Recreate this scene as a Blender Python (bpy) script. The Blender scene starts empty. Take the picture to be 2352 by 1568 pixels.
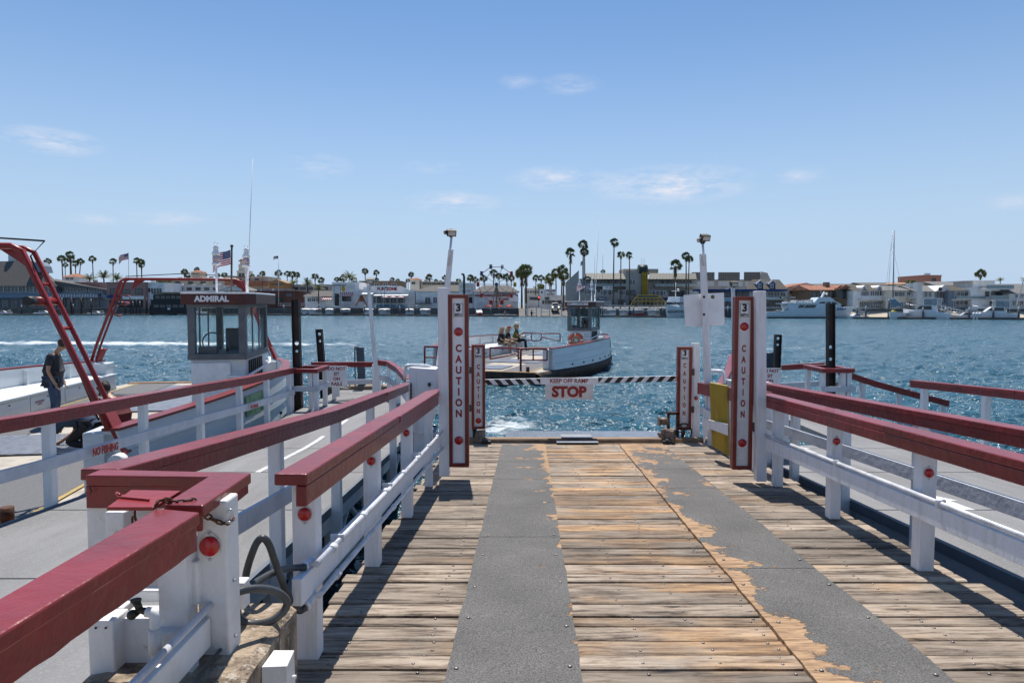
import bpy, bmesh, math, random
from mathutils import Vector, Matrix, noise
rnd = random.Random(7)
R = math.radians
S = bpy.context.scene
COL = S.collection
PI = math.pi

# ---------------------------------------------------------------- camera
PITCH, EYE = R(3.05), 1.62
cd = bpy.data.cameras.new('camera'); cam = bpy.data.objects.new('camera', cd); COL.objects.link(cam)
cam.location = (0, 0, EYE); cam.rotation_euler = (R(90)-PITCH, 0, 0)
cd.lens = 24; cd.sensor_width = 36; cd.clip_end = 6000; cd.clip_start = .05
S.camera = cam
# ---------------------------------------------------------------- sky
SUN_EL, SUN_AZ = R(66), R(-6)
w = bpy.data.worlds.new("World"); S.world = w; w.use_nodes = True
nt = w.node_tree; bg = nt.nodes['Background']
sky = nt.nodes.new('ShaderNodeTexSky'); sky.sky_type = 'NISHITA'; sky.sun_disc = False
sky.sun_elevation = SUN_EL; sky.sun_rotation = SUN_AZ; sky.altitude = 0
sky.air_density = 1.0; sky.dust_density = .1; sky.ozone_density = 4.0
# thin clouds high up, by direction
tc = nt.nodes.new('ShaderNodeTexCoord'); sep = nt.nodes.new('ShaderNodeSeparateXYZ')
nt.links.new(tc.outputs['Generated'], sep.inputs[0])
mp = nt.nodes.new('ShaderNodeMapping'); mp.inputs['Scale'].default_value = (7, 7, 26)
mp.inputs['Location'].default_value = (2.3, 1.1, .7)
nt.links.new(tc.outputs['Generated'], mp.inputs[0])
nz = nt.nodes.new('ShaderNodeTexNoise'); nz.inputs['Scale'].default_value = 1.0
nz.inputs['Detail'].default_value = 7; nz.inputs['Roughness'].default_value = .62
nt.links.new(mp.outputs[0], nz.inputs[0])
cr = nt.nodes.new('ShaderNodeMapRange'); cr.inputs[1].default_value = .56; cr.inputs[2].default_value = .85
nt.links.new(nz.outputs[0], cr.inputs[0])
def wm(op, a, b):
    n = nt.nodes.new('ShaderNodeMath'); n.operation = op; n.use_clamp = op == 'MULTIPLY'
    for i, v in enumerate((a, b)):
        if isinstance(v, (int, float)): n.inputs[i].default_value = v
        else: nt.links.new(v, n.inputs[i])
    return n.outputs[0]
def band(lo, hi, a, b):
    n = nt.nodes.new('ShaderNodeMapRange'); n.inputs[1].default_value = lo; n.inputs[2].default_value = hi
    n.inputs[3].default_value = a; n.inputs[4].default_value = b; n.interpolation_type = 'SMOOTHSTEP'
    nt.links.new(sep.outputs['Z'], n.inputs[0]); return n.outputs[0]
msk = wm('MULTIPLY', wm('MULTIPLY', band(.08, .13, 0, 1), band(.2, .27, 1, 0)), cr.outputs[0])
# a few cloud banks placed in the sky by direction
def puff(d, rx, rz, amt):
    v = nt.nodes.new('ShaderNodeVectorMath'); v.operation = 'SUBTRACT'; nt.links.new(tc.outputs['Generated'], v.inputs[0])
    v.inputs[1].default_value = d
    s_ = nt.nodes.new('ShaderNodeVectorMath'); s_.operation = 'MULTIPLY'; nt.links.new(v.outputs[0], s_.inputs[0])
    s_.inputs[1].default_value = (1/rx, .3, 1/rz)
    l = nt.nodes.new('ShaderNodeVectorMath'); l.operation = 'LENGTH'; nt.links.new(s_.outputs[0], l.inputs[0])
    m_ = nt.nodes.new('ShaderNodeMapRange'); m_.inputs[1].default_value = .1; m_.inputs[2].default_value = 1
    m_.inputs[3].default_value = amt; m_.inputs[4].default_value = 0; nt.links.new(l.outputs['Value'], m_.inputs[0])
    return m_.outputs[0]
def skydir(xo, yo):
    u = (xo-1176)/1568; v = (784-yo)/1568
    return Vector((u, math.cos(PITCH)+v*math.sin(PITCH), -math.sin(PITCH)+v*math.cos(PITCH))).normalized()
tot = None
for (x, y, rx, rz, a) in ((120, 325, .05, .018, .9), (1540, 425, .12, .03, 1.1), (1280, 410, .08, .02, .8), (1040, 465, .075, .018, .8),
                          (730, 380, .05, .02, .45), (390, 503, .06, .012, .5), (1840, 403, .035, .012, .5), (1305, 195, .05, .016, .45),
                          (1190, 187, .03, .012, .35), (215, 503, .04, .009, .4), (1000, 385, .06, .01, .35), (2340, 462, .04, .012, .35)):
    o = puff(skydir(x, y), rx, rz, a)
    tot = o if tot is None else wm('ADD', tot, o)
nz2 = nt.nodes.new('ShaderNodeTexNoise'); nz2.inputs['Scale'].default_value = 3.2; nz2.inputs['Detail'].default_value = 8
nz2.inputs['Roughness'].default_value = .65; nt.links.new(mp.outputs[0], nz2.inputs[0])
c2 = nt.nodes.new('ShaderNodeMapRange'); c2.inputs[1].default_value = .38; c2.inputs[2].default_value = .75; nt.links.new(nz2.outputs[0], c2.inputs[0])
cl = wm('MULTIPLY', tot, c2.outputs[0])
fin = wm('ADD', wm('MULTIPLY', cl, 1.35), wm('MULTIPLY', msk, .05))
mx = nt.nodes.new('ShaderNodeMix'); mx.data_type = 'RGBA'
hz_ = nt.nodes.new('ShaderNodeMix'); hz_.data_type = 'RGBA'   # pale marine air low over the water
nt.links.new(wm('POWER', band(-.02, .62, 1, 0), 2.3), hz_.inputs[0]); hs_ = nt.nodes.new('ShaderNodeHueSaturation'); hs_.inputs['Saturation'].default_value = 1.10; hs_.inputs['Value'].default_value = 1.0; nt.links.new(sky.outputs[0], hs_.inputs['Color']); nt.links.new(hs_.outputs[0], hz_.inputs[6]); hz_.inputs[7].default_value = (3.95, 5.15, 6.75, 1)
nt.links.new(fin, mx.inputs[0]); nt.links.new(hz_.outputs[2], mx.inputs[6]); mx.inputs[7].default_value = (6.4, 6.6, 7.4, 1)
nt.links.new(mx.outputs[2], bg.inputs[0]); bg.inputs[1].default_value = .09
# ---------------------------------------------------------------- sun
sd = bpy.data.lights.new('sun', 'SUN'); sd.energy = 4.6; sd.angle = R(.5); sd.color = (1, .95, .88)
so = bpy.data.objects.new('sun', sd); COL.objects.link(so)
sv = Vector((math.sin(SUN_AZ)*math.cos(SUN_EL), math.cos(SUN_AZ)*math.cos(SUN_EL), math.sin(SUN_EL)))
so.rotation_euler = sv.to_track_quat('Z', 'Y').to_euler(); so.location = sv*50
S.view_settings.view_transform = 'Standard'; S.view_settings.look = 'None'
S.view_settings.exposure = .45; S.view_settings.gamma = 1
S.render.engine = 'CYCLES'

# ---------------------------------------------------------------- measuring helpers (photo pixel of a 2352-wide print -> point in the place)
def ray(x, y):
    u = (x-1176)/1568; v = (784-y)/1568
    return Vector((u, math.cos(PITCH)+v*math.sin(PITCH), -math.sin(PITCH)+v*math.cos(PITCH)))
def P(x, y, D):
    r = ray(x, y); return Vector((0, 0, EYE)) + r*(D/r.y)
def G(x, y, z0, s=0):
    r = ray(x, y); return Vector((0, 0, EYE)) + r*((z0-EYE)/(r.z+s*r.y))
WZ = -1.30          # water level
def shore(xo):
    t = [(-900, 222), (0, 205), (600, 200), (1176, 178), (1500, 166), (1800, 156), (2000, 149), (2352, 141), (3400, 128)]
    for (a, da), (b, db) in zip(t, t[1:]):
        if xo <= b: return da+(db-da)*(xo-a)/(b-a)
    return 128

# ---------------------------------------------------------------- mesh builder
class MB:
    def __init__(s): s.v = []; s.f = []; s.m = []; s.sm = []; s.col = []; s.c = 0
    def add(s, vs, fs, mi=0, smooth=False):
        o = len(s.v); s.v += [Vector(v) for v in vs]
        for f in fs: s.f.append([i+o for i in f]); s.m.append(mi); s.sm.append(smooth); s.col.append(s.c)
        return s
    def box(s, a, b, mi=0):
        x0, y0, z0 = a; x1, y1, z1 = b
        return s.hexa([(x0, y0, z0), (x1, y0, z0), (x1, y1, z0), (x0, y1, z0), (x0, y0, z1), (x1, y0, z1), (x1, y1, z1), (x0, y1, z1)], mi)
    def hexa(s, vs, mi=0):
        return s.add(vs, [(0, 3, 2, 1), (4, 5, 6, 7), (0, 1, 5, 4), (1, 2, 6, 5), (2, 3, 7, 6), (3, 0, 4, 7)], mi)
    def obox(s, c, sx, sy, sz, M=None, mi=0):
        M = M or Matrix.Identity(3); c = Vector(c)
        vs = [c + M @ Vector((x*sx/2, y*sy/2, z*sz/2)) for z in (-1, 1) for (x, y) in ((-1, -1), (1, -1), (1, 1), (-1, 1))]
        return s.hexa(vs, mi)
    def beam(s, a, b, w, h, up=(0, 0, 1), mi=0):
        a = Vector(a); b = Vector(b); d = (b-a).normalized(); up = Vector(up)
        if abs(d.dot(up)) > .98: up = Vector((0, 1, 0))
        sd_ = d.cross(up).normalized(); u = sd_.cross(d)
        vs = [p + sd_*i*w/2 + u*j*h/2 for p in (a, b) for (i, j) in ((-1, -1), (1, -1), (1, 1), (-1, 1))]
        return s.add(vs, [(0, 1, 2, 3), (7, 6, 5, 4), (0, 4, 5, 1), (1, 5, 6, 2), (2, 6, 7, 3), (3, 7, 4, 0)], mi)
    def tube(s, pts, r, n=8, mi=0, cap=True, closed=False):
        pts = [Vector(p) for p in pts]; k = len(pts)
        rs = r if isinstance(r, (list, tuple)) else [r]*k
        vs = []; prev = None
        for i, p in enumerate(pts):
            if closed: d = (pts[(i+1) % k]-pts[i-1]).normalized()
            else: d = (pts[min(i+1, k-1)]-pts[max(i-1, 0)]).normalized()
            if prev is None:
                u = Vector((0, 0, 1)) if abs(d.z) < .9 else Vector((1, 0, 0))
                prev = (u-d*u.dot(d)).normalized()
            else:
                prev = (prev-d*prev.dot(d)).normalized()
            q = d.cross(prev)
            vs += [p+(prev*math.cos(2*PI*j/n)+q*math.sin(2*PI*j/n))*rs[i] for j in range(n)]
        fs = []
        for i in range(k if closed else k-1):
            a_, b_ = i*n, ((i+1) % k)*n
            fs += [(a_+j, a_+(j+1) % n, b_+(j+1) % n, b_+j) for j in range(n)]
        s.add(vs, fs, mi, True)
        if cap and not closed:
            o = len(s.v)-len(vs)
            for f in ([o+j for j in range(n)][::-1], [o+(k-1)*n+j for j in range(n)]):
                s.f.append(f); s.m.append(mi); s.sm.append(False); s.col.append(s.c)
        return s
    def lathe(s, prof, c=(0, 0, 0), n=16, mi=0, M=None):
        c = Vector(c); M = M or Matrix.Identity(3); vs = []
        for (r, z) in prof: vs += [c + M @ Vector((r*math.cos(2*PI*j/n), r*math.sin(2*PI*j/n), z)) for j in range(n)]
        fs = [(i*n+j, i*n+(j+1) % n, (i+1)*n+(j+1) % n, (i+1)*n+j) for i in range(len(prof)-1) for j in range(n)]
        s.add(vs, fs, mi, True); o = len(s.v)-len(vs)
        for f, pr in (([o+j for j in range(n)][::-1], prof[0]), ([o+(len(prof)-1)*n+j for j in range(n)], prof[-1])):
            if pr[0] > 1e-4: s.f.append(f); s.m.append(mi); s.sm.append(False); s.col.append(s.c)
        return s
    def ball(s, c, r, n=10, mi=0, M=None):
        r = r if isinstance(r, (tuple, list)) else (r, r, r); c = Vector(c); M = M or Matrix.Identity(3)
        m = n//2+1; vs = []
        for i in range(m+1):
            t = PI*i/m
            vs += [c+M @ Vector((r[0]*math.sin(t)*math.cos(2*PI*j/n), r[1]*math.sin(t)*math.sin(2*PI*j/n), r[2]*math.cos(t))) for j in range(n)]
        fs = [(i*n+j, (i+1)*n+j, (i+1)*n+(j+1) % n, i*n+(j+1) % n) for i in range(m) for j in range(n)]
        return s.add(vs, fs, mi, True)
    def prism(s, poly, n0, n1, axis='y', mi=0):
        # poly in the two other axes; extruded along axis from n0 to n1
        def mk(p, t):
            if axis == 'y': return (p[0], t, p[1])
            if axis == 'x': return (t, p[0], p[1])
            return (p[0], p[1], t)
        k = len(poly); vs = [mk(p, n0) for p in poly]+[mk(p, n1) for p in poly]
        return s.add(vs, [list(range(k))[::-1], list(range(k, 2*k))]+[(i, (i+1) % k, k+(i+1) % k, k+i) for i in range(k)], mi)
    def strip(s, rows, mi=0, smooth=False, closed=False):
        n = len(rows[0]); vs = [p for r_ in rows for p in r_]
        fs = [(i*n+j, i*n+j+1, (i+1)*n+j+1, (i+1)*n+j) for i in range(len(rows)-1) for j in range(n-1)]
        return s.add(vs, fs, mi, smooth)
    def quad(s, *p, mi=0): return s.add(p, [tuple(range(len(p)))], mi)
    def xf(s, M):
        s.v = [M @ v for v in s.v]; return s

ROOTM = {}
def clean(me):
    bm = bmesh.new(); bm.from_mesh(me); bmesh.ops.recalc_face_normals(bm, faces=bm.faces); bm.to_mesh(me); bm.free()
def link(o, parent=None, root=None):
    COL.objects.link(o)
    if parent: o.parent = parent
    return o
def obj(name, mb, mats, parent=None, world=True, bev=0, recalc=True, attr=False):
    """ONE mesh object. In world mode the coordinates are those of the place and are moved into the parent's frame."""
    me = bpy.data.meshes.new(name)
    vs = mb.v
    if parent is not None and world:
        Mi = ROOTM[parent.name].inverted(); vs = [Mi @ v for v in vs]
    me.from_pydata([tuple(v) for v in vs], [], mb.f)
    for m_ in (mats if isinstance(mats, (list, tuple)) else [mats]): me.materials.append(m_)
    me.polygons.foreach_set('material_index', mb.m); me.polygons.foreach_set('use_smooth', mb.sm)
    if recalc: clean(me)
    if attr:
        a = me.attributes.new('tone', 'FLOAT', 'FACE'); a.data.foreach_set('value', mb.col)
    o = bpy.data.objects.new(name, me); link(o, parent)
    ROOTM[o.name] = ROOTM[parent.name] if parent is not None else Matrix.Identity(4)
    if bev:
        b = o.modifiers.new('bevel', 'BEVEL'); b.width = bev; b.segments = 2; b.limit_method = 'ANGLE'; b.angle_limit = R(40)
    return o
def tag(o, label, cat=None, group=None, kind=None):
    o['label'] = label
    if cat: o['category'] = cat
    if group: o['group'] = group
    if kind: o['kind'] = kind
    return o
def thing(name, label, cat, loc=(0, 0, 0), rz=0, group=None):
    o = bpy.data.objects.new(name, None); COL.objects.link(o)
    o.empty_display_size = .2
    o.location = loc; o.rotation_euler = (0, 0, rz)
    ROOTM[o.name] = Matrix.Translation(Vector(loc)) @ Matrix.Rotation(rz, 4, 'Z')
    return tag(o, label, cat, group)
def struct(name, mb, mats, parent=None, **k):
    o = obj(name, mb, mats, parent, **k)
    if parent is None: o['kind'] = 'structure'
    return o
def dup(root, loc, rz, label, group=None, scale=None):
    r_ = root.copy(); COL.objects.link(r_); r_.location = loc; r_.rotation_euler = (0, 0, rz); r_['label'] = label
    if group: r_['group'] = group
    if scale: r_.scale = scale
    def rec(a, b):
        for ch in list(a.children):
            c = ch.copy(); COL.objects.link(c); c.parent = b; rec(ch, c)
    rec(root, r_); return r_

FCACHE = {}
def text(name, s, size, mat, parent, M, ext=.0015, off=0.0, sx=1.0, world=True, sp=1.0, line=1.0):
    """lettering as real raised letters; M places the plane (x right, y up, z out)"""
    cu = bpy.data.curves.new('t', 'FONT'); cu.body = s; cu.size = size; cu.extrude = ext; cu.offset = off*size
    cu.align_x = 'CENTER'; cu.align_y = 'CENTER'; cu.space_character = sp; cu.space_line = line; cu.resolution_u = 3
    t = bpy.data.objects.new('t', cu); COL.objects.link(t)
    dg = bpy.context.evaluated_depsgraph_get(); me = bpy.data.meshes.new_from_object(t.evaluated_get(dg))
    bpy.data.objects.remove(t); me.name = name
    X = M @ Matrix.Diagonal((sx, 1, 1, 1))
    if parent is not None and world: X = ROOTM[parent.name].inverted() @ X
    me.transform(X); me.materials.clear(); me.materials.append(mat)
    o = bpy.data.objects.new(name, me); link(o, parent)
    if parent is not None: ROOTM[o.name] = ROOTM[parent.name]
    return o
def face_cam(c, yaw=0, tilt=0):
    """matrix for a plane at c whose outward normal is -Y turned by yaw about Z; tilt rolls it in its own plane"""
    return Matrix.Translation(Vector(c)) @ Matrix.Rotation(yaw, 4, 'Z') @ Matrix.Rotation(R(90), 4, 'X') @ Matrix.Rotation(tilt, 4, 'Z')

# ---------------------------------------------------------------- materials
MATS = {}
def mat(name, col, rough=.6, metal=0, col2=None, ns=4, nmin=.45, nmax=.62, stretch=(1, 1, 1), bump=0, bs=30, var=.0, spec=.5, coat=0, detail=6, alpha=1, trans=0, ior=1.45, col3=None, n3=(1.2, .55, .7), emit=None):
    if name in MATS: return MATS[name]
    m = bpy.data.materials.new(name); m.use_nodes = True; t = m.node_tree; b = t.nodes['Principled BSDF']
    b.inputs['Roughness'].default_value = rough; b.inputs['Metallic'].default_value = metal
    b.inputs['Specular IOR Level'].default_value = spec; b.inputs['Coat Weight'].default_value = coat
    b.inputs['Transmission Weight'].default_value = trans; b.inputs['IOR'].default_value = ior; b.inputs['Alpha'].default_value = alpha
    N, L = t.nodes.new, t.links.new
    if col2 is None: col2 = tuple(c*.82 for c in col)
    co = N('ShaderNodeTexCoord'); mp = N('ShaderNodeMapping'); mp.inputs['Scale'].default_value = stretch; L(co.outputs['Object'], mp.inputs[0])
    n = N('ShaderNodeTexNoise'); n.inputs['Scale'].default_value = ns; n.inputs['Detail'].default_value = detail; n.inputs['Roughness'].default_value = .6; L(mp.outputs[0], n.inputs[0])
    r = N('ShaderNodeMapRange'); r.inputs[1].default_value = nmin; r.inputs[2].default_value = nmax; L(n.outputs[0], r.inputs[0])
    x = N('ShaderNodeMix'); x.data_type = 'RGBA'; L(r.outputs[0], x.inputs[0]); x.inputs[6].default_value = (*col, 1); x.inputs[7].default_value = (*col2, 1)
    out = x.outputs[2]
    if col3:
        n_ = N('ShaderNodeTexNoise'); n_.inputs['Scale'].default_value = n3[0]; n_.inputs['Detail'].default_value = 9; n_.inputs['Roughness'].default_value = .72; L(co.outputs['Object'], n_.inputs[0])
        r_ = N('ShaderNodeMapRange'); r_.inputs[1].default_value = n3[1]; r_.inputs[2].default_value = n3[2]; L(n_.outputs[0], r_.inputs[0])
        x_ = N('ShaderNodeMix'); x_.data_type = 'RGBA'; L(r_.outputs[0], x_.inputs[0]); L(out, x_.inputs[6]); x_.inputs[7].default_value = (*col3, 1); out = x_.outputs[2]
    L(out, b.inputs['Base Color'])
    if bump:
        n2 = N('ShaderNodeTexNoise'); n2.inputs['Scale'].default_value = bs; n2.inputs['Detail'].default_value = 6; L(mp.outputs[0], n2.inputs[0])
        bp = N('ShaderNodeBump'); bp.inputs['Strength'].default_value = bump; bp.inputs['Distance'].default_value = .01; L(n2.outputs[0], bp.inputs['Height']); L(bp.outputs[0], b.inputs['Normal'])
    if emit: b.inputs['Emission Color'].default_value = (*emit[0], 1); b.inputs['Emission Strength'].default_value = emit[1]
    MATS[name] = m; return m
WHITE = mat('white_paint', (.74, .74, .76), .45, col2=(.55, .52, .48), ns=4, nmin=.5, nmax=.85, stretch=(4, 4, .7), bump=.6, bs=22, col3=(.3, .27, .24), n3=(7, .68, .76))
WHITE2 = mat('old_white_paint', (.70, .69, .68), .55, col2=(.6, .58, .56), ns=5, bump=.6, bs=18, col3=(.26, .22, .18), n3=(9, .64, .7))
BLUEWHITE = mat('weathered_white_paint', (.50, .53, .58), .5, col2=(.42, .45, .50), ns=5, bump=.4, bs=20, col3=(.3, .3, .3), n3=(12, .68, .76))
RED = mat('red_paint', (.215, .018, .020), .36, col2=(.14, .018, .017), ns=4, nmin=.4, nmax=.7, bump=.7, bs=16, coat=.1, col3=(.24, .07, .065), n3=(16, .66, .72))
RED2 = mat('bright_red_paint', (.25, .018, .016), .35, col2=(.22, .016, .014), ns=6, bump=.5, bs=12, col3=(.5, .45, .42), n3=(9, .72, .74))
REDFR = mat('sign_frame_red', (.20, .032, .02), .42, col2=(.15, .022, .015), ns=8, bump=.2, bs=30)
LETTER = mat('lettering_red', (.30, .022, .02), .5, col2=(.26, .02, .018))
BLACK = mat('black_paint', (.02, .02, .02), .5)
STEEL = mat('black_steel', (.018, .014, .014), .55, col2=(.05, .028, .02), ns=3, bump=.3, bs=20)
BLUESTEEL = mat('blue_grey_steel', (.07, .10, .13), .55, col2=(.05, .07, .09))
GALV = mat('galvanised', (.55, .56, .57), .35, .6, col2=(.42, .43, .45), ns=12, bump=.15)
RUST = mat('rusty_iron', (.10, .04, .02), .75, .3, col2=(.05, .025, .018), ns=14, bump=.5, bs=40)
REFL = mat('red_reflector', (.42, .004, .006), .22, col2=(.34, .004, .006), ns=30, bump=.15, bs=120, coat=.5)
SIGNW = mat('sign_white', (.8, .8, .81), .45, col2=(.72, .72, .72), ns=5)
GREYP = mat('grey_paint', (.13, .14, .15), .5, col2=(.10, .11, .12), ns=4)
GLASS = mat('clear_glass', (.95, .98, .97), .02, trans=1, ior=1.06, spec=.5, col2=(.9, .95, .94))
DARKGLASS = mat('dark_glass', (.02, .025, .03), .08, col2=(.035, .04, .045), ns=.6, spec=.6)
PIPE = mat('painted_pipe', (.68, .69, .72), .3, .1, col2=(.5, .51, .54), ns=9, bump=.2, col3=(.2, .2, .2), n3=(14, .66, .72))
HOSE = mat('rubber_conduit', (.045, .05, .055), .38, col2=(.07, .075, .08), ns=6)
CONC = mat('concrete', (.36, .28, .20), .95, col2=(.13, .095, .065), ns=9, nmin=.42, nmax=.62, bump=2.5, bs=38, col3=(.46, .41, .35), n3=(22, .56, .62))
PAVE = mat('pavement_concrete', (.36, .32, .26), .9, col2=(.27, .24, .2), ns=6, bump=.6, bs=60)
ASPH = mat('deck_asphalt', (.22, .22, .225), .85, col2=(.15, .148, .145), ns=1.6, nmin=.35, nmax=.7, stretch=(1.6, .35, 1), bump=.6, bs=160, col3=(.28, .275, .27), n3=(70, .5, .68))
LINEW = mat('road_paint', (.60, .60, .60), .7, col3=(.27, .27, .27), n3=(14, .5, .68))
YELL = mat('yellow_line', (.42, .29, .08), .7, col2=(.28, .22, .10), ns=8)
YPANEL = mat('yellow_panel', (.36, .24, .015), .38, col2=(.22, .14, .012), ns=2.5, stretch=(2, 2, .5), bump=.4, bs=8, col3=(.06, .045, .02), n3=(5, .66, .74))
WOODOLD = mat('weathered_timber', (.24, .19, .145), .85, col2=(.11, .085, .065), ns=2, stretch=(.7, 8, 8), bump=1, bs=8)
# ================================================================ water, land
def water():
    m = bpy.data.materials.new('water'); m.use_nodes = True; t = m.node_tree; b = t.nodes['Principled BSDF']
    N, L = t.nodes.new, t.links.new
    b.inputs['Roughness'].default_value = .07; b.inputs['IOR'].default_value = 1.38
    co = N('ShaderNodeTexCoord')
    hs = None
    for (sc, st, dist) in ((.8, (1, 1.5, 1), .36), (2.6, (1, 1.5, 1), .23), (7, (1, 1.4, 1), .095), (18, (1, 1.3, 1), .026)):
        mp_ = N('ShaderNodeMapping'); mp_.inputs['Scale'].default_value = st; mp_.inputs['Rotation'].default_value = (0, 0, .25*sc % 1); L(co.outputs['Object'], mp_.inputs[0])
        n = N('ShaderNodeTexNoise'); n.inputs['Scale'].default_value = sc; n.inputs['Detail'].default_value = 1; n.inputs['Distortion'].default_value = .4; L(mp_.outputs[0], n.inputs[0])
        q = N('ShaderNodeMath'); q.operation = 'MULTIPLY'; L(n.outputs[0], q.inputs[0]); q.inputs[1].default_value = dist
        if hs is None: hs = q.outputs[0]
        else:
            a = N('ShaderNodeMath'); a.operation = 'ADD'; L(hs, a.inputs[0]); L(q.outputs[0], a.inputs[1]); hs = a.outputs[0]
    bp = N('ShaderNodeBump'); bp.inputs['Strength'].default_value = 1; bp.inputs['Distance'].default_value = 1.0; L(hs, bp.inputs['Height']); L(bp.outputs[0], b.inputs['Normal'])
    # colour of the water body, with foam where boats have churned it (wake bands)
    sx = N('ShaderNodeSeparateXYZ'); L(co.outputs['Object'], sx.inputs[0])
    def mth(op, *a):
        q = N('ShaderNodeMath'); q.operation = op
        for i, v in enumerate(a):
            if isinstance(v, (int, float)): q.inputs[i].default_value = v
            else: L(v, q.inputs[i])
        return q.outputs[0]
    def gauss(c, wd, src): return mth('POWER', 2.718, mth('MULTIPLY', -1, mth('POWER', mth('ABSOLUTE', mth('DIVIDE', mth('SUBTRACT', src, c), wd)), 2)))
    fn = N('ShaderNodeTexNoise'); fn.inputs['Scale'].default_value = .9; fn.inputs['Detail'].default_value = 8; fn.inputs['Roughness'].default_value = .72
    mp_ = N('ShaderNodeMapping'); mp_.inputs['Scale'].default_value = (.5, 1.2, 1); L(co.outputs['Object'], mp_.inputs[0]); L(mp_.outputs[0], fn.inputs[0])
    yw = mth('ADD', sx.outputs['Y'], mth('MULTIPLY', sx.outputs['X'], .06))
    b1 = mth('MULTIPLY', mth('ADD', gauss(51.5, 3.4, yw), mth('MULTIPLY', gauss(44, 2.6, yw), .62)), gauss(-32, 30, sx.outputs['X']))
    b3 = mth('MULTIPLY', gauss(48, 2.2, yw), mth('MULTIPLY', gauss(17, 12, sx.outputs['X']), .62))
    b2 = mth('MULTIPLY', mth('MULTIPLY', gauss(-.1, 1.5, mth('SUBTRACT', sx.outputs['X'], mth('MULTIPLY', sx.outputs['Y'], .02))), gauss(16, 5.5, sx.outputs['Y'])), .8)
    mk = mth('ADD', mth('ADD', b1, b2), b3)
    fo = N('ShaderNodeMapRange'); fo.inputs[1].default_value = .80; fo.inputs[2].default_value = 1.0; fo.inputs[4].default_value = .85
    L(mth('ADD', mth('MULTIPLY', fn.outputs[0], .95), mth('MULTIPLY', mk, .53)), fo.inputs[0])
    big = N('ShaderNodeTexNoise'); big.inputs['Scale'].default_value = .05; big.inputs['Detail'].default_value = 4; L(mp_.outputs[0], big.inputs[0])
    c0 = N('ShaderNodeMix'); c0.data_type = 'RGBA'; L(big.outputs[0], c0.inputs[0]); c0.inputs[6].default_value = (.012, .064, .096, 1); c0.inputs[7].default_value = (.020, .095, .135, 1)
    c1 = N('ShaderNodeMix'); c1.data_type = 'RGBA'; L(fo.outputs[0], c1.inputs[0]); L(c0.outputs[2], c1.inputs[6]); c1.inputs[7].default_value = (.75, .8, .82, 1)
    L(c1.outputs[2], b.inputs['Base Color'])
    ro = mth('ADD', mth('MULTIPLY', fo.outputs[0], .4), .20); L(ro, b.inputs['Roughness'])
    mb = MB(); y = -3.0; rows = []; NX = 460
    import numpy as np
    rg = np.random.RandomState(3); K = 46
    lam = np.exp(rg.uniform(math.log(.45), math.log(5), K)); ang = rg.normal(0, .75, K)+PI/2
    kx, ky = np.cos(ang)*2*PI/lam, np.sin(ang)*2*PI/lam; am = .0095*lam**.7*rg.uniform(.5, 1, K); ph = rg.uniform(0, 6.28, K)
    ys = [-3, 2, 5]
    y = 6.0
    while y < 420: ys.append(y); y += max(.10, (y+2)*.0095)
    T = np.linspace(-1.28, 1.28, NX); V = []
    for yy in ys:
        xs = (abs(yy)+8)*T
        dx = (yy+8)*2.56/NX; dy = max(.1, (yy+2)*.0095); cell = max(dx, dy)
        wgt = np.clip((lam/cell-2)/3, 0, 1)
        ph_ = np.outer(xs, kx)+yy*ky+ph
        s_ = np.sin(ph_); z = ((1-np.abs(s_)*1.0)*2-1+s_*.5)@(am*wgt)
        V.append(np.stack([xs, np.full(NX, yy), WZ+z], 1))
    V = np.concatenate(V); nr = len(ys)
    i = np.arange(nr-1)[:, None]*NX+np.arange(NX-1)[None]; i = i.reshape(-1)
    F = np.stack([i, i+1, i+NX+1, i+NX], 1)
    me = bpy.data.meshes.new('water'); me.vertices.add(len(V)); me.vertices.foreach_set('co', V.reshape(-1))
    me.loops.add(F.size); me.polygons.add(len(F)); me.loops.foreach_set('vertex_index', F.reshape(-1))
    me.polygons.foreach_set('loop_start', np.arange(len(F))*4); me.polygons.foreach_set('use_smooth', np.ones(len(F), bool)); me.update(); me.validate()
    me.materials.append(m); o = bpy.data.objects.new('water', me); COL.objects.link(o); o['kind'] = 'structure'
water()

# land on the far side with its quay edge
GZ = .75
pts = [P(x, 700, shore(x)+7) for x in (-1500, -900, 0, 600, 1176, 1500, 1800, 2000, 2352, 3000, 3600)]
mb = MB(); far = [Vector((p.x*14, 2800, GZ)) for p in pts]
n = len(pts)
top = [Vector((p.x, p.y, GZ)) for p in pts]; bot = [Vector((p.x, p.y, -4)) for p in pts]
mb.strip([top, far], 0); mb.strip([bot, top], 1)
SAND = mat('far_ground', (.3, .28, .25), .95, col2=(.24, .22, .2), ns=.3)
QUAY = mat('quay_wall', (.09, .085, .08), .9, col2=(.16, .15, .14), ns=.8, stretch=(1, 1, 4))
struct('ground', mb, [SAND, QUAY])
# near land under the camera
mb = MB(); mb.box((-60, -40, -4), (60, 2.42, -.02)); struct('landing_pavement', mb, [PAVE])

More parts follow.
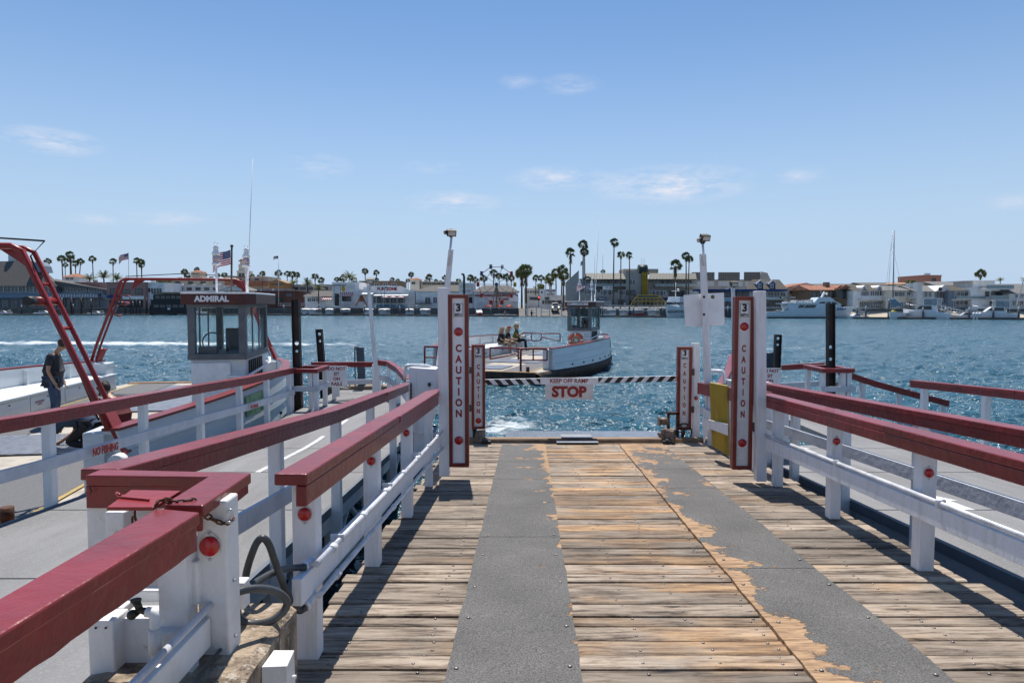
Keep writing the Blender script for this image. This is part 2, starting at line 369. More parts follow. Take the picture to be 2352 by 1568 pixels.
# ================================================================ the timber ramp
def RZ(y): return .112-.045*y
def RP(x, y, dz=0): return Vector((x+.024*(y-3), y, RZ(y)+dz))
def plank_mat():
    m = bpy.data.materials.new('ramp_planks'); m.use_nodes = True; t = m.node_tree; b = t.nodes['Principled BSDF']; N, L = t.nodes.new, t.links.new
    at = N('ShaderNodeAttribute'); at.attribute_name = 'tone'
    co = N('ShaderNodeTexCoord'); mp = N('ShaderNodeMapping'); mp.inputs['Scale'].default_value = (1.3, 12, 1)
    off = N('ShaderNodeCombineXYZ'); ml = N('ShaderNodeMath'); ml.operation = 'MULTIPLY'; L(at.outputs['Fac'], ml.inputs[0]); ml.inputs[1].default_value = 37; L(ml.outputs[0], off.inputs[0])
    ad = N('ShaderNodeVectorMath'); ad.operation = 'ADD'; L(co.outputs['Object'], ad.inputs[0]); L(off.outputs[0], ad.inputs[1]); L(ad.outputs[0], mp.inputs[0])
    n1 = N('ShaderNodeTexNoise'); n1.inputs['Scale'].default_value = 2.2; n1.inputs['Detail'].default_value = 8; n1.inputs['Roughness'].default_value = .7; n1.inputs['Distortion'].default_value = .5; L(mp.outputs[0], n1.inputs[0])
    r1 = N('ShaderNodeValToRGB'); e = r1.color_ramp.elements; e[0].position = .34; e[0].color = (.028, .02, .014, 1); e[1].position = .5; e[1].color = (.28, .22, .165, 1)
    e2 = e.new(.42); e2.color = (.15, .11, .078, 1); e3 = e.new(.66); e3.color = (.37, .31, .245, 1); L(n1.outputs[0], r1.inputs[0])
    # orange raw wood in the wheel lane
    r2 = N('ShaderNodeValToRGB'); g = r2.color_ramp.elements; g[0].position = .32; g[0].color = (.06, .035, .018, 1); g[1].position = .62; g[1].color = (.56, .33, .14, 1); g2 = g.new(.45); g2.color = (.30, .165, .075, 1); L(n1.outputs[0], r2.inputs[0])
    n2 = N('ShaderNodeTexNoise'); n2.inputs['Scale'].default_value = 1.1; n2.inputs['Detail'].default_value = 6; mp2 = N('ShaderNodeMapping'); mp2.inputs['Scale'].default_value = (1, 2.4, 1); L(ad.outputs[0], mp2.inputs[0]); L(mp2.outputs[0], n2.inputs[0])
    sp = N('ShaderNodeSeparateXYZ'); L(co.outputs['Object'], sp.inputs[0])
    def mth(op, *a):
        q = N('ShaderNodeMath'); q.operation = op
        for i, v in enumerate(a):
            if isinstance(v, (int, float)): q.inputs[i].default_value = v
            else: L(v, q.inputs[i])
        return q.outputs[0]
    ce = mth('MULTIPLY', mth('ABSOLUTE', mth('SUBTRACT', sp.outputs['X'], .05)), -.17)
    fac = N('ShaderNodeMapRange'); fac.inputs[1].default_value = .46; fac.inputs[2].default_value = .64
    L(mth('ADD', mth('ADD', n2.outputs[0], ce), mth('MULTIPLY', at.outputs['Fac'], .17)), fac.inputs[0])
    mx_ = N('ShaderNodeMix'); mx_.data_type = 'RGBA'; L(mth('MULTIPLY', fac.outputs[0], .75), mx_.inputs[0]); L(r1.outputs[0], mx_.inputs[6]); L(r2.outputs[0], mx_.inputs[7])
    # brightness by plank
    hsv = N('ShaderNodeHueSaturation'); L(mx_.outputs[2], hsv.inputs['Color']); L(mth('ADD', mth('MULTIPLY', mth('FRACT', mth('MULTIPLY', at.outputs['Fac'], 13.7)), .62), .62), hsv.inputs['Value'])
    # knots
    vo = N('ShaderNodeTexVoronoi'); vo.inputs['Scale'].default_value = 1.25; mp3 = N('ShaderNodeMapping'); mp3.inputs['Scale'].default_value = (1, 3.1, 1); L(ad.outputs[0], mp3.inputs[0]); L(mp3.outputs[0], vo.inputs[0])
    kr = N('ShaderNodeMapRange'); kr.inputs[1].default_value = .03; kr.inputs[2].default_value = .085; kr.inputs[3].default_value = .75; kr.inputs[4].default_value = 0; L(vo.outputs['Distance'], kr.inputs[0])
    kx = N('ShaderNodeMix'); kx.data_type = 'RGBA'; L(kr.outputs[0], kx.inputs[0]); dn = N('ShaderNodeTexNoise'); dn.inputs['Scale'].default_value = 1.7; dn.inputs['Detail'].default_value = 9; dn.inputs['Roughness'].default_value = .7; L(co.outputs['Object'], dn.inputs[0])
    dr = N('ShaderNodeMapRange'); dr.inputs[1].default_value = .42; dr.inputs[2].default_value = .62; dr.inputs[3].default_value = .76; dr.inputs[4].default_value = 1.14; L(dn.outputs[0], dr.inputs[0])
    h2 = N('ShaderNodeHueSaturation'); L(hsv.outputs[0], h2.inputs['Color']); L(dr.outputs[0], h2.inputs['Value']); L(h2.outputs[0], kx.inputs[6]); kx.inputs[7].default_value = (.05, .028, .016, 1)
    L(kx.outputs[2], b.inputs['Base Color']); b.inputs['Roughness'].default_value = .8
    bp = N('ShaderNodeBump'); bp.inputs['Strength'].default_value = .9; bp.inputs['Distance'].default_value = .012; L(n1.outputs[0], bp.inputs['Height']); L(bp.outputs[0], b.inputs['Normal'])
    return m
def strip_mat(name, flip, seed):
    """grit-coated plywood whose coating has worn off along one edge"""
    m = bpy.data.materials.new(name); m.use_nodes = True; t = m.node_tree; b = t.nodes['Principled BSDF']; N, L = t.nodes.new, t.links.new
    def mth(op, *a):
        q = N('ShaderNodeMath'); q.operation = op
        for i, v in enumerate(a):
            if isinstance(v, (int, float)): q.inputs[i].default_value = v
            else: L(v, q.inputs[i])
        return q.outputs[0]
    co = N('ShaderNodeTexCoord'); sp = N('ShaderNodeSeparateXYZ'); L(co.outputs['Generated'], sp.inputs[0])
    n = N('ShaderNodeTexNoise'); n.inputs['Scale'].default_value = 3.1; n.inputs['Detail'].default_value = 9; n.inputs['Roughness'].default_value = .68
    mp = N('ShaderNodeMapping'); mp.inputs['Location'].default_value = (seed, seed*2, 0); L(co.outputs['Object'], mp.inputs[0]); L(mp.outputs[0], n.inputs[0])
    u = sp.outputs['X'] if not flip else mth('SUBTRACT', 1, sp.outputs['X'])
    edge = mth('MULTIPLY', mth('POWER', u, 6 if not flip else 3.4), .28 if not flip else .36)
    far_ = mth('MULTIPLY', mth('POWER', sp.outputs['Y'], 3), .20 if flip else .12)
    f = N('ShaderNodeMapRange'); f.inputs[1].default_value = .665; f.inputs[2].default_value = .685; L(mth('ADD', mth('ADD', n.outputs[0], edge), far_), f.inputs[0])
    g = N('ShaderNodeTexNoise'); g.inputs['Scale'].default_value = 120; g.inputs['Detail'].default_value = 4; g.inputs['Roughness'].default_value = .75; L(co.outputs['Object'], g.inputs[0])
    gr = N('ShaderNodeValToRGB'); e = gr.color_ramp.elements; e[0].position = .38; e[0].color = (.042, .040, .038, 1); e[1].position = .66; e[1].color = (.175, .168, .16, 1); L(g.outputs[0], gr.inputs[0])
    g2 = N('ShaderNodeTexNoise'); g2.inputs['Scale'].default_value = 2; g2.inputs['Detail'].default_value = 6; L(co.outputs['Object'], g2.inputs[0])
    hv = N('ShaderNodeHueSaturation'); L(gr.outputs[0], hv.inputs['Color']); L(mth('ADD', mth('MULTIPLY', g2.outputs[0], .9), .5), hv.inputs['Value'])
    wn = N('ShaderNodeTexNoise'); wn.inputs['Scale'].default_value = 3; wn.inputs['Detail'].default_value = 8; wn.inputs['Roughness'].default_value = .7; mq = N('ShaderNodeMapping'); mq.inputs['Scale'].default_value = (2, 14, 1); L(co.outputs['Object'], mq.inputs[0]); L(mq.outputs[0], wn.inputs[0])
    wr = N('ShaderNodeValToRGB'); e = wr.color_ramp.elements; e[0].position = .35; e[0].color = (.13, .07, .035, 1); e[1].position = .6; e[1].color = (.42, .27, .15, 1); L(wn.outputs[0], wr.inputs[0])
    x = N('ShaderNodeMix'); x.data_type = 'RGBA'; L(f.outputs[0], x.inputs[0]); L(hv.outputs[0], x.inputs[6]); L(wr.outputs[0], x.inputs[7]); L(x.outputs[2], b.inputs['Base Color'])
    b.inputs['Roughness'].default_value = .85
    hh = mth('SUBTRACT', mth('MULTIPLY', g.outputs[0], .25), f.outputs[0])
    bp = N('ShaderNodeBump'); bp.inputs['Strength'].default_value = .8; bp.inputs['Distance'].default_value = .006; L(hh, bp.inputs['Height']); L(bp.outputs[0], b.inputs['Normal'])
    return m
SCREW = mat('screw_heads', (.22, .2, .19), .5, .7)
ramp = thing('wooden_ramp', 'weathered plank ramp with two grey grit strips leading down to the water', 'ramp', (.9, 2.75, 0))
pl = MB(); y = 2.66; k = 0; PLK = plank_mat()
screws = []
while y < 9.52:
    w_ = rnd.choice((.125, .14, .16, .175, .185))*rnd.uniform(.95, 1.04); gap = rnd.uniform(.010, .024)
    y1 = min(y+w_, 9.56); xl = -1.03+rnd.uniform(-.035, .03)-(.015 if y < 4.5 else 0); xr = 2.80+rnd.uniform(-.03, .05)
    pl.c = rnd.random(); dz = rnd.uniform(-.006, .004)
    NS = 24; rt = rnd.uniform(-.003, .003)
    xs = [xl+(xr-xl)*i/NS for i in range(NS+1)]
    a = [RP(x, y+noise.noise((x*1.7, k*3.1, 0))*.006, dz-.007) for x in xs]
    a2 = [RP(x, y+.012+noise.noise((x*1.7, k*3.1, 0))*.006, dz) for x in xs]
    b2 = [RP(x, y1-gap-.012+noise.noise((x*1.9, k*3.1+9, 0))*.006, dz+rt) for x in xs]
    b_ = [RP(x, y1-gap+noise.noise((x*1.9, k*3.1+9, 0))*.006, dz-.007+rt) for x in xs]
    al = [p-Vector((0, 0, .06)) for p in a]; bl = [p-Vector((0, 0, .06)) for p in b_]
    pl.strip([al, a, a2, b2, b_, bl], 0)
    for x in (xl, xr):
        i_ = 0 if x == xl else NS
        pl.add([al[i_], a[i_], a2[i_], b2[i_], b_[i_], bl[i_]], [(0, 1, 2, 3, 4, 5)], 0)
    for sx in (-.82, -.42, .6, .93, 1.27, 2.15, 2.55):
        for yy in (y+.035, y1-.05):
            if rnd.random() < .8: screws.append(RP(sx+rnd.uniform(-.035, .035), yy+rnd.uniform(-.01, .01), dz+.001))
    y = y1; k += 1
for p in screws: pl.lathe([(.008, -.002), (.008, .0015), (.004, .004), (0, .0045)], p, 8, 1)
obj('planks', pl, [PLK, SCREW], ramp, attr=True, recalc=True)
# stringers and bearers underneath
mb = MB()
for x in (-.95, -.2, .9, 2.0, 2.70): mb.beam(RP(x, 2.5, -.22), RP(x, 9.6, -.22), .12, .28)
for y in (4.2, 6.6, 9.3): mb.beam(RP(-1.0, y, -.42), RP(2.75, y, -.42), .16, .12)
obj('bearers', mb, WOODOLD, ramp)
for (xa, xb, nm, mt, seams) in ((-.29, .31, 'left', strip_mat('grit_strip_a', False, 3), (2.72, 4.98, 7.0, 8.0, 9.3)), (1.32, 1.92, 'r', strip_mat('grit_strip_b', True, 8.4), (2.6, 4.3, 6.6, 7.55, 9.3))):
    mb = MB()
    for a, b_ in zip(seams, seams[1:]):
        NY = 40
        rows = []
        for i in range(NY+1):
            y = a+.004+(b_-a-.008)*i/NY; j = noise.noise((y*3, xa*9, 0))*.008+noise.noise((y*14, xa*9, 4))*.006
            j2 = noise.noise((y*3, xb*9, 0))*.008+noise.noise((y*14, xb*9, 4))*.006
            h = .019+noise.noise((y*1.3, xa, 2))*.003
            rows.append([RP(xa+j, y, -.012), RP(xa+j, y, h), RP(xb+j2, y, h), RP(xb+j2, y, -.012)])
        mb.strip(rows)
        mb.quad(*rows[0]); mb.quad(*rows[-1])
    o = obj('grit_strip', mb, mt, ramp); 
    o['label'] = 'grey grit strip, left one, mostly intact' if xa < 0 else 'grey grit strip, right one, coating torn off along its edge'
    mb = MB()
    for y in [2.95+i*.52 for i in range(12)]:
        for x in (xa+.05, xb-.05): mb.lathe([(.011, 0), (.011, .003), (.005, .006), (0, .0065)], RP(x+rnd.uniform(-.01, .01), y+rnd.uniform(-.06, .06), .0195), 8)
    obj('screws', mb, SCREW, ramp)
# far end of the ramp: timber sill, hinge flap, corrugated apron plate, lifting plate
mb = MB(); mb.beam(RP(.9, 9.62, .0)-Vector((2.0, 0, 0)), RP(.9, 9.62, .0)+Vector((1.95, 0, 0)), .14, .11); 
mb.beam(RP(-1.05, 9.56, .012), RP(2.7, 9.56, .012), .05, .05); obj('end_sill', mb, mat('sill_timber', (.30, .2, .12), .8, col2=(.16, .11, .08), ns=3, stretch=(1, 10, 1), bump=.6), ramp)
APR = mat('apron_steel', (.40, .41, .44), .34, .75, col2=(.30, .31, .33), ns=7, col3=(.22, .11, .05), n3=(3, .60, .72))
mb = MB(); xs = []
a0, a1 = RP(.95, 9.70, .03), RP(.95, 10.95, -.03)
NN = 150
for i in range(NN+1): xs.append((-1.22+2.44*i/NN, .006 if i % 2 else -.006))
mb.strip([[Vector((a0.x+x, a0.y, a0.z+h)) for x, h in xs], [Vector((a1.x+x, a1.y, a1.z+h)) for x, h in xs]])
mb.beam(a0-Vector((1.25, 0, .03)), a0+Vector((1.25, 0, -.03)), .05, .03)
obj('apron_plate', mb, APR, ramp, recalc=False)
mb = MB(); mb.box((.70, 9.55, RZ(9.5)+.06), (1.14, 9.80, RZ(9.5)+.068)); mb.box((.62, 9.36, RZ(9.3)+.022), (1.20, 9.5, RZ(9.3)+.03)); obj('lifting_plate', mb, mat('dull_plate', (.24, .25, .27), .65, .2), ramp, bev=.002)

# ================================================================ railings
def rail_seg(mb, a, b, w=.15, t=.05, face=.10, side=1):
    """cap board with a face board hanging under one edge; a,b are on the centre line of the top"""
    a = Vector(a); b = Vector(b); d = (b-a).normalized(); s_ = d.cross(Vector((0, 0, 1))).normalized()
    L_ = (b-a).length; n_ = max(1, round(L_/2.5)); z_ = Vector((0, 0, t/2))
    for i in range(n_):
        p_, q_ = a.lerp(b, i/n_)+d*(.003 if i else 0), a.lerp(b, (i+1)/n_)-d*(.003 if i < n_-1 else 0); j_ = s_*(.004 if i % 2 else -.003)-Vector((0, 0, .003*(i % 2)))
        mb.beam(p_-z_+j_, q_-z_+j_, w, t)
    if face:
        o = s_*side*(w/2-.028)-Vector((0, 0, t+face/2+.001)); mb.beam(a+o, b+o, .05, face)
def wavy(mb, amt=.002, sc=5):
    for v in mb.v:
        n_ = noise.noise_vector(v*sc); v += Vector(n_)*amt
    return mb
def subd_rail(pts, n):
    out = []
    for a, b in zip(pts, pts[1:]):
        for i in range(n): out.append(a+(b-a)*i/n)
    return out+[pts[-1]]
def post(parent, base, top, w=.10, d=None, mt=WHITE, name='post'):
    mb = MB(); base = Vector(base); top = Vector(top); mb.beam(base, top, w, d or w, up=(0, 1, 0)); return obj(name, mb, mt, parent, bev=.006)
def reflector(parent, c, r=.036, yaw=0):
    """diamond-backed round reflector on a surface facing the camera"""
    M = face_cam(c, yaw); mb = MB()
    prof = [(0, r*1.45), (r*.9, r*.62), (r*1.02, 0), (r*.9, -r*.62), (0, -r*1.45), (-r*.9, -r*.62), (-r*1.02, 0), (-r*.9, r*.62)]
    k = len(prof); vs = [M @ Vector((x, y, z)) for z in (0, .003) for x, y in prof]
    mb.add(vs, [list(range(k)), list(range(k, 2*k))]+[(i, (i+1) % k, k+(i+1) % k, k+i) for i in range(k)], 0)
    for s_ in (1, -1): mb.lathe([(.005, 0), (.005, .003), (0, .005)], M @ Vector((0, s_*r*1.2, .003)), 8, 0, M.to_3x3())
    o = obj('reflector', mb, GALV, parent)
    mb = MB(); mb.lathe([(r*.9, .002), (r*.9, .009), (r*.8, .013), (0, .015)], M.translation, 24, 0, M.to_3x3()); obj('red_lens', mb, REFL, o)

# --- left railing of the timber ramp
def XC(y): return -.955+.024*(y-3.1)*1.4
rc = thing('ramp_railing', 'red capped white railing along the left edge of the timber ramp', 'railing', (-.96, 3.13, RZ(3.1)))
ya, yb = 2.93, 7.0
ta, tb = P(668, 1088, 2.93), P(1003, 897, 7.0)
ta = Vector((XC(ya), ya, ta.z)); tb = Vector((XC(yb), yb, tb.z)); 
mb = MB(); rail_seg(mb, ta, tb, .145, .052, 0); obj('rail_cap', mb, RED, rc, bev=.008)
mb = MB(); o_ = Vector((.043, 0, -.054-.045)); mb.beam(ta+o_, tb+o_, .048, .09); obj('face_board', mb, RED, rc, bev=.005)
for (px, yy, wd) in ((708, 3.13, .112), (858, 4.40, .10), (938, 5.6, .09), (993, 6.75, .075)):
    zt = ta.z+(tb.z-ta.z)*(yy-ya)/(yb-ya)
    x = XC(yy); post(rc, (x, yy, RZ(yy)-(.0 if yy < 4 else .0)+.004), (x, yy, zt-.056 if yy > 3.2 else zt-.056), wd, .09)
    if yy < 6: reflector(rc, (x+.004, yy-.0465, zt-.056-.14-.02), .034 if yy < 4 else .03)
def lrz(y, top=True): return RZ(y)+.435+(.0 if top else -.13)
mb = MB(); mb.beam((XC(2.85)+.055, 2.82, lrz(2.84)-.01), (XC(7)+.065, 7.0, lrz(7)-.015), .045, .115); obj('lower_rail', mb, WHITE, rc, bev=.004)
mb = MB(); mb.tube([(XC(2.9)+.10, 2.95, lrz(2.9)+.065), (XC(4.5)+.105, 4.4, lrz(4.4)+.07), (XC(7)+.105, 7.0, lrz(7)+.085)], .016, 10)
for i in range(7):
    y = 3.15+i*.57; mb.tube([(XC(y)+.105, y, lrz(y)+.066+(y-3)*.005), (XC(y)+.105, y+.05, lrz(y)+.067+(y-3)*.005)], .021, 10)
    mb.box((XC(y)+.06, y+.15, lrz(y)+.05+(y-3)*.005), (XC(y)+.125, y+.165, lrz(y)+.088+(y-3)*.005)) if i % 2 == 0 else None
obj('upper_conduit', mb, PIPE, rc)
mb = MB(); mb.tube([(XC(2.9)+.11, 2.95, lrz(2.9)-.075), (XC(7)+.11, 7.0, lrz(7)-.085)], .014, 10)
for i in range(6): y = 3.2+i*.65; mb.tube([(XC(y)+.11, y, lrz(y)-.076-(y-3)*.0025), (XC(y)+.11, y+.05, lrz(y)-.076-(y-3)*.0025)], .019, 10)
obj('lower_conduit', mb, PIPE, rc)

# --- right railing of the timber ramp
def XF(y): return 2.62+.004*(y-3)
rf = thing('ramp_railing', 'red capped white railing along the right edge of the timber ramp', 'railing', (2.62, 4.3, RZ(4.3)))
fa, fb = (2.2, .92), (7.1, .735)
def zF(y): return fa[1]+(fb[1]-fa[1])*(y-fa[0])/(fb[0]-fa[0])-.10*max(0, 1-abs(y-4.3)/2.8)*0
mb = MB(); rail_seg(mb, (XF(2.2), 2.2, zF(2.2)-.03), (XF(7.1), 7.1, zF(7.1)-.03), .15, .05, 0); obj('rail_cap', mb, RED, rf, bev=.008)
mb = MB(); mb.beam((XF(2.2)-.05, 2.2, zF(2.2)-.03-.09), (XF(7.1)-.05, 7.1, zF(7.1)-.12), .045, .075); obj('face_board', mb, RED, rf, bev=.005)
for (yy, wd) in ((3.0, .1), (4.32, .10), (5.56, .09), (6.75, .085)):
    x = XF(yy)+.02; post(rf, (x, yy, RZ(yy)+.004), (x, yy, zF(yy)-.09), wd, .09)
    if 3.5 < yy < 6: reflector(rf, (x-.005, yy-.0465, zF(yy)-.03-.25), .032)
mb = MB(); mb.beam((XF(2.2)-.06, 2.2, RZ(2.2)+.42), (XF(7.0)-.06, 7.0, RZ(7)+.42), .04, .12); obj('lower_rail', mb, WHITE, rf, bev=.004)
mb = MB(); mb.tube([(XF(2.2)-.07, 2.2, RZ(2.2)+.51), (XF(7.0)-.07, 7.0, RZ(7)+.505)], .016, 10)
for y in (4.0, 5.3, 6.6): mb.box((XF(y)-.10, y, RZ(y)+.48), (XF(y)-.045, y+.015, RZ(y)+.53))
obj('conduit', mb, PIPE, rf)

# ================================================================ side decks
def DZ(y): return .10-.055*min(y, 10.0)
def deck(name, label, xa, xb, yend, line, arrow):
    t = thing(name, label, 'deck', ((xa+xb)/2, 3, DZ(3)))
    for (c_, mt, nm) in ((0, ASPH, 'deck_surface'),):
        mb = MB(); rows = []
        for y in (2.4, 4, 5, 6, 7, 8, 9, 10.0, 10.02, yend):
            xq = xa if y <= 10 or xa < 0 else 5.0
            rows.append([Vector((xq, y, DZ(y)-.09)), Vector((xq, y, DZ(y))), Vector((xb, y, DZ(y))), Vector((xb, y, DZ(y)-.09))])
        mb.strip(rows); mb.quad(*rows[0]); mb.quad(*rows[-1]); obj(nm, mb, mt, t, recalc=True)
    mb = MB(); ln, l0 = line
    for (a, b_) in l0: mb.strip([[Vector((ln-.035, y, DZ(y)+.004)), Vector((ln+.035, y, DZ(y)+.004))] for y in [a+(b_-a)*i/6 for i in range(7)]])
    ax, ay, fl = arrow
    for (ay_, L_) in ((ay, .7), (ay+3.2, .7)):
        P_ = lambda x, y: Vector((ax+x, ay_+y, DZ(ay_+y)+.004))
        mb.quad(P_(-.05, 0), P_(.05, 0), P_(.05, .35), P_(-.05, .35)); mb.add([P_(-.13, .35 if fl > 0 else 0), P_(.13, .35 if fl > 0 else 0), P_(0, .35+.3*fl if fl > 0 else -.3)], [(0, 1, 2)])
    obj('line_markings', mb, LINEW, t, recalc=False)
    mb = MB()
    for y in (4.3, 6.1, 7.9, 9.7): mb.quad(Vector((xa+.02, y, DZ(y)+.003)), Vector((xb-.02, y, DZ(y)+.003)), Vector((xb-.02, y+.014, DZ(y+.014)+.003)), Vector((xa+.02, y+.014, DZ(y+.014)+.003)))
    obj('panel_joint', mb, BLACK, t, recalc=False)
    # steel side beams with bracing
    mb = MB()
    for x in (xa+.05, xb-.05):
        mb.beam((x, 2.4, DZ(2.4)-.17), (x, 10, DZ(10)-.17), .07, .15); mb.beam((x, 2.4, DZ(2.4)-.72), (x, 10, DZ(10)-.72), .07, .09)
        y = 3.2
        while y < 9.8:
            mb.beam((x, y, DZ(y)-.24), (x, y, DZ(y)-.7), .06, .06); mb.beam((x, y, DZ(y)-.7), (x, y+.8, DZ(y)-.26), .04, .05); mb.beam((x, y+.8, DZ(y)-.26), (x, y+1.55, DZ(y)-.7), .04, .05); y += 1.6
    y = 3.2
    while y < 9.8: mb.beam((xa+.1, y, DZ(y)-.7), (xb-.1, y, DZ(y)-.7), .05, .07); y += 1.6
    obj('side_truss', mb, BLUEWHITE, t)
    mb = MB()
    for x in (xa-.02, xb+.02): mb.beam((x, 2.4, DZ(2.4)-.03), (x, 10, DZ(10)-.03), .035, .08)
    obj('edge_strip', mb, mat('dark_edge', (.12, .14, .165), .7), t)
    return t
dl = deck('vehicle_deck', 'grey gritted side deck left of the timber ramp with a white line', -4.22, -1.70, 16.6, (-2.98, ((2.6, 7.2), (7.9, 10.7), (11.2, 12.3))), (-2.25, 6.9, -1))
dr = deck('vehicle_deck', 'grey gritted side deck right of the timber ramp with a white arrow', 3.28, 6.4, 14.5, (4.85, ((2.4, 8.4),)), (4.15, 6.1, 1))

def railing(label, xs, ys, hts, posts, capw=.14, lower=.45, name='deck_railing', postw=.085, mt=RED, lowmat=BLUEWHITE, side=1, low=True, facemat=None):
    """polyline railing: xs,ys,hts give the centre line of the cap; posts = indices along the line as (x,y,ztop,zbase)"""
    pts = [Vector(p) for p in zip(xs, ys, hts)]
    t = thing(name, label, 'railing', pts[0]-Vector((0, 0, .9)))
    for i, (a, b) in enumerate(zip(pts, pts[1:])):
        mb = MB(); rail_seg(mb, a, b, capw, .045, 0); obj('rail_cap', mb, mt, t, bev=.006)
        mb = MB(); d = (b-a).normalized(); s_ = d.cross(Vector((0, 0, 1))).normalized()*side*(capw/2-.03)
        o1 = s_-Vector((0, 0, .046+.036)); mb.beam(a+o1, b+o1, .04, .072); obj('face_board', mb, facemat or mt, t, bev=.004)
        if low:
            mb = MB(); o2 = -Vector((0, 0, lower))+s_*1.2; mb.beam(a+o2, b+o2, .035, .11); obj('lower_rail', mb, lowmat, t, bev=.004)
    for (x, y, zt, zb) in posts: post(t, (x, y, zb), (x, y, zt), postw, postw, WHITE)
    return t
def zat(pts, y):
    for (a, b) in zip(pts, pts[1:]):
        if (a[1]-y)*(b[1]-y) <= 0: return a[2]+(b[2]-a[2])*(y-a[1])/(b[1]-a[1]+1e-9)
    return pts[-1][2]
# left deck, inner railing (between deck and ramp)
B = [(-1.60, 2.62, .985), (-1.60, 6.0, .70), (-1.60, 10.6, .42)]
rb = railing('long red capped railing between the left side deck and the ramp gap', *zip(*B), [(-1.60, y, zat(B, y)-.04, DZ(y)-.42) for y in (4.58, 6.15, 7.65, 9.1, 10.5)], capw=.15, lower=.5, side=1)
# left deck, outer railing
A = [(-4.3, 3.2, .80), (-4.3, 6.0, .655), (-4.3, 9.2, .54), (-4.3, 10.9, .465), (-4.32, 13.3, .405)]
ra = railing('outermost left red capped railing reading NO FISHING beside the moored ferry', *zip(*A), [(-4.3, y, zat(A, y)-.04, DZ(y)-.25) for y in (4.7, 6.28, 7.9, 9.35, 10.7, 11.9, 13.1)], capw=.15, lower=.48, side=1)
# second short hand rail inside it
# "NO FISHING" lettering on the lower rails
for (y, s_) in ((6.95, .15), (11.0, .11)):
    z = zat(A, y)-.48; M = Matrix.Translation((-4.3+.125, y, z)) @ Matrix.Rotation(math.atan2(-.052, 1), 4, 'X') @ Matrix(((0, 0, 1, 0), (1, 0, 0, 0), (0, 1, 0, 0), (0, 0, 0, 1)))
    text('lettering', 'NO FISHING', s_*.72, LETTER, ra, M, off=.05, sx=.74)
# railing box round the left black pile + back railing
def boxrail(label, cx, cy, w, d, z, zb, pile_h=None):
    t = thing('pile_guard', label, 'railing', (cx, cy, zb)); 
    mb = MB(); 
    for (a, b, ww) in (((cx-w/2, cy-d/2), (cx+w/2, cy-d/2), .12), ((cx-w/2, cy+d/2), (cx+w/2, cy+d/2), .12)): mb.beam((*a, z-.04), (*b, z-.04), ww, .08)
    for (a, b) in (((cx-w/2+.06, cy-d/2+.06), (cx-w/2+.06, cy+d/2-.06)), ((cx+w/2-.06, cy-d/2+.06), (cx+w/2-.06, cy+d/2-.06))): mb.beam((*a, z-.04), (*b, z-.04), .12, .08)
    obj('rail_cap', mb, RED, t, bev=.006)
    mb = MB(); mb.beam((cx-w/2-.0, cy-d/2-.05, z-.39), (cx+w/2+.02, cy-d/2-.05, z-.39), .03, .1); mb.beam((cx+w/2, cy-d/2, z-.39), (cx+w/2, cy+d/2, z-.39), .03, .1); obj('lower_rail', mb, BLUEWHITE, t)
    for (sx, sy) in ((-1, -1), (.55, -1), (1, -1), (-1, 1), (1, 1)):
        post(t, (cx+sx*(w/2-.06), cy+sy*(d/2-.06), zb), (cx+sx*(w/2-.06), cy+sy*(d/2-.06), z-.085), .085)
    return t
boxrail('red topped railing box around the tall black pile on the left', -4.12, 13.75, .62, .75, .37, DZ(14)-.05)
Bk = [(-4.3, 14.6, .40), (-3.05, 15.4, .34)]
rk = railing('back railing with a notice sign at the far end of the left deck', *zip(*Bk), [(-3.9, 14.9, .3, DZ(15)), (-3.1, 15.3, .3, DZ(15)-.2), (-3.0, 15.0, .3, DZ(15)-.2)], capw=.1, lower=.45, side=-1)
Cv = [P(870, 826, 15.4), P(893, 829, 15.0), P(915, 843, 14.3), P(938, 868, 13.2)]
Cv2 = [(p.x, p.y, p.z) for p in Cv]
rcv = railing('short red railing curving down at the far end of the left deck', *zip(*Cv2), [(p[0], p[1], p[2]-.03, DZ(15)-.15) for p in Cv2[:1]+Cv2[1:2]+Cv2[2:]], capw=.12, lower=.4, low=True)
# right deck, inner railing
Gp = [(3.2, 2.9, .92), (3.2, 5.3, .80), (3.2, 8.7, .635)]
rg = railing('red capped railing between the ramp gap and the right side deck', *zip(*Gp), [(3.2, y, zat(Gp, y)-.04, DZ(y)-.42) for y in (3.7, 5.3, 6.5, 7.65, 8.5)], capw=.14, lower=.5, side=-1)
Ip = [(6.5, 4.4, .75), (6.5, 8.7, .53), (6.5, 11.0, .41)]
ri = railing('outer red railing on the far right starting beside the dipping rail', *zip(*Ip), [(6.5, y, zat(Ip, y)-.03, DZ(y)-.15) for y in (6.4, 7.9, 9.3, 10.7)], capw=.13, lower=.5, side=-1, low=False)
Hp = [P(1925, 846, 13.2), P(2006, 873, 13.1), P(2092, 897, 13.0), P(2176, 919, 13.0)]
rh = railing('red railing dipping down to the right from the right black pile', *zip(*[tuple(p) for p in Hp]), [(p.x, p.y, p.z-.03, p.z-.85) for p in (Hp[0]*.9+Hp[1]*.1, Hp[0]*.3+Hp[1]*.7, Hp[1]*.3+Hp[2]*.7, Hp[3]*.9+Hp[2]*.1)], capw=.15, lower=.62, side=1)
boxrail('red topped railing box around the tall black pile on the right', 6.18, 13.3, .62, .75, .42, DZ(14)-.1)
Jp = [P(1795, 838, 15.0), P(1895, 832, 14.6)]
rj = railing('short back railing with a notice at the far end of the right deck', *zip(*[tuple(p) for p in Jp]), [(Jp[0].x+.9, 14.8, .3, DZ(15)-.1)], capw=.1, lower=.45, side=1)
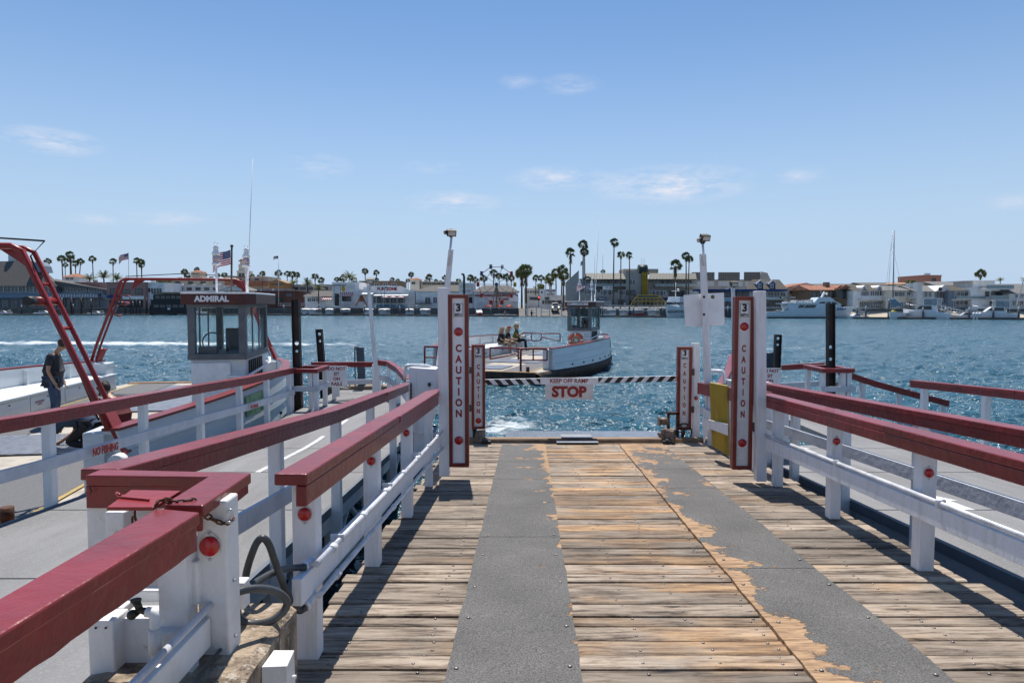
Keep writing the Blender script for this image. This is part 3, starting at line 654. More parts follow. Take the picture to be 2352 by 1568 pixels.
# ================================================================ foreground gate rail, corner rail, wall, hose (group scaled about the camera, then hand-baked)
def cat(pts, n=6):
    """smooth curve through points"""
    out = []; p = [Vector(q) for q in pts]; p = [p[0]*2-p[1]]+p+[p[-1]*2-p[-2]]
    for i in range(1, len(p)-2):
        for k in range(n):
            t = k/n; a, b, c, d = p[i-1:i+3]
            out.append(.5*((2*b)+(c-a)*t+(2*a-5*b+4*c-d)*t*t+(3*b-a-3*c+d)*t**3))
    return out+[p[-2]]
mb = MB(); NY = 22
rows = []
for i in range(NY+1):
    y = 1.2+(2.64-1.2)*i/NY; q = lambda s_: noise.noise((y*5, s_*7, 0))*.016+noise.noise((y*17, s_*7, 0))*.008
    rows.append([Vector((-.86+q(5)*1.5, y, -1.6)), Vector((-.855+q(1), y, .415+q(2)*.4))]+[Vector((-.885-.07*j, y+(.0 if i < NY else q(j)), .44+noise.noise((j*.9, y*4, 3))*.010)) for j in range(7)]+[Vector((-1.36, y, .43)), Vector((-1.38, y, -.3))])
mb.strip(rows); mb.add(rows[-1], [tuple(range(len(rows[-1])))])
o = obj('sea_wall', mb, CONC); tag(o, 'rough broken concrete sea wall edge under the looped black conduit', 'wall')
ZT = .99
def slab(mb, px, zt, th, mi=0):
    """a board whose top outline is image pixels projected onto the level zt"""
    t_ = [G(x, y, zt) for x, y in px]; k = len(t_); b_ = [q-Vector((0, 0, th)) for q in t_]
    mb.add(b_+t_, [list(range(k))[::-1], list(range(k, 2*k))]+[(i, (i+1) % k, k+(i+1) % k, k+i) for i in range(k)], mi); return mb
gate = thing('gate_rail', 'thick glossy red gate rail reaching into the near left corner, chained to a post', 'gate', (-1.03, 2.1, .44))
f0, f1, n0, n1 = G(361, 1166, ZT-.005), G(459, 1175, ZT-.005), G(0, 1372, ZT-.005), G(0, 1456, ZT-.005)
e0, e1 = f0+(n0-f0)*1.9, f1+(n1-f1)*1.9
mb = MB(); v = [e0, e1, f1, f0]; mb.add([q-Vector((0, 0, .04)) for q in v]+v, [(3, 2, 1, 0), (4, 5, 6, 7), (0, 1, 5, 4), (1, 2, 6, 5), (2, 3, 7, 6), (3, 0, 4, 7)]); obj('rail_cap', mb, RED, gate, bev=.006)
d_ = (f1-e1).normalized(); s_ = Vector((-d_.y, d_.x, 0)).normalized(); o_ = s_*.026-Vector((0, 0, .0405+.038)); a_, b_ = e1+o_, f1+o_-d_*.01
mb = MB(); n_ = 26; sd_ = s_*.02
rows = [[a_.lerp(b_, i/n_)-sd_+Vector((0, 0, .038)), a_.lerp(b_, i/n_)-sd_-Vector((0, 0, .038+noise.noise((i*.7, 3, 1))*.006)), a_.lerp(b_, i/n_)+sd_-Vector((0, 0, .038+noise.noise((i*.7, 3, 1))*.006)), a_.lerp(b_, i/n_)+sd_+Vector((0, 0, .038))] for i in range(n_+1)]
mb.strip(rows); mb.quad(*rows[0]); mb.quad(*rows[-1]); obj('face_board', mb, RED, gate)
mb = MB(); mb.beam((-1.03, .9, .515), (-1.03, 2.24, .525), .035, .10); obj('lower_rail', mb, WHITE2, gate, bev=.004)
mb = MB(); mb.tube([(-1.015, .9, .60), (-1.015, 2.26, .612)], .0125, 12); obj('conduit', mb, PIPE, gate)
mb = MB(); mb.tube([(-.985, .9, .455), (-.985, 2.26, .458)], .006, 8); obj('thin_cable', mb, HOSE, gate)
gp = thing('gate_post', 'stout white post with a round red reflector, rusty chain wrapped at its top', 'post', (-1.006, 2.3, .44))
mb = MB(); mb.beam((-1.006, 2.3, .43), (-1.006, 2.3, .968), .104, .10, up=(0, 1, 0)); obj('shaft', mb, WHITE2, gp, bev=.008)
reflector(gp, (-1.012, 2.2485, .815), .037)
mb = MB()
for z in (.68, .485): mb.tube([(-.955, 2.29, z), (-.945, 2.29, z)], .006, 8)
obj('bolt', mb, GALV, gp)
pts = [P(354, 1166, 2.09), P(372, 1150, 2.13), P(412, 1155, 2.16), P(444, 1152, 2.18), P(462, 1176, 2.20), P(490, 1195, 2.235), P(515, 1203, 2.24), P(532, 1196, 2.28), P(524, 1174, 2.33)]
cv = cat(pts, 12); ch = MB(); k = 0; acc = 0
def link_(mb, c, d, flip, L_=.036, w_=.020, r_=.0042):
    d = d.normalized(); u = Vector((0, 0, 1)); s_ = d.cross(u).normalized(); u = s_.cross(d)
    a = s_ if flip else u; a = (a*.8+(u if flip else s_)*.4).normalized(); pp = []
    for i in range(14):
        t = 2*PI*i/14; x = math.cos(t); y = math.sin(t); pp.append(c+d*(x*w_/2+(L_-w_)/2*(1 if x > 0 else -1))+a*y*w_/2*1.15)
    mb.tube(pp, r_, 6, closed=True)
for a, b in zip(cv, cv[1:]):
    acc += (b-a).length
    if acc > .0185: link_(ch, a+Vector((0, 0, .003)), b-a, k % 2, .0265, .015, .0031); k += 1; acc = 0
o = obj('chain', ch, RUST); tag(o, 'rusty chain lying over the red gate rail and round the white post', 'chain')
mb = MB(); mb.tube(cat([P(521, 1187, 2.24), P(523, 1172, 2.24), P(531, 1170, 2.24), P(535, 1180, 2.24), P(530, 1192, 2.24)], 5), .0034, 8)
mb.tube([P(519, 1199, 2.235), P(534, 1199, 2.235)], .0045, 8); o = obj('shackle', mb, GALV); tag(o, 'small silver shackle joining the rusty chain ends', 'shackle')
cr_ = thing('corner_rail', 'glossy red L-shaped corner rail with white boxed posts behind the gate rail', 'railing', (-1.25, 2.5, .4))
mb = MB(); slab(mb, [(196, 1091), (230, 1077), (577, 1085), (466, 1160), (374, 1158), (477, 1094)][::-1], ZT, .04); obj('rail_cap', mb, RED, cr_, bev=.005)
mb = MB(); mb.box((-1.585, 2.505, .865), (-1.10, 2.535, .949)); obj('face_board', mb, RED, cr_, bev=.003)
c0, c1 = G(577, 1085, ZT-.04), G(470, 1164, ZT-.04); c0 += Vector((-.03, 0, -.042)); c1 += Vector((-.03, 0, -.042)); mb = MB(); mb.beam(c0, c1, .035, .082); obj('face_board', mb, RED, cr_, bev=.003)
mb = MB(); slab(mb, [(301, 1124), (415, 1126), (352, 1164), (245, 1164)][::-1], ZT-.006, .012); obj('hinge_plate', mb, RED2, cr_, bev=.002)
mb = MB(); slab(mb, [(268, 1134), (345, 1141), (343, 1146), (270, 1139)][::-1], ZT+.001, .006); mb.tube([G(268, 1132, ZT), G(276, 1138, ZT)], .006, 8); obj('strap_hinge', mb, RED2, cr_)
mb = MB(); link_(mb, P(310, 1182, 2.2), Vector((0, .01, 1)), 0, .03, .016, .0035); link_(mb, P(308, 1196, 2.2), Vector((0, .01, 1)), 1, .03, .016, .0035); obj('hanging_link', mb, RUST, cr_)
mb = MB(); mb.tube([P(206, 1118, 2.49), P(210, 1128, 2.49), P(207, 1134, 2.49)], .003, 6); obj('hook', mb, RUST, cr_)
def ubox(x0, x1, y0, y1, D, dep, nm='post', parent=cr_, mt=WHITE2):
    a, b = P(x0, y1, D), P(x1, y0, D); mb = MB(); mb.box((a.x, D, a.z), (b.x, D+dep, b.z)); return obj(nm, wavy(mb, .0015), mt, parent, bev=.005)
ubox(209, 250, 1160, 1500, 2.53, .07); ubox(250, 283, 1176, 1500, 2.40, .07); ubox(365, 424, 1220, 1452, 2.18, .08); ubox(424, 452, 1290, 1390, 2.22, .04, 'cross_block'); ubox(281, 366, 1355, 1383, 2.32, .04, 'cross_board')
ubox(210, 260, 1424, 1700, 2.14, .09, 'box_board'); ubox(281, 353, 1419, 1700, 2.20, .10, 'box_board'); ubox(262, 281, 1395, 1700, 2.25, .06, 'box_board'); ubox(352, 440, 1452, 1700, 2.14, .05, 'box_board'); ubox(525, 560, 1338, 1400, 2.45, .06, 'side_bracket'); ubox(281, 366, 1155, 1360, 2.56, .03, 'back_board')
for x in (220, 243): mb = MB(); mb.lathe([(.004, 0), (.003, .003)], P(x, 1441, 2.137), 8, 0, face_cam((0, 0, 0)).to_3x3()); obj('nail', mb, RUST, cr_)
sg = thing('spigot', 'small dark brass hose tap on a white elbow below the red gate rail', 'tap', (-1.12, 2.1, .6)); D = 2.08
mb = MB(); mb.tube([P(312, 1379, D), P(322, 1400, D)], [.012, .010], 8); mb.tube([P(302, 1414, D), P(322, 1400, D), P(338, 1404, D)], [.013, .010, .0125], 8); mb.ball(P(303, 1411, D-.01), .0155, 10); mb.lathe([(.016, -.003), (.016, .003)], P(312, 1378, D), 10); obj('valve', mb, mat('dark_brass', (.045, .042, .03), .5, .5), sg)
mb = MB(); mb.tube(cat([P(336, 1404, D), P(352, 1408, D), P(356, 1425, D), P(356, 1470, D)], 5), .0155, 10); mb.tube([P(356, 1442, D), P(356, 1500, D)], .019, 10); obj('elbow_pipe', mb, WHITE2, sg)
mb = MB(); mb.hexa([(-.853, 2.26, -.1), (-.765, 2.26, -.1), (-.765, 2.36, -.1), (-.853, 2.36, -.1), (-.853, 2.26, .392), (-.765, 2.26, .395), (-.772, 2.36, .40), (-.845, 2.36, .40)]); mb.tube([(-.765, 2.31, .33), (-.75, 2.31, .33)], .007, 8)
o = obj('stub_post', mb, WHITE2, bev=.008); tag(o, 'short white stub post standing against the broken concrete wall', 'post')
def ov4(x, y): return (x/2.6485, 976.2+y/2.6485)
h1 = [((1862, 862), 2.93), ((1790, 866), 2.9), ((1690, 885), 2.8), ((1580, 940), 2.68), ((1500, 1005), 2.58), ((1450, 1090), 2.52), ((1455, 1170), 2.49), ((1530, 1208), 2.48), ((1640, 1192), 2.48), ((1725, 1130), 2.50), ((1745, 1070), 2.5), ((1690, 1015), 2.46), ((1600, 993), 2.42), ((1500, 998), 2.38), ((1400, 1028), 2.33)]
h2 = [((1490, 990), 2.72), ((1500, 890), 2.70), ((1535, 775), 2.68), ((1568, 705), 2.68), ((1602, 687), 2.68), ((1635, 722), 2.70), ((1665, 805), 2.72), ((1700, 905), 2.76), ((1740, 1005), 2.8), ((1785, 1090), 2.84), ((1822, 1126), 2.88), ((1862, 1105), 2.90)]
hz = thing('flexible_conduit', 'dark ribbed conduit hanging in two loops between the white posts', 'hose', (-.9, 2.6, .44))
for hh in (h1, h2):
    c_ = cat([P(*ov4(*q), D) for q, D in hh], 12); fine = []
    for a, b in zip(c_, c_[1:]): fine += [a, (a+b)/2]
    mb = MB(); mb.tube(fine, [.0138+(.0012 if i % 2 else 0) for i in range(len(fine))], 12); obj('loop', mb, HOSE, hz)
for q, e_, D in (((1840, 868), (1900, 825), 2.94), ((1850, 1105), (1915, 1030), 2.90)):
    a, b = P(*ov4(*q), D), P(*ov4(*e_), D+.08); mb = MB(); mb.tube([a, a.lerp(b, .25), a.lerp(b, .26), a.lerp(b, .78), a.lerp(b, .79), b], [.025, .025, .020, .020, .024, .024], 12); obj('coupling', mb, PIPE, hz)

# ================================================================ caution signs and their posts
def caution(label, cx, cy, z0, z1, w_, yaw, layout, hinge=-1, patch=0):
    """tall boxed sign: red frame, white board, raised letters; layout = ypos in 0..1 from the top"""
    H_ = z1-z0; t = thing('caution_sign', label, 'sign', (cx, cy, z0), yaw); L = dict(world=False); fw = w_*.19
    mb = MB()
    mb.box((-w_/2, -.045, 0), (-w_/2+fw, .045, H_)); mb.box((w_/2-fw, -.045, 0), (w_/2, .045, H_)); mb.box((-w_/2+fw+.0005, -.045, 0), (w_/2-fw-.0005, .045, fw)); mb.box((-w_/2+fw+.0005, -.045, H_-fw), (w_/2-fw-.0005, .045, H_))
    obj('frame', mb, REDFR, t, bev=.004, **L)
    mb = MB(); mb.box((-w_/2+fw*.9, -.026, fw*.9), (w_/2-fw*.9, .03, H_-fw*.9)); obj('board', mb, WHITE2 if patch else SIGNW, t, **L)
    iw = w_-2*fw
    py = H_*(1-layout['plate']); ph = layout['ph']*H_; mb = MB(); mb.box((-iw*.42, -.031, py-ph/2), (iw*.42, -.0262, py+ph/2)); pl_ = obj('number_plate', mb, SIGNW, t, **L)
    mb = MB(); a = iw*.42-.006; b = ph/2-.006; th = .0045
    for (x0, x1, zz0, zz1) in ((-a, a, b-th, b), (-a, a, -b, -b+th), (-a, -a+th, -b+th, b-th), (a-th, a, -b+th, b-th)): mb.box((x0, -.0325, py+zz0), (x1, -.0312, py+zz1))
    obj('plate_border', mb, BLACK, pl_, **L)
    text('lettering', '3', ph*.70, BLACK, pl_, face_cam((0, -.0318, py+ph*.14)), off=.05, world=False)
    text('lettering', 'MPH', ph*.27, BLACK, pl_, face_cam((0, -.0318, py-ph*.33)), off=.02, world=False, sx=layout.get('mx', .92))
    ls = layout['let']; n_ = 7
    for i, c_ in enumerate('CAUTION'):
        z = H_*(1-(ls[0]+(ls[1]-ls[0])*i/6)); text('letter', c_, layout['ls']*H_, LETTER, t, face_cam((0, -.0275, z)), off=.042, world=False, sx=layout.get('sx', .85))
    for q in layout['refl']:
        z = H_*(1-q); r_ = iw*.40; mb = MB(); mb.box((-r_*.98, -.0285, z-r_*.98), (r_*.98, -.0262, z+r_*.98)); o = obj('reflector', mb, SIGNW, t, bev=.002, **L)
        M = face_cam((0, -.0287, z)).to_3x3(); mb = MB(); mb.lathe([(r_*.88, 0), (r_*.88, .005), (r_*.8, .008), (0, .009)], (0, -.0287, z), 24, 0, M); obj('red_lens', mb, REFL, o, **L)
    for q in (.30, .75):
        z = H_*(1-q); x = hinge*(w_/2+.018); mb = MB(); mb.box((min(x-.018, x+.018), -.05, z-.045), (max(x-.018, x+.018), -.035, z+.045)); mb.tube([(x, -.054, z-.05), (x, -.054, z+.05)], .008, 8); obj('hinge', mb, mat('hinge_steel', (.12, .12, .11), .4, .8), t, **L)
    return t
def at(x, D): return (x-1176)/1568*D
def zz(y, D): return P(1176, y, D).z
D = 7.1
caution('tall red framed caution sign hinged on the nearer left post', at(1053.5, D), D, zz(1070, D), zz(676, D), 46/1568*D, R(0), dict(plate=.09, ph=.082, let=(.312, .69), ls=.058, refl=(.215, .845)), -1)
caution('tall red framed caution sign with peeling paint hinged on the nearer right post', at(1707.5, 6.95), 6.95, zz(1076, 6.95), zz(681, 6.95), 45/1568*6.95, R(0), dict(plate=.078, ph=.084, let=(.30, .68), ls=.052, refl=(.172, .845), sx=.62), 1, 1)
D = 9.8
caution('short narrow caution sign at the ramp end, left of the barrier', at(1098.5, D), D, zz(984, D), zz(791, D), 31/1568*D, R(0), dict(plate=.095, ph=.125, let=(.265, .79), ls=.075, refl=(.90,), sx=.72), -1, 1)
caution('short narrow caution sign at the ramp end, right of the barrier', at(1573, D), D, zz(986, D), zz(796, D), 33/1568*D, R(0), dict(plate=.095, ph=.125, let=(.225, .80), ls=.072, refl=(), sx=.6), 1, 1)
def wpost(label, xo0, xo1, ytop, ybot, D, dep=.1, x2=None, mt=WHITE, name='post', top='flat', wt=None):
    """white post, optionally leaning: bottom centred on x2"""
    w_ = (xo1-xo0)/1568*D; wt = wt or w_; a = P((xo0+xo1)/2, ytop, D); b = P(x2 if x2 else (xo0+xo1)/2, ybot, D); mb = MB()
    mb.hexa([(b.x-w_/2, D-dep/2, b.z), (b.x+w_/2, D-dep/2, b.z), (b.x+w_/2, D+dep/2, b.z), (b.x-w_/2, D+dep/2, b.z), (a.x-wt/2, D-dep/2, a.z), (a.x+wt/2, D-dep/2, a.z), (a.x+wt/2, D+dep/2, a.z-.004), (a.x-wt/2, D+dep/2, a.z-.004)])
    o = obj(name, mb, mt, bev=.006); tag(o, label, 'post'); return o
wpost('tall white post left of the nearer left caution sign', 1006, 1029, 661, 1091, 7.06, x2=1021)
wpost('tall white post right of the nearer right caution sign', 1733, 1756, 668, 1103, 6.88, x2=1746)
o = wpost('white round-topped post with a red reflector beside the right ramp-end sign', 1590, 1606, 787, 1018, 9.85, x2=1597); 
reflector(o, (at(1601, 9.8), 9.795, zz(914, 9.8)), .028)
wpost('white post hidden behind the left ramp-end caution sign', 1072, 1084, 800, 1018, 9.9, x2=1078)
def floodpost(label, plabel, a, b, D, w0, w1, pipe, head, hs=1.0, ext=0):
    t = thing('light_pole', plabel, 'light pole', P(b[0], b[1], D)); A = P(*a, D); B_ = P(*b, D); mb = MB()
    d_ = .06; mb.hexa([(B_.x-w1/2, D-d_/2, B_.z), (B_.x+w1/2, D-d_/2, B_.z), (B_.x+w1/2, D+d_/2, B_.z), (B_.x-w1/2, D+d_/2, B_.z), (A.x-w0/2, D-d_/2, A.z), (A.x+w0/2, D-d_/2, A.z), (A.x+w0/2, D+d_/2, A.z), (A.x-w0/2, D+d_/2, A.z)])
    obj('leaning_board', mb, WHITE, t, bev=.005)
    p0, p1 = P(*pipe[0], D-.05), P(*pipe[1], D-.05); mb = MB(); mb.tube([p0, p1], .016*hs, 10); obj('pipe', mb, PIPE, t)
    M = Matrix.Rotation(R(-25), 3, 'X')
    for k, (x, y, w_, h_, yaw) in enumerate(head):
        c = P(x, y, D-.05); Q = Matrix.Rotation(R(yaw), 3, 'Z') @ Matrix.Rotation(R(22), 3, 'X'); mb = MB(); mb.obox(c, w_, .07*hs, h_, Q)
        for i in range(5): mb.obox(c+Q @ Vector(((i-2)*w_*.2, .05*hs, 0)), .008, .05*hs, h_*.9, Q)
        mb.beam(c+Q @ Vector((0, 0, -h_/2)), p1, .03*hs, .03*hs); f = obj('floodlight', mb, mat('bronze_housing', (.07, .06, .045), .55, .4), t, bev=.003*hs)
        mb = MB(); mb.obox(c+Q @ Vector((0, -.038*hs, 0)), w_*.8, .006, h_*.66, Q); obj('lens', mb, mat('flood_lens', (.5, .5, .46), .2, col2=(.4, .4, .38)), f)
floodpost('', 'leaning white light pole with twin floodlights behind the left post', (1036, 573), (1003, 905), 9.5, .068, .10, ((1030, 610), (1037, 545)), ((1037, 535, .125, .085, 15), (1026, 533, .05, .05, -60)))
floodpost('', 'leaning white light pole with twin floodlights beside the blank board', (1614, 583), (1631, 1000), 9.4, .08, .10, ((1618, 610), (1614, 560)), ((1620, 546, .12, .08, 12), (1608, 551, .055, .05, -60)))
floodpost('', 'thin leaning white pole with one floodlight at the far left deck corner', (846, 654), (869, 905), 14.9, .065, .095, ((850, 668), (851, 652)), ((850, 645, .15, .1, 5),), 1.3)
floodpost('', 'thin white pole with one floodlight behind the right caution sign', (1683, 662), (1689, 905), 14.9, .065, .095, ((1686, 670), (1686, 660)), ((1686, 652, .15, .1, 5),), 1.3)
# blank board on the right light pole
t = thing('notice_board', 'blank white double board seen from behind on the right light pole', 'sign board', P(1618, 712, 9.3))
mb = MB(); D = 9.46; v = [P(1570, 678, D), P(1617, 674, D), P(1619, 751, D), P(1574, 749, D)]; mb.add([q+Vector((0, k*.012, 0)) for k in (0, 1) for q in v], [(0, 1, 2, 3), (7, 6, 5, 4), (0, 4, 5, 1), (1, 5, 6, 2), (2, 6, 7, 3), (3, 7, 4, 0)]); obj('panel', mb, SIGNW, t)
v = [P(1619, 674, D), P(1663, 672, D), P(1664, 747, D), P(1621, 750, D)]; mb = MB(); mb.add([q+Vector((0, k*.012, 0)) for k in (0, 1) for q in v], [(0, 1, 2, 3), (7, 6, 5, 4), (0, 4, 5, 1), (1, 5, 6, 2), (2, 6, 7, 3), (3, 7, 4, 0)]); obj('panel', mb, SIGNW, t)
c = P(1637, 682, D-.004); mb = MB(); mb.lathe([(.026, 0), (.026, .002)], c, 20, 0, face_cam(c).to_3x3()); st = obj('sticker', mb, mat('sticker_green', (.06, .18, .08), .5), t)
mb = MB(); mb.lathe([(.017, 0), (.017, .002)], c+Vector((0, -.002, .006)), 3, 0, face_cam(c).to_3x3()); obj('sticker_emblem', mb, mat('sticker_red', (.5, .06, .03), .5), st)
for y in (682, 722): mb = MB(); mb.lathe([(.018, 0), (.012, .008)], P(1617, y, 9.37), 10, 0, face_cam(c).to_3x3()); obj('bolt', mb, RUST, t)
# ================================================================ barrier arm
D = 9.85; ba = thing('barrier_arm', 'black and white striped barrier arm across the ramp end with stop signs', 'barrier', P(1570, 870, D))
a, b = P(1106, 877.5, D), P(1562, 869, D); hh = 13/1568*D
mb = MB(); mb.beam(a, b, .035, hh); obj('bar', mb, SIGNW, ba, bev=.002)
mb = MB(); n_ = 19; d_ = (b-a).normalized(); u_ = Vector((0, 0, 1)); L_ = (b-a).length
for i in range(n_):
    x0 = (i+.15)*L_/n_; mid = L_*.44; sl = hh*.9*(-1 if x0 < mid else 1)
    if L_*.29 < x0 < L_*.58 and False: continue
    q = [a+d_*(x0)+u_*hh/2, a+d_*(x0+L_/n_*.5)+u_*hh/2, a+d_*(x0+L_/n_*.5-sl)-u_*hh/2, a+d_*(x0-sl)-u_*hh/2]
    mb.add([p_+Vector((0, -.0185-.002*k_, 0)) for k_ in (0, 1) for p_ in q], [(0, 1, 2, 3), (7, 6, 5, 4), (0, 4, 5, 1), (1, 5, 6, 2), (2, 6, 7, 3), (3, 7, 4, 0)])
obj('stripes', mb, BLACK, ba)
def board(x0, y0, x1, y1, D, parent, mt, name='sign_panel', th=.006, tilt=0):
    p0, p1 = P(x0, y1, D), P(x1, y0, D); mb = MB(); mb.box((p0.x, D-th, p0.z), (p1.x, D, p1.z)); return obj(name, mb, mt, parent, bev=.0015)
s1 = board(1241, 867, 1374, 882.5, D-.024, ba, SIGNW); text('lettering', 'KEEP OFF RAMP', .083, LETTER, s1, face_cam(P(1307, 875, D-.031)), off=.022, sx=.95)
s2 = board(1252, 883, 1362.5, 917, D-.024, ba, mat('stop_white', (.66, .66, .64), .4, col2=(.56, .56, .54), ns=6)); text('lettering', 'STOP', .205, LETTER, s2, face_cam(P(1307, 900.5, D-.031)), off=.055, sx=1.0)
# ================================================================ ramp-end furniture
t = thing('yellow_panel', 'worn yellow board standing on edge beside the right railing', 'panel', P(1650, 1040, 8.3))
mb = MB(); v = [P(1631, 881, 8.25), P(1668, 886, 8.75), P(1676, 1046, 8.05), P(1637, 1030, 8.1)]; v = [P(1629, 878, 8.2), P(1670, 886, 8.0), P(1674, 1048, 7.9), P(1635, 1024, 8.2)]
mb.add([q+k*Vector((.035, .05, 0)) for k in (0, 1) for q in v], [(0, 1, 2, 3), (7, 6, 5, 4), (0, 4, 5, 1), (1, 5, 6, 2), (2, 6, 7, 3), (3, 7, 4, 0)]); obj('board', mb, YPANEL, t, bev=.004)
mb = MB(); v = [P(1628, 964, 8.1), P(1672, 974, 7.85), P(1672, 1000, 7.85), P(1629, 984, 8.1)]; mb.add([q+k*Vector((.006, .03, 0)) for k in (0, 1) for q in v], [(0, 1, 2, 3), (7, 6, 5, 4), (0, 4, 5, 1), (1, 5, 6, 2), (2, 6, 7, 3), (3, 7, 4, 0)]); mb.add([q+k*Vector((.0, .03, 0)) for k in (0, 1) for q in (P(1613, 957, 8.5), P(1628, 964, 8.1), P(1629, 984, 8.1), P(1618, 1018, 8.5))], [(0, 1, 2, 3), (7, 6, 5, 4), (0, 4, 5, 1), (1, 5, 6, 2), (2, 6, 7, 3), (3, 7, 4, 0)]); obj('holding_strap', mb, WHITE, t)
z1, z2 = zz(884, 9.3), zz(900, 7.2)
r2 = thing('ramp_end_railing', 'short red railing from the right ramp-end post to the tall right post', 'railing', (2.66, 9.3, RZ(9.3)))
mb = MB(); rail_seg(mb, (2.68, 9.6, z1), (2.70, 7.2, z2), .13, .05, .11, 1); obj('rail_cap', mb, RED, r2, bev=.005)
for y in (9.3, 8.4, 7.6): post(r2, (2.74, y, RZ(y)-.2), (2.74, y, .55), .09)
mb = MB(); mb.beam((2.66, 9.5, .15), (2.68, 7.1, .15), .04, .1); obj('lower_rail', mb, WHITE, r2)
reflector(r2, (2.73, 7.55, .40), .03)
r3 = thing('ramp_end_railing', 'short red railing behind the nearer left caution sign', 'railing', (-.8, 9.3, RZ(9.3)))
mb = MB(); rail_seg(mb, (-.80, 9.6, z1-.03), (-.88, 7.2, z2), .13, .05, .11, 1); obj('rail_cap', mb, RED, r3, bev=.005)
for y in (9.3, 8.2): post(r3, (-.84, y, RZ(y)-.2), (-.84, y, .5), .08)
# counterweight boxes
t = thing('cabinet', 'white slanted counterweight box behind the left railing end', 'cabinet', (-1.2, 9.2, -.3))
mb = MB(); x0, x1 = at(938, 9.2), at(1003, 9.2); zt, zb = zz(846, 9.2), zz(992, 9.2)
mb.prism([(x0, zb+.05), (x0+.14, zb-.02), (x1-.13, zb-.0), (x1-.03, zb+.25), (x1, zt), (x0+.02, zt+.02)], 9.1, 9.5, 'y'); obj('casing', mb, WHITE, t, bev=.006)
mb = MB(); mb.box((at(951, 9.3), 9.15, zz(1068, 9.3)), (at(990, 9.3), 9.5, zz(989, 9.3))); obj('lower_box', mb, WHITE, t, bev=.006)
mb = MB(); mb.tube(cat([P(930, 870, 9.1), P(931, 845, 9.1), P(940, 839, 9.1), P(980, 840, 9.3), P(988, 846, 9.3), P(988, 860, 9.3)], 4), .022, 8); obj('grab_handle', mb, PIPE, t)
mb = MB(); mb.ball(P(986, 883, 9.08), (.022, .03, .03), 8); obj('latch', mb, BLACK, t)
mb = MB(); 
for i in range(16): link_(mb, P(944-.2*i*.3, 882+i*4.3, 9.08), Vector((0, .01, 1)), i % 2, .04, .022, .004)
o = obj('hanging_chain', mb, RUST); tag(o, 'thin chain hanging down the side of the left white counterweight box', 'chain')
t = thing('cabinet', 'white louvred counterweight box behind the nearer right caution sign', 'cabinet', (3.4, 8.8, -.4))
mb = MB(); x0, x1 = at(1700, 8.8), at(1817, 8.8); zt, zb = zz(897, 8.8), zz(1064, 8.8); mb.prism([(x0, zb), (x1, zb), (x1, zt), (x1-.13, zt+.07), (x0, zt+.07)], 8.8, 9.3, 'y'); obj('casing', mb, WHITE, t, bev=.006)
mb = MB(); mb.prism([(x0-.01, zt+.071), (x1+.02, zt-.01), (x1+.02, zt+.012), (x0-.01, zt+.095)], 8.76, 9.33, 'y')
for i in range(5): mb.box((x1-.26, 8.785, zt-.1-.03*i), (x1-.03, 8.799, zt-.09-.03*i))
obj('lid_and_louvres', mb, SIGNW, t)
mb = MB(); mb.tube(cat([P(1632, 851, 9.6), P(1655, 852, 9.5), P(1663, 858, 9.5), P(1664, 880, 9.5)], 4), .022, 8); o = obj('grab_handle', mb, PIPE); tag(o, 'white bent grab pipe left of the nearer right caution sign', 'handle')
Q = [P(1683, 812, 14.2), P(1672, 850, 12.2), P(1655, 880, 10.8)]
r4 = railing('red rail slanting down behind the nearer right caution sign', *zip(*[tuple(q) for q in Q]), [(q.x, q.y, q.z-.02, -.6) for q in Q], capw=.12, lower=.4, low=False, side=-1)
# winch
t = thing('winch', 'rusty hand winch with a wheel at the right end of the ramp', 'winch', P(1550, 1010, 9.75)); D = 9.75
mb = MB()
for x in (1535, 1556): mb.beam(P(x, 1005, D), P(x, 948, D), .035, .035)
mb.beam(P(1534, 949, D), P(1560, 949, D), .035, .035); mb.beam(P(1512, 995, D-.05), P(1526, 1012, D-.2), .03, .03); obj('frame', mb, RUST, t)
mb = MB(); mb.tube([P(1513, 967, D), P(1536, 967, D)], .055, 14); mb.tube([P(1512, 967, D), P(1514, 967, D)], .075, 14); obj('drum', mb, mat('drum_steel', (.2, .15, .12), .6, .4), t)
mb = MB(); c = P(1571, 993, D-.05); mb.tube([c+Vector((math.cos(q)*.11, 0, math.sin(q)*.13)) for q in [2*PI*i/20 for i in range(20)]], .012, 6, closed=True)
for q in (0, PI/3, 2*PI/3): mb.tube([c+Vector((math.cos(q)*.11, 0, math.sin(q)*.13)), c-Vector((math.cos(q)*.11, 0, math.sin(q)*.13))], .007, 6)
obj('wheel', mb, RUST, t)
mb = MB(); mb.hexa([P(1517, 1014, 9.6), P(1546, 1016, 9.4), P(1552, 1010, 9.8), P(1530, 1008, 10), P(1517, 985, 9.6), P(1546, 990, 9.4), P(1552, 984, 9.8), P(1530, 980, 10)]); o = obj('timber_block', mb, WOODOLD, bev=.01); tag(o, 'weathered timber block at the foot of the rusty winch', 'timber')
mb = MB(); mb.hexa([P(1089, 1016, 9.6), P(1106, 1017, 9.4), P(1114, 1008, 9.9), P(1096, 1008, 10), P(1092, 992, 9.6), P(1108, 993, 9.4), P(1116, 985, 9.9), P(1098, 985, 10)]); o = obj('timber_block', mb, WOODOLD, bev=.01); tag(o, 'weathered timber block under the left ramp-end caution sign', 'timber')
mb = MB(); mb.tube([P(1090, 985, 9.8), P(1090, 1018, 9.8)], .03, 10); mb.tube([P(1568, 985, 9.9), P(1568, 1018, 9.9)], .025, 8); o = obj('pipe', mb, BLACK); tag(o, 'black pipe legs under the short caution signs', 'pipe')
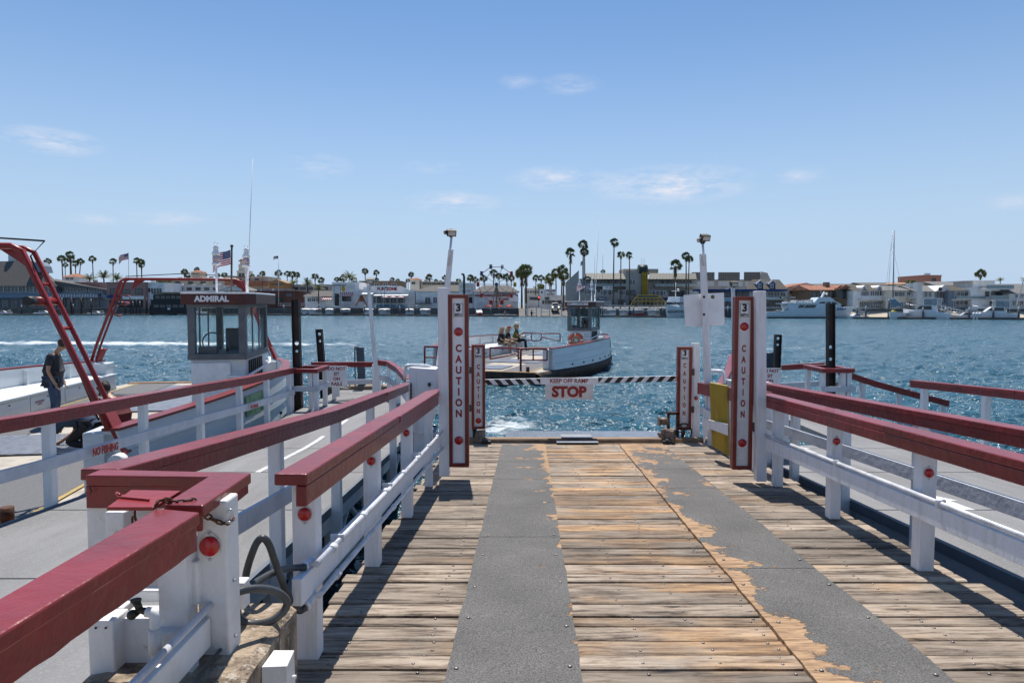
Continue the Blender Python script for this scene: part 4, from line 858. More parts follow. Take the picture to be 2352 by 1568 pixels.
for x, l in ((1118, 'left'), (1531, 'right')):
    mb = MB(); c = P(x, 1015, 9.45); mb.box((c.x-.06, 9.4, c.z-.01), (c.x+.06, 9.5, c.z+.025)); mb.box((c.x-.02, 9.38, c.z+.02), (c.x+.02, 9.52, c.z+.045)); o = obj('cleat', mb, BLACK, bev=.005); tag(o, 'small black cleat on the ramp sill at its %s end' % l, 'cleat')
# ================================================================ piles in the near water
def pile(label, xt, yt, xb, yb, w_, D, mt=STEEL, holes=((.28, .03), (.335, .02)), rot=0, d_=None, hmt=None):
    """steel H pile with round holes shown as light discs of daylight cut right through"""
    a, b = P(xt, yt, D), P(xb, yb, D); ww = w_/1568*D; d_ = d_ or ww*.9; mb = MB(); u = (b-a).normalized(); L_ = (b-a).length
    X = Vector((1, 0, 0)); X = (X-u*u.dot(X)).normalized(); Y = u.cross(X); n_ = 0
    hs = [(q*L_, r_) for q, r_ in holes]; seg = [0]
    # face toward the camera is a web with square-octagon holes
    cuts = []
    for q, r_ in hs: cuts.append((q-r_, q+r_, r_))
    s0 = 0; sides = [(-ww/2, ww/2)]
    def slab(x0, x1, s0, s1, y0=-.006, y1=.006): mb.hexa([a+u*s+X*x+Y*y for s in (s0, s1) for (x, y) in ((x0, y0), (x1, y0), (x1, y1), (x0, y1))])
    for c0, c1, r_ in cuts:
        slab(-ww/2, ww/2, s0, c0)
        for k in range(6):
            t0, t1 = c0+(c1-c0)*k/6, c0+(c1-c0)*(k+1)/6; tm = ((t0+t1)/2-(c0+c1)/2)/r_; h = r_*math.sqrt(max(0, 1-tm*tm)); slab(-ww/2, -h, t0, t1); slab(h, ww/2, t0, t1)
        s0 = c1
    slab(-ww/2, ww/2, s0, L_)
    slab(-ww/2, -ww/2+.014, 0, L_, -d_/2, d_/2); slab(ww/2-.014, ww/2, 0, L_, -d_/2, d_/2)
    o = obj('steel_pile', mb, mt); tag(o, label, 'pile'); return o
D = 13.8
pile('tall black steel pile with two holes inside the left red railing box', 679, 688, 687, 985, 17, D, holes=((.335, .042), (.395, .028)))
pile('tall black steel pile with two holes inside the right red railing box', 1907.5, 697, 1908, 985, 16, 13.4, holes=((.345, .033), (.44, .033)))
pile('leaning black steel pile with two holes behind the left notice sign', 733, 756, 745, 915, 14, 16.5, holes=((.07, .035), (.17, .03)))
pile('leaning black steel pile with two holes behind the right notice sign', 1787, 768, 1781, 915, 14, 16.5, holes=((.06, .035), (.16, .03)))
for (x, x2, yy, l) in ((827, 833, 798, 'left'), (1768, 1762, 811, 'right')):
    t = thing('mooring_pile', 'blue grey steel mooring pile with a chain near the %s notice sign' % l, 'pile', P(x, 915, 16.8)); mb = MB(); mb.beam(P(x, yy, 16.8), P(x2, 915, 16.8), .17, .05); mb.beam(P(x-7, yy, 16.9), P(x2-7, 915, 16.9), .02, .12); mb.beam(P(x+7, yy, 16.9), P(x2+7, 915, 16.9), .02, .12); obj('shaft', mb, BLUESTEEL, t)
    s_ = -1 if l == 'left' else 1; mb = MB(); mb.tube([P(x+s_*3, yy+1, 16.7), P(x+s_*11, yy-2, 16.7), P(x+s_*12, yy+8, 16.7)], .02, 6)
    for i in range(26): link_(mb, P(x+s_*12+s_*-.05*i, yy+10+i*3.3, 16.7), Vector((0, .01, 1)), i % 2, .055, .03, .006)
    obj('chain', mb, BLACK, t)
# notice signs DO NOT SIT ON RAILS
def notice(label, x0, y0, x1, y1, D, s):
    t = thing('notice_sign', label, 'sign', P((x0+x1)/2, y1+25, D)); board(x0, y0, x1, y1, D, t, SIGNW, 'panel', .008)
    H_ = (y1-y0)/1568*D; c = P((x0+x1)/2, (y0+y1)/2, D-.01)
    for i, w_ in enumerate(('DO NOT', 'SIT', 'ON', 'RAILS')): text('lettering', w_, H_*.215, LETTER, t, face_cam(c+Vector((0, 0, H_*(.36-.24*i)))), off=.03, sx=.97)
    mb = MB()
    for sx in (-1, 0, 1):
        for sz in (-1, 1): mb.lathe([(.008, 0), (.005, .004)], c+Vector((sx*(x1-x0)/1568*D*.45, 0, sz*H_*.45)), 6, 0, face_cam(c).to_3x3())
    obj('screw', mb, RUST, t)
    mb = MB(); p0, p1 = P((x0+x1)/2-6, y1-10, D+.02), P((x0+x1)/2+6, y1+22, D+.02); mb.box((p0.x, D+.012, p1.z), (p1.x, D+.08, p0.z)); obj('post', mb, WHITE, t)
notice('white notice reading DO NOT SIT ON RAILS on the far left railing', 748.5, 840, 797.5, 888.5, 14.6, 1)
notice('white notice reading DO NOT SIT ON RAILS half hidden by the right post', 1744, 845, 1793, 893, 14.4, 1)
# mooring rope and dark float edge at the far end of the left deck
mb = MB(); mb.tube(cat([P(770, 888, 16), P(800, 892, 16), P(806, 880, 16), P(840, 878, 16), P(880, 884, 16)], 6), .02, 6); o = obj('rope', mb, mat('rope', (.35, .32, .27), .9)); tag(o, 'pale mooring rope lying along the far end of the left deck', 'rope')
mb = MB(); mb.box((-4.6, 16.62, -1.0), (-1.9, 17.2, -.36)); o = obj('float_edge', mb, WOODOLD, bev=.02); tag(o, 'dark timber float edge beyond the far end of the left deck', 'float')
# ================================================================ people
SKIN = mat('skin', (.42, .24, .16), .5, col2=(.36, .2, .13), ns=10)
SHOE = mat('shoe_white', (.5, .5, .5), .6)
def skinmesh(J, E, rad, root):
    """one continuous surface grown over connected joints"""
    names = list(J); idx = {n_: i for i, n_ in enumerate(names)}
    me = bpy.data.meshes.new('s'); me.from_pydata([tuple(J[n_]) for n_ in names], [(idx[a], idx[b]) for a, b in E], [])
    o = bpy.data.objects.new('s', me); COL.objects.link(o); m = o.modifiers.new('skin', 'SKIN'); m.use_smooth_shade = True
    for n_, i in idx.items():
        r_ = rad[n_]; r_ = r_ if isinstance(r_, tuple) else (r_, r_); sv_ = me.skin_vertices[0].data[i]; sv_.radius = r_; sv_.use_root = (n_ == root)
    sb = o.modifiers.new('sub', 'SUBSURF'); sb.levels = 1; sb.render_levels = 1
    dg = bpy.context.evaluated_depsgraph_get(); out = bpy.data.meshes.new_from_object(o.evaluated_get(dg)); bpy.data.objects.remove(o)
    out.polygons.foreach_set('use_smooth', [True]*len(out.polygons)); return out
def limb(me_name, me, m_, parent):
    me.name = me_name; me.materials.clear(); me.materials.append(m_); o = bpy.data.objects.new(me_name, me); link(o, parent); ROOTM[o.name] = ROOTM[parent.name]; return o
ARM_E = [('ch', 'shL'), ('shL', 'elL'), ('elL', 'wrL'), ('ch', 'shR'), ('shR', 'elR'), ('elR', 'wrR')]
def person(label, loc, rz, J, shirt, pants, hair, group=None, scale=1, long_hair=0, hat=None, short_pants=False, shoe=SHOE, glasses=False):
    """J: joints, facing +y.  needs pe, wa, ch, ne, he, shL/R elL/R wrL/R hiL/R knL/R anL/R toL/R"""
    t = thing('person', label, 'person', loc, rz, group); J = {k: Vector(v)*scale for k, v in J.items()}; s = scale
    E = [('pe', 'wa'), ('wa', 'ch'), ('ch', 'ne'), ('ne', 'he'), ('he', 'tp')]+ARM_E; rad = dict(pe=.13, wa=.12, ch=.135, ne=.052, he=.088, tp=.07)
    hd = (J['he']-J['ne']).normalized(); fd = Vector(J.get('fd', (0, 1, 0))).normalized() if 'fd' in J else Vector((0, 1, 0)); fd = (fd-hd*fd.dot(hd)).normalized()
    J.pop('fd', None); J['tp'] = J['he']+hd*.085*s
    J['nose'] = J['he']-hd*.01*s+fd*.115*s; E.append(('he', 'nose')); rad['nose'] = .013
    for S_ in 'LR':
        E += [('pe', 'hi'+S_), ('hi'+S_, 'kn'+S_), ('kn'+S_, 'an'+S_), ('an'+S_, 'to'+S_)]
        rad.update({'sh'+S_: .058, 'el'+S_: .040, 'wr'+S_: .027, 'hi'+S_: .088, 'kn'+S_: .057, 'an'+S_: .038, 'to'+S_: .032})
        d = (J['wr'+S_]-J['el'+S_]).normalized(); pn = J['wr'+S_]+d*.075*s; J['pa'+S_] = pn; E.append(('wr'+S_, 'pa'+S_)); rad['pa'+S_] = (.040, .018)
        sd_ = d.cross(Vector((0, 1, .2))).normalized(); up_ = sd_.cross(d)
        for k in range(4):
            o_ = (k-1.5)*.019; l_ = (.075, .088, .082, .062)[k]; a_ = J[f'f{k}a{S_}'] = pn+d*.02*s+sd_*o_*s; J[f'f{k}b{S_}'] = a_+(d*l_+up_*(.02+.006*k))*s
            E += [('pa'+S_, f'f{k}a{S_}'), (f'f{k}a{S_}', f'f{k}b{S_}')]; rad[f'f{k}a{S_}'] = .011; rad[f'f{k}b{S_}'] = .008
        J['th'+S_] = J['wr'+S_]+(d*.05-sd_*.05+up_*.02)*s; E.append(('wr'+S_, 'th'+S_)); rad['th'+S_] = .012
    rad = {k: (v[0]*s, v[1]*s) if isinstance(v, tuple) else v*s for k, v in rad.items()}
    limb('body', skinmesh(J, E, rad, 'pe'), SKIN, t)
    K = dict(pe=J['pe'], wa=J['wa'], ch=J['ch'], ne=J['ch'].lerp(J['ne'], .62)); e = [('pe', 'wa'), ('wa', 'ch'), ('ch', 'ne')]; r_ = dict(pe=(.175*s, .16*s), wa=(.165*s, .16*s), ch=(.18*s, .165*s), ne=.075*s)
    for S_ in 'LR': K['sh'+S_] = J['sh'+S_]; K['m'+S_] = J['sh'+S_].lerp(J['el'+S_], .72); e += [('ch', 'sh'+S_), ('sh'+S_, 'm'+S_)]; r_['sh'+S_] = .08*s; r_['m'+S_] = .066*s
    K['lo'] = J['pe']-(J['wa']-J['pe']).normalized()*.06*s; e.append(('lo', 'pe')); r_['lo'] = .165*s
    limb('shirt', skinmesh(K, e, r_, 'pe'), shirt, t)
    K = dict(pe=J['pe']-Vector((0, 0, .01))); e = []; r_ = dict(pe=.145*s)
    for S_ in 'LR':
        K['hi'+S_] = J['hi'+S_]; K['kn'+S_] = J['kn'+S_]; e += [('pe', 'hi'+S_), ('hi'+S_, 'kn'+S_)]; r_['hi'+S_] = .108*s; r_['kn'+S_] = .075*s
        if not short_pants: K['an'+S_] = J['an'+S_]; e.append(('kn'+S_, 'an'+S_)); r_['an'+S_] = .058*s
    limb('trousers', skinmesh(K, e, r_, 'pe'), pants, t)
    for S_ in 'LR':
        mb = MB(); a, b = J['an'+S_]-Vector((0, 0, .035*s)), J['to'+S_]; mb.tube([a-(b-a)*.2, a, a.lerp(b, .5), b, b+(b-a)*.12], [.02*s, .046*s, .047*s, .042*s, .02*s], 8); obj('shoe', mb, shoe, t, world=False)
    if hair:
        mb = MB(); c = J['he']+hd*.045*s-fd*.022*s; M = Matrix((hd.cross(fd), fd, hd)).transposed()
        mb.ball(c, (.098*s, .108*s, .098*s), 14, 0, M)
        for q in range(26):
            th, ph_ = rnd.uniform(0, 2*PI), rnd.uniform(0, 1.25); v = M @ Vector((math.sin(ph_)*math.cos(th)*.098, math.sin(ph_)*math.sin(th)*.105, math.cos(ph_)*.098))*s; mb.ball(c+v*.93, .026*s, 6)
        if long_hair:
            for q in range(16):
                a_ = PI+(q-7.5)/16*3.6+PI/2; st_ = c+M @ Vector((math.cos(a_)*.085, math.sin(a_)*.09, 0))*s
                if (M.inverted() @ (st_-c)).y > .03*s: continue
                mb.tube(cat([st_, st_-hd*.1*s+(st_-c)*.25, st_-Vector((0, 0, long_hair*.75*s))+(st_-c)*.35, st_-Vector((0, 0, long_hair*s*rnd.uniform(.9, 1.1)))+(st_-c)*.1], 3), [.03*s]*6+[.026*s, .02*s, .016*s, .006*s], 6)
        obj('hair', mb, hair, t, world=False)
    if hat:
        kind, hm = hat; mb = MB(); M = Matrix((hd.cross(fd), fd, hd)).transposed(); c = J['he']+hd*.06*s
        if kind == 'cap': mb.lathe([(.108*s, 0), (.108*s, .035*s), (.09*s, .085*s), (.04*s, .11*s), (0, .115*s)], c, 14, 0, M); mb.hexa([c+M @ Vector(v)*s for v in ((-.075, .08, 0), (.075, .08, 0), (.05, .20, -.02), (-.05, .20, -.02), (-.075, .08, .012), (.075, .08, .012), (.05, .20, -.01), (-.05, .20, -.01))])
        else: mb.lathe([(.185*s, .028*s), (.16*s, .006*s), (.11*s, .0), (.11*s, .06*s), (.098*s, .115*s), (.05*s, .12*s), (0, .10*s)], c, 20, 0, M)
        obj('hat' if kind != 'cap' else 'cap', mb, hm, t, world=False)
    if glasses:
        mb = MB(); c = J['he']+fd*.088*s; sdv = hd.cross(fd); 
        for q in (-1, 1): mb.ball(c+sdv*q*.034*s, (.026*s, .012*s, .02*s), 8); mb.tube([c+sdv*q*.06*s, c+sdv*q*.085*s-fd*.09*s], .005*s, 5)
        obj('sunglasses', mb, BLACK, t, world=False)
    return t
JSIT = dict(pe=(0, 0, .50), wa=(0, .0, .66), ch=(0, .02, .86), ne=(0, .03, 1.02), he=(0, .05, 1.15), shL=(-.19, .02, .93), elL=(-.23, .1, .69), wrL=(-.14, .33, .66), shR=(.19, .02, .93), elR=(.23, .1, .69), wrR=(.14, .33, .66),
    hiL=(-.09, .04, .48), hiR=(.09, .04, .48), knL=(-.11, .44, .5), knR=(.11, .44, .5), anL=(-.1, .46, .09), anR=(.1, .48, .09), toL=(-.11, .62, .04), toR=(.11, .64, .04))
# ================================================================ the ferries
HULLW = mat('hull_white', (.66, .69, .70), .4, col2=(.56, .6, .62), ns=1.6, stretch=(1, .4, 3), bump=.25, bs=4, col3=(.22, .2, .17), n3=(5, .68, .76))
RUB = mat('black_rub_rail', (.03, .022, .018), .8, col2=(.08, .04, .025), ns=3, bump=.8, bs=10)
FDECK = mat('ferry_deck', (.42, .38, .32), .85, col2=(.3, .27, .23), ns=2.5, bump=.4, bs=40, col3=(.18, .13, .09), n3=(2.4, .58, .7))
TREAD = mat('ferry_tread_plate', (.22, .23, .26), .35, .55, col2=(.15, .155, .17), ns=8, bump=1, bs=70)
GRIT = mat('ferry_grit', (.13, .13, .135), .85, col2=(.1, .1, .1), ns=40)
FRED = mat('ferry_red', (.17, .02, .022), .36, col2=(.2, .016, .014), ns=4, bump=.2, bs=10, col3=(.12, .03, .02), n3=(7, .64, .72))
FLAGM = {}
def flag(t, p, w_, h_, dirx=-1, droop=.3, n=10, dist=1):
    """stars and stripes, real coloured strips of cloth"""
    if not FLAGM: FLAGM.update(r=mat('flag_red', (.45, .03, .04), .8), w=mat('flag_white', (.75, .75, .76), .8), b=mat('flag_blue', (.03, .05, .16), .8))
    def pt(u, v): # u along fly 0..1, v down 0..1
        return Vector(p)+Vector((dirx*w_*u*(1-.1*droop), .12*w_*math.sin(u*7+v*1.5)*u**.5, -v*h_-droop*w_*u*u*.9-.04*w_*math.sin(u*6)))
    for nm, sel in (('stripes', None),):
        mb = MB(); ns_ = 13
        for i in range(ns_):
            rows = [[pt(u/n, (i+k)/ns_) for u in range(n+1)] for k in (0, 1)]; mb.strip(rows, 0 if i % 2 == 0 else 1, True)
        mb.strip([[pt(u/n*.4, k*7/13)+Vector((0, -.004*dist, 0)) for u in range(n+1)] for k in (0, .5, 1)], 2, True); mb.strip([[pt(u/n*.4, k*7/13)+Vector((0, .004*dist, 0)) for u in range(n+1)] for k in (0, .5, 1)], 2, True)
        for r_ in range(5):
            for c_ in range(6): q = pt(.035+.062*c_, .05+.1*r_); mb.obox(q+Vector((0, -.006*dist, 0)), w_*.022, .001, w_*.022, None, 1)
        o = obj('cloth', mb, [FLAGM['r'], FLAGM['w'], FLAGM['b']], t, recalc=False)
    return o
def side_x(y, bulge=1.0, L=6.0, b=2.55): return b+bulge*max(0, 1-(y/L)**2)
def ferry(label, name, loc, rz, arches, gates, stripes=True):
    t = thing('car_ferry', label, 'ferry', loc, rz); W = dict(world=False)
    LB = 6.0; NS = 28
    # hull: deck slab and under-hull
    out = []
    def plan(y, z):
        k = 1 if abs(y) <= LB else 1-.10*(abs(y)-LB)/1.6
        return side_x(max(-LB, min(LB, y)))*k-.0
    ys = [-7.6+15.2*i/40 for i in range(41)]
    mb = MB(); mb.strip([[Vector((-plan(y, 0), y, .0)), Vector((plan(y, 0), y, .0))] for y in ys]); obj('deck', mb, FDECK, t, **W, recalc=False)
    mb = MB()
    for s in (-1, 1):
        mb.strip([[Vector((s*(plan(y, 0)+.01), y, -.004)), Vector((s*(plan(y, 0)+.13), y, -.06)), Vector((s*(plan(y, 0)+.15), y, -.2)), Vector((s*(plan(y, 0)+.06), y, -.34)), Vector((s*(plan(y, 0)-.25), y, -.8))] for y in ys], 0, True)
    for s in (-1, 1):
        y = s*7.6; x = plan(y, 0); mb.strip([[Vector((-x, y, 0)), Vector((x, y, 0))], [Vector((-x, y, -.25)), Vector((x, y, -.25))], [Vector((-x+.2, y-s*.5, -.8)), Vector((x-.2, y-s*.5, -.8))]])
    obj('rub_rail', mb, RUB, t, **W)
    mb = MB()
    for s in (-1, 1): mb.box((-plan(7.6, 0)+.02, min(s*7.3, s*7.59), .005), (plan(7.6, 0)-.02, max(s*7.3, s*7.59), .03))
    obj('end_timber', mb, mat('end_timber', (.3, .17, .08), .8, col2=(.12, .07, .04), ns=6, stretch=(2, 8, 8)), t, **W)
    mb = MB(); 
    for s in (-1, 1): mb.box((s*1.35-.55, -7.2, .006), (s*1.35+.55, 7.2, .014))
    obj('deck_lane', mb, GRIT, t, **W)
    mb = MB()
    for (x0, x1, y0, y1) in ((-1.5, .6, -6.6, -5.0), (-1.2, 1.2, -3.4, -1.6), (-.6, 1.3, 1.2, 3.8), (-.7, 1.2, 5.2, 6.4)): mb.box((x0, y0, .018), (x1, y1, .035))
    obj('tread_plate', mb, TREAD, t, **W)
    mb = MB()
    for x in (-1.95, 1.95): mb.box((x-.035, -7.2, .016), (x+.035, 7.2, .02))
    obj('yellow_line', mb, YELL, t, **W)
    # bulwarks: outer shell, cap, inner face
    for s in (-1, 1):
        nm = 'bulwark'; mb = MB(); rows = []
        for i in range(NS+1):
            y = -LB+2*LB*i/NS; x = side_x(y); h = .82+.10*max(0, 1-(y/LB)**2)
            rows.append([Vector((s*(x-.16), y, .01)), Vector((s*(x-.16), y, h)), Vector((s*(x+.02), y, h)), Vector((s*(x+.055), y, h*.66)), Vector((s*(x+.035), y, h*.64)), Vector((s*(x+.07), y, h*.33)), Vector((s*(x+.05), y, h*.31)), Vector((s*(x+.08), y, .0))])
        mb.strip(rows, 0, False); mb.quad(*rows[0]); mb.quad(*rows[-1]); bo = obj(nm, mb, HULLW, t, **W)
        mb = MB(); rows = []
        for i in range(NS+1):
            y = -LB-.03+(2*LB+.06)*i/NS; x = side_x(max(-LB, min(LB, y))); h = .82+.10*max(0, 1-(y/LB)**2)
            rows.append([Vector((s*(x-.17), y, h+.002)), Vector((s*(x-.17), y, h+.04)), Vector((s*(x+.04), y, h+.04)), Vector((s*(x+.04), y, h+.002))])
        mb.strip(rows); mb.quad(*rows[0]); mb.quad(*rows[-1]); obj('bulwark_cap', mb, FRED, t, **W)
        mb = MB()
        for e in (-1, 1):
            y = e*(LB+.0); x = side_x(LB); mb.box((min(s*(x-.42), s*(x+.0)), min(y, y-e*.55), .008), (max(s*(x-.42), s*(x+.0)), max(y, y-e*.55), .80))
        obj('end_box', mb, HULLW, t, **W, bev=.02)
        mb = MB()   # scuppers
        for i in range(9): y = -4.6+i*1.1; x = side_x(y)+.075; mb.box((min(s*(x-.02), s*(x+.03)), y-.05, .10), (max(s*(x-.02), s*(x+.03)), y+.03, .16))
        obj('scupper', mb, BLACK, bo, **W)
    # bench lockers on the left side
    mb = MB(); rows = []
    n_ = 20
    for i in range(n_+1):
        y = -LB+.56+(2*LB-.7)*i/n_; x = side_x(y)-.17; rows.append([Vector((-x, y, .0)), Vector((-x, y, .47)), Vector((-2.0, y, .47)), Vector((-2.0, y, .43)), Vector((-2.04, y, .43)), Vector((-2.04, y, .0))])
    mb.strip(rows); mb.quad(*rows[0]); mb.quad(*rows[-1]); bn = obj('bench_locker', mb, HULLW, t, **W)
    mb = MB()
    for i in range(7):
        y = -5.2+i*1.6
        for (z0, z1) in ((.05, .055), (.39, .395)): mb.box((-2.037, y, z0), (-2.033, y+1.5, z1))
        mb.box((-2.037, y, .05), (-2.033, y+.006, .395)); mb.tube([(-2.03, y+.75, .33), (-2.01, y+.75, .33)], .018, 6)
    obj('locker_door_lines', mb, GREYP, bn, **W)
    Mx = lambda y, z: Matrix.Translation((-2.03, y, z)) @ Matrix(((0, 0, 1, 0), (-1, 0, 0, 0), (0, 1, 0, 0), (0, 0, 0, 1))) 
    Mx = lambda y, z: Matrix.Translation((-2.03, y, z)) @ Matrix(((0, 0, 1, 0), (1, 0, 0, 0), (0, 1, 0, 0), (0, 0, 0, 1)))
    for i, w_ in enumerate(('LIFE PRESERVERS\n6 ADULT', 'LIFE PRESERVERS\n6 ADULT', 'LIFE PRESERVERS\n6 ADULT', 'ANCHOR')): text('lettering', w_, .055 if i < 3 else .08, LETTER, bn, Mx(-3.6+i*2.6 if i < 3 else 5.0, .22), off=0, world=False)
    mb = MB()
    for i in range(7): y = -4.4+i*1.5; x = side_x(y)-.165; mb.box((-x, y, .47), (-x+.09, y+.08, .84))
    obj('rib', mb, HULLW, t, **W)
    mb = MB(); mb.tube([(1.2, 6.7, .03), (1.2, 6.7, .28)], .07, 8); mb.tube([(1.9, -7.3, .03), (1.9, -7.3, .22)], .07, 8); obj('bitt', mb, RUST, t, **W)
    # wheelhouse
    x0, x1, y0, y1 = 2.0, 3.1, -1.0, 1.2
    wh = obj('wheelhouse', MB().box((x0+.03, y0+.03, .0), (x1-.03, y1-.03, 1.36)), HULLW, t, **W)
    mb = MB(); mb.box((x0-.02, y0-.03, 1.36), (x1+.02, y1+.03, 1.48)); z0, z1 = 1.48, 2.42
    for x, y in ((x0, y0), (x1, y0), (x0, y1), (x1, y1)): mb.box((x-.01 if x == x0 else x-.13, y-.02 if y == y0 else y-.11, z0), (x+.13 if x == x0 else x+.01, y+.11 if y == y0 else y+.02, z1))
    for y in (y0+.7, y0+1.35): mb.box((x1-.03, y, z0), (x1+.0, y+.05, z1)); mb.box((x0, y, z0), (x0+.03, y+.05, z1))
    mb.box((x0-.02, y0-.03, z1), (x1+.02, y1+.03, z1+.07)); obj('window_frame', mb, GREYP, wh, **W, bev=.006)
    for (a, b) in (((x0+.12, y0+.02, z0), (x1-.12, y0+.03, z1)), ((x0+.12, y1-.03, z0), (x1-.12, y1-.02, z1)), ((x0+.02, y0+.1, z0), (x0+.03, y1-.1, z1)), ((x1-.03, y0+.1, z0), (x1-.02, y1-.1, z1))): obj('pane', MB().box(a, b), GLASS, wh, **W)
    # inside: console, helm seat
    mb = MB(); mb.box((x0+.15, y0+.12, 1.36), (x0+.5, y0+.32, 1.62)); mb.tube([(x0+.62, y0+.5, 1.5), (x0+.62, y0+.5, 1.85)], .03, 6); mb.box((x0+.3, y1-.5, 1.36), (x0+.75, y1-.42, 1.95)); mb.tube([(x0+.35+.2*math.cos(q), y0+.42, 1.7+.2*math.sin(q)) for q in [2*PI*i/14 for i in range(14)]], .015, 6, closed=True); obj('console', mb, GREYP, wh, **W)
    mb = MB(); zr = 2.49; v = []
    for z, e in ((zr, .10), (zr+.2, .10)): v += [(x0-e, y0-.12, z), (x1+.02, y0-.16, z), (x1+.2, y0+.1, z), (x1+.2, y1+.05, z), (x1+.02, y1+.16, z), (x0-e, y1+.12, z)]
    mb.add(v, [list(range(6))[::-1], list(range(6, 12))]+[(i, (i+1) % 6, 6+(i+1) % 6, 6+i) for i in range(6)]); rf_ = obj('roof_fascia', mb, mat('fascia_brown_red', (.085, .016, .012), .4, col2=(.06, .012, .01), ns=5, bump=.2), wh, **W, bev=.01)
    mb = MB(); mb.add([(x, y, z+dz) for dz in (.202, .235) for (x, y, z) in [(q[0]*1.0, q[1], zr) for q in v[:6]]], [list(range(6))[::-1], list(range(6, 12))]+[(i, (i+1) % 6, 6+(i+1) % 6, 6+i) for i in range(6)]); obj('roof', mb, SIGNW, wh, **W, bev=.01)
    text('lettering', name, .155 if len(name) < 8 else .15, SIGNW, rf_, face_cam((x0+.5, y0-.148, zr+.10), R(-2)), off=.05, world=False)
    # side grille, handrail and lower panels
    mb = MB(); mb.box((x0+.05, y0-.035, .45), (x1-.3, y0+.03, 1.30)); obj('door_panel', mb, SIGNW, wh, **W, bev=.008)
    mb = MB()
    for i in range(7): y = y0+.35+i*.2; mb.box((x1-.02, y, .93), (x1+.0, y+.10, 1.32))
    obj('vent_slot', mb, BLACK, wh, **W)
    mb = MB(); mb.tube([(x1-.35, y0-.05, 1.02), (x1-.3, y0-.12, 1.02), (x1+.05, y0-.12, 1.02), (x1+.10, y0, 1.06), (x1+.10, y1-.2, 1.14), (x1+.06, y1-.1, 1.25)], .03, 8); obj('hand_rail', mb, SIGNW, wh, **W)
    # lanterns, flag, whip aerial
    for (x, y) in ((x0+.50, y0+.25), (x1-.15, y0+.9)):
        mb = MB(); mb.tube([(x, y, zr+.23), (x, y, zr+.80)], .022, 8); m_ = obj('lantern_post', mb, SIGNW, wh, **W)
        mb = MB(); zb = zr+.80; mb.lathe([(.085, 0), (.085, .04), (.06, .05), (.06, .20), (.085, .21), (.085, .235), (.05, .30), (.05, .34), (.06, .35), (.03, .40), (0, .41)], (x, y, zb), 12); mb.tube([(x+.035*math.cos(q), y, zb+.44+.035*math.sin(q)) for q in [2*PI*i/10 for i in range(10)]], .005, 5, closed=True); l = obj('lantern', mb, SIGNW, m_, **W) if False else obj('lantern', mb, SIGNW, wh, **W)
        mb = MB(); mb.lathe([(.066, .055), (.072, .12), (.066, .195)], (x, y, zb), 12); obj('lantern_glass', mb, mat('lantern_glass', (.45, .3, .32), .15, col2=(.6, .5, .5), ns=30), wh, **W)
    mb = MB(); ax_ = x1-.38 if arches else x1-.2; mb.tube([(ax_, y1-.2, zr+.2), (ax_+.16, y1-.1, zr+.2+(3.15 if arches else 3.9))], [.014, .006], 6); mb.tube([(ax_, y1-.2, zr+.2), (ax_, y1-.2, zr+.55)], .03, 6); obj('whip_aerial', mb, SIGNW, wh, **W)
    fx, fy = x0+.70, y0+.6
    mb = MB(); mb.tube([(fx, fy, zr+.2), (fx+.03, fy, zr+1.2)], .02, 8); mb.ball((fx+.03, fy, zr+1.22), .035, 8); obj('flag_staff', mb, mat('brown_pole', (.08, .06, .045), .5), wh, **W)
    fl = thing('flag', 'american flag flying from the roof of the %s' % ('moored ferry' if arches else 'crossing ferry'), 'flag', ROOTM[t.name] @ Vector((fx, fy, zr+.2)))
    flag(fl, ROOTM[t.name] @ Vector((fx+.0, fy, zr+1.14)), .42, .30, -1, .5)
    # green patch on the outer shell
    mb = MB(); xs = [(y, side_x(y)) for y in (2.0, 2.5, 3.0)] if not arches else [(y, side_x(y)) for y in (-2.6, -2.1, -1.5)]
    rows = [[Vector((x+.062, y, .80)), Vector((x+.085, y, .42))] for y, x in xs]; mb.strip(rows); obj('green_sign', mb, mat('faded_green', (.25, .42, .25), .6, col2=(.1, .2, .08), ns=5), t, **W)
    if arches:
        for e in (-1, 1):
            a = thing('x', '', '') if False else None
            for dy in (-.15, .15):
                y = e*5.85+dy; mb = MB(); mb.tube([(2.45, y, .86), (2.3, y, 1.25), (1.50, y, 3.16), (1.38, y, 3.22), (-1.65, y, 3.22), (-1.77, y, 3.16), (-2.5, y, 1.25), (-2.62, y, .86)], .042 if dy < 0 else .032, 10)
                ar = obj('gantry_arch', mb, RED2, t, **W)
            mb = MB()
            for s in (-1, 1):
                for f in (.12, .55, .8): x = s*(2.42-.95*f); z = .9+2.3*f; mb.tube([(x, e*5.85-.15, z), (x, e*5.85+.15, z)], .025, 8)
                mb.tube([(s*1.72, e*5.85+.2, 2.52), (s*1.72, e*5.85-.38, 2.52)], .055, 10)
                mb.add([(s*1.46, e*5.85, 3.2), (s*1.15, e*5.85, 3.2), (s*1.54, e*5.85, 2.92), (s*1.46, e*5.85+.02, 3.2), (s*1.15, e*5.85+.02, 3.2), (s*1.54, e*5.85+.02, 2.92)], [(0, 1, 2), (5, 4, 3), (0, 3, 4, 1), (1, 4, 5, 2), (2, 5, 3, 0)])
            obj('gantry_rung', mb, RED2, t, **W)
            mb = MB()
            for s in (-1, 1): mb.tube([(s*1.72, e*5.85-.38, 2.52), (s*1.72, e*5.85-.52, 2.52)], [.06, .056], 10)
            obj('gantry_end_cap', mb, BLACK, t, **W)
            mb = MB()
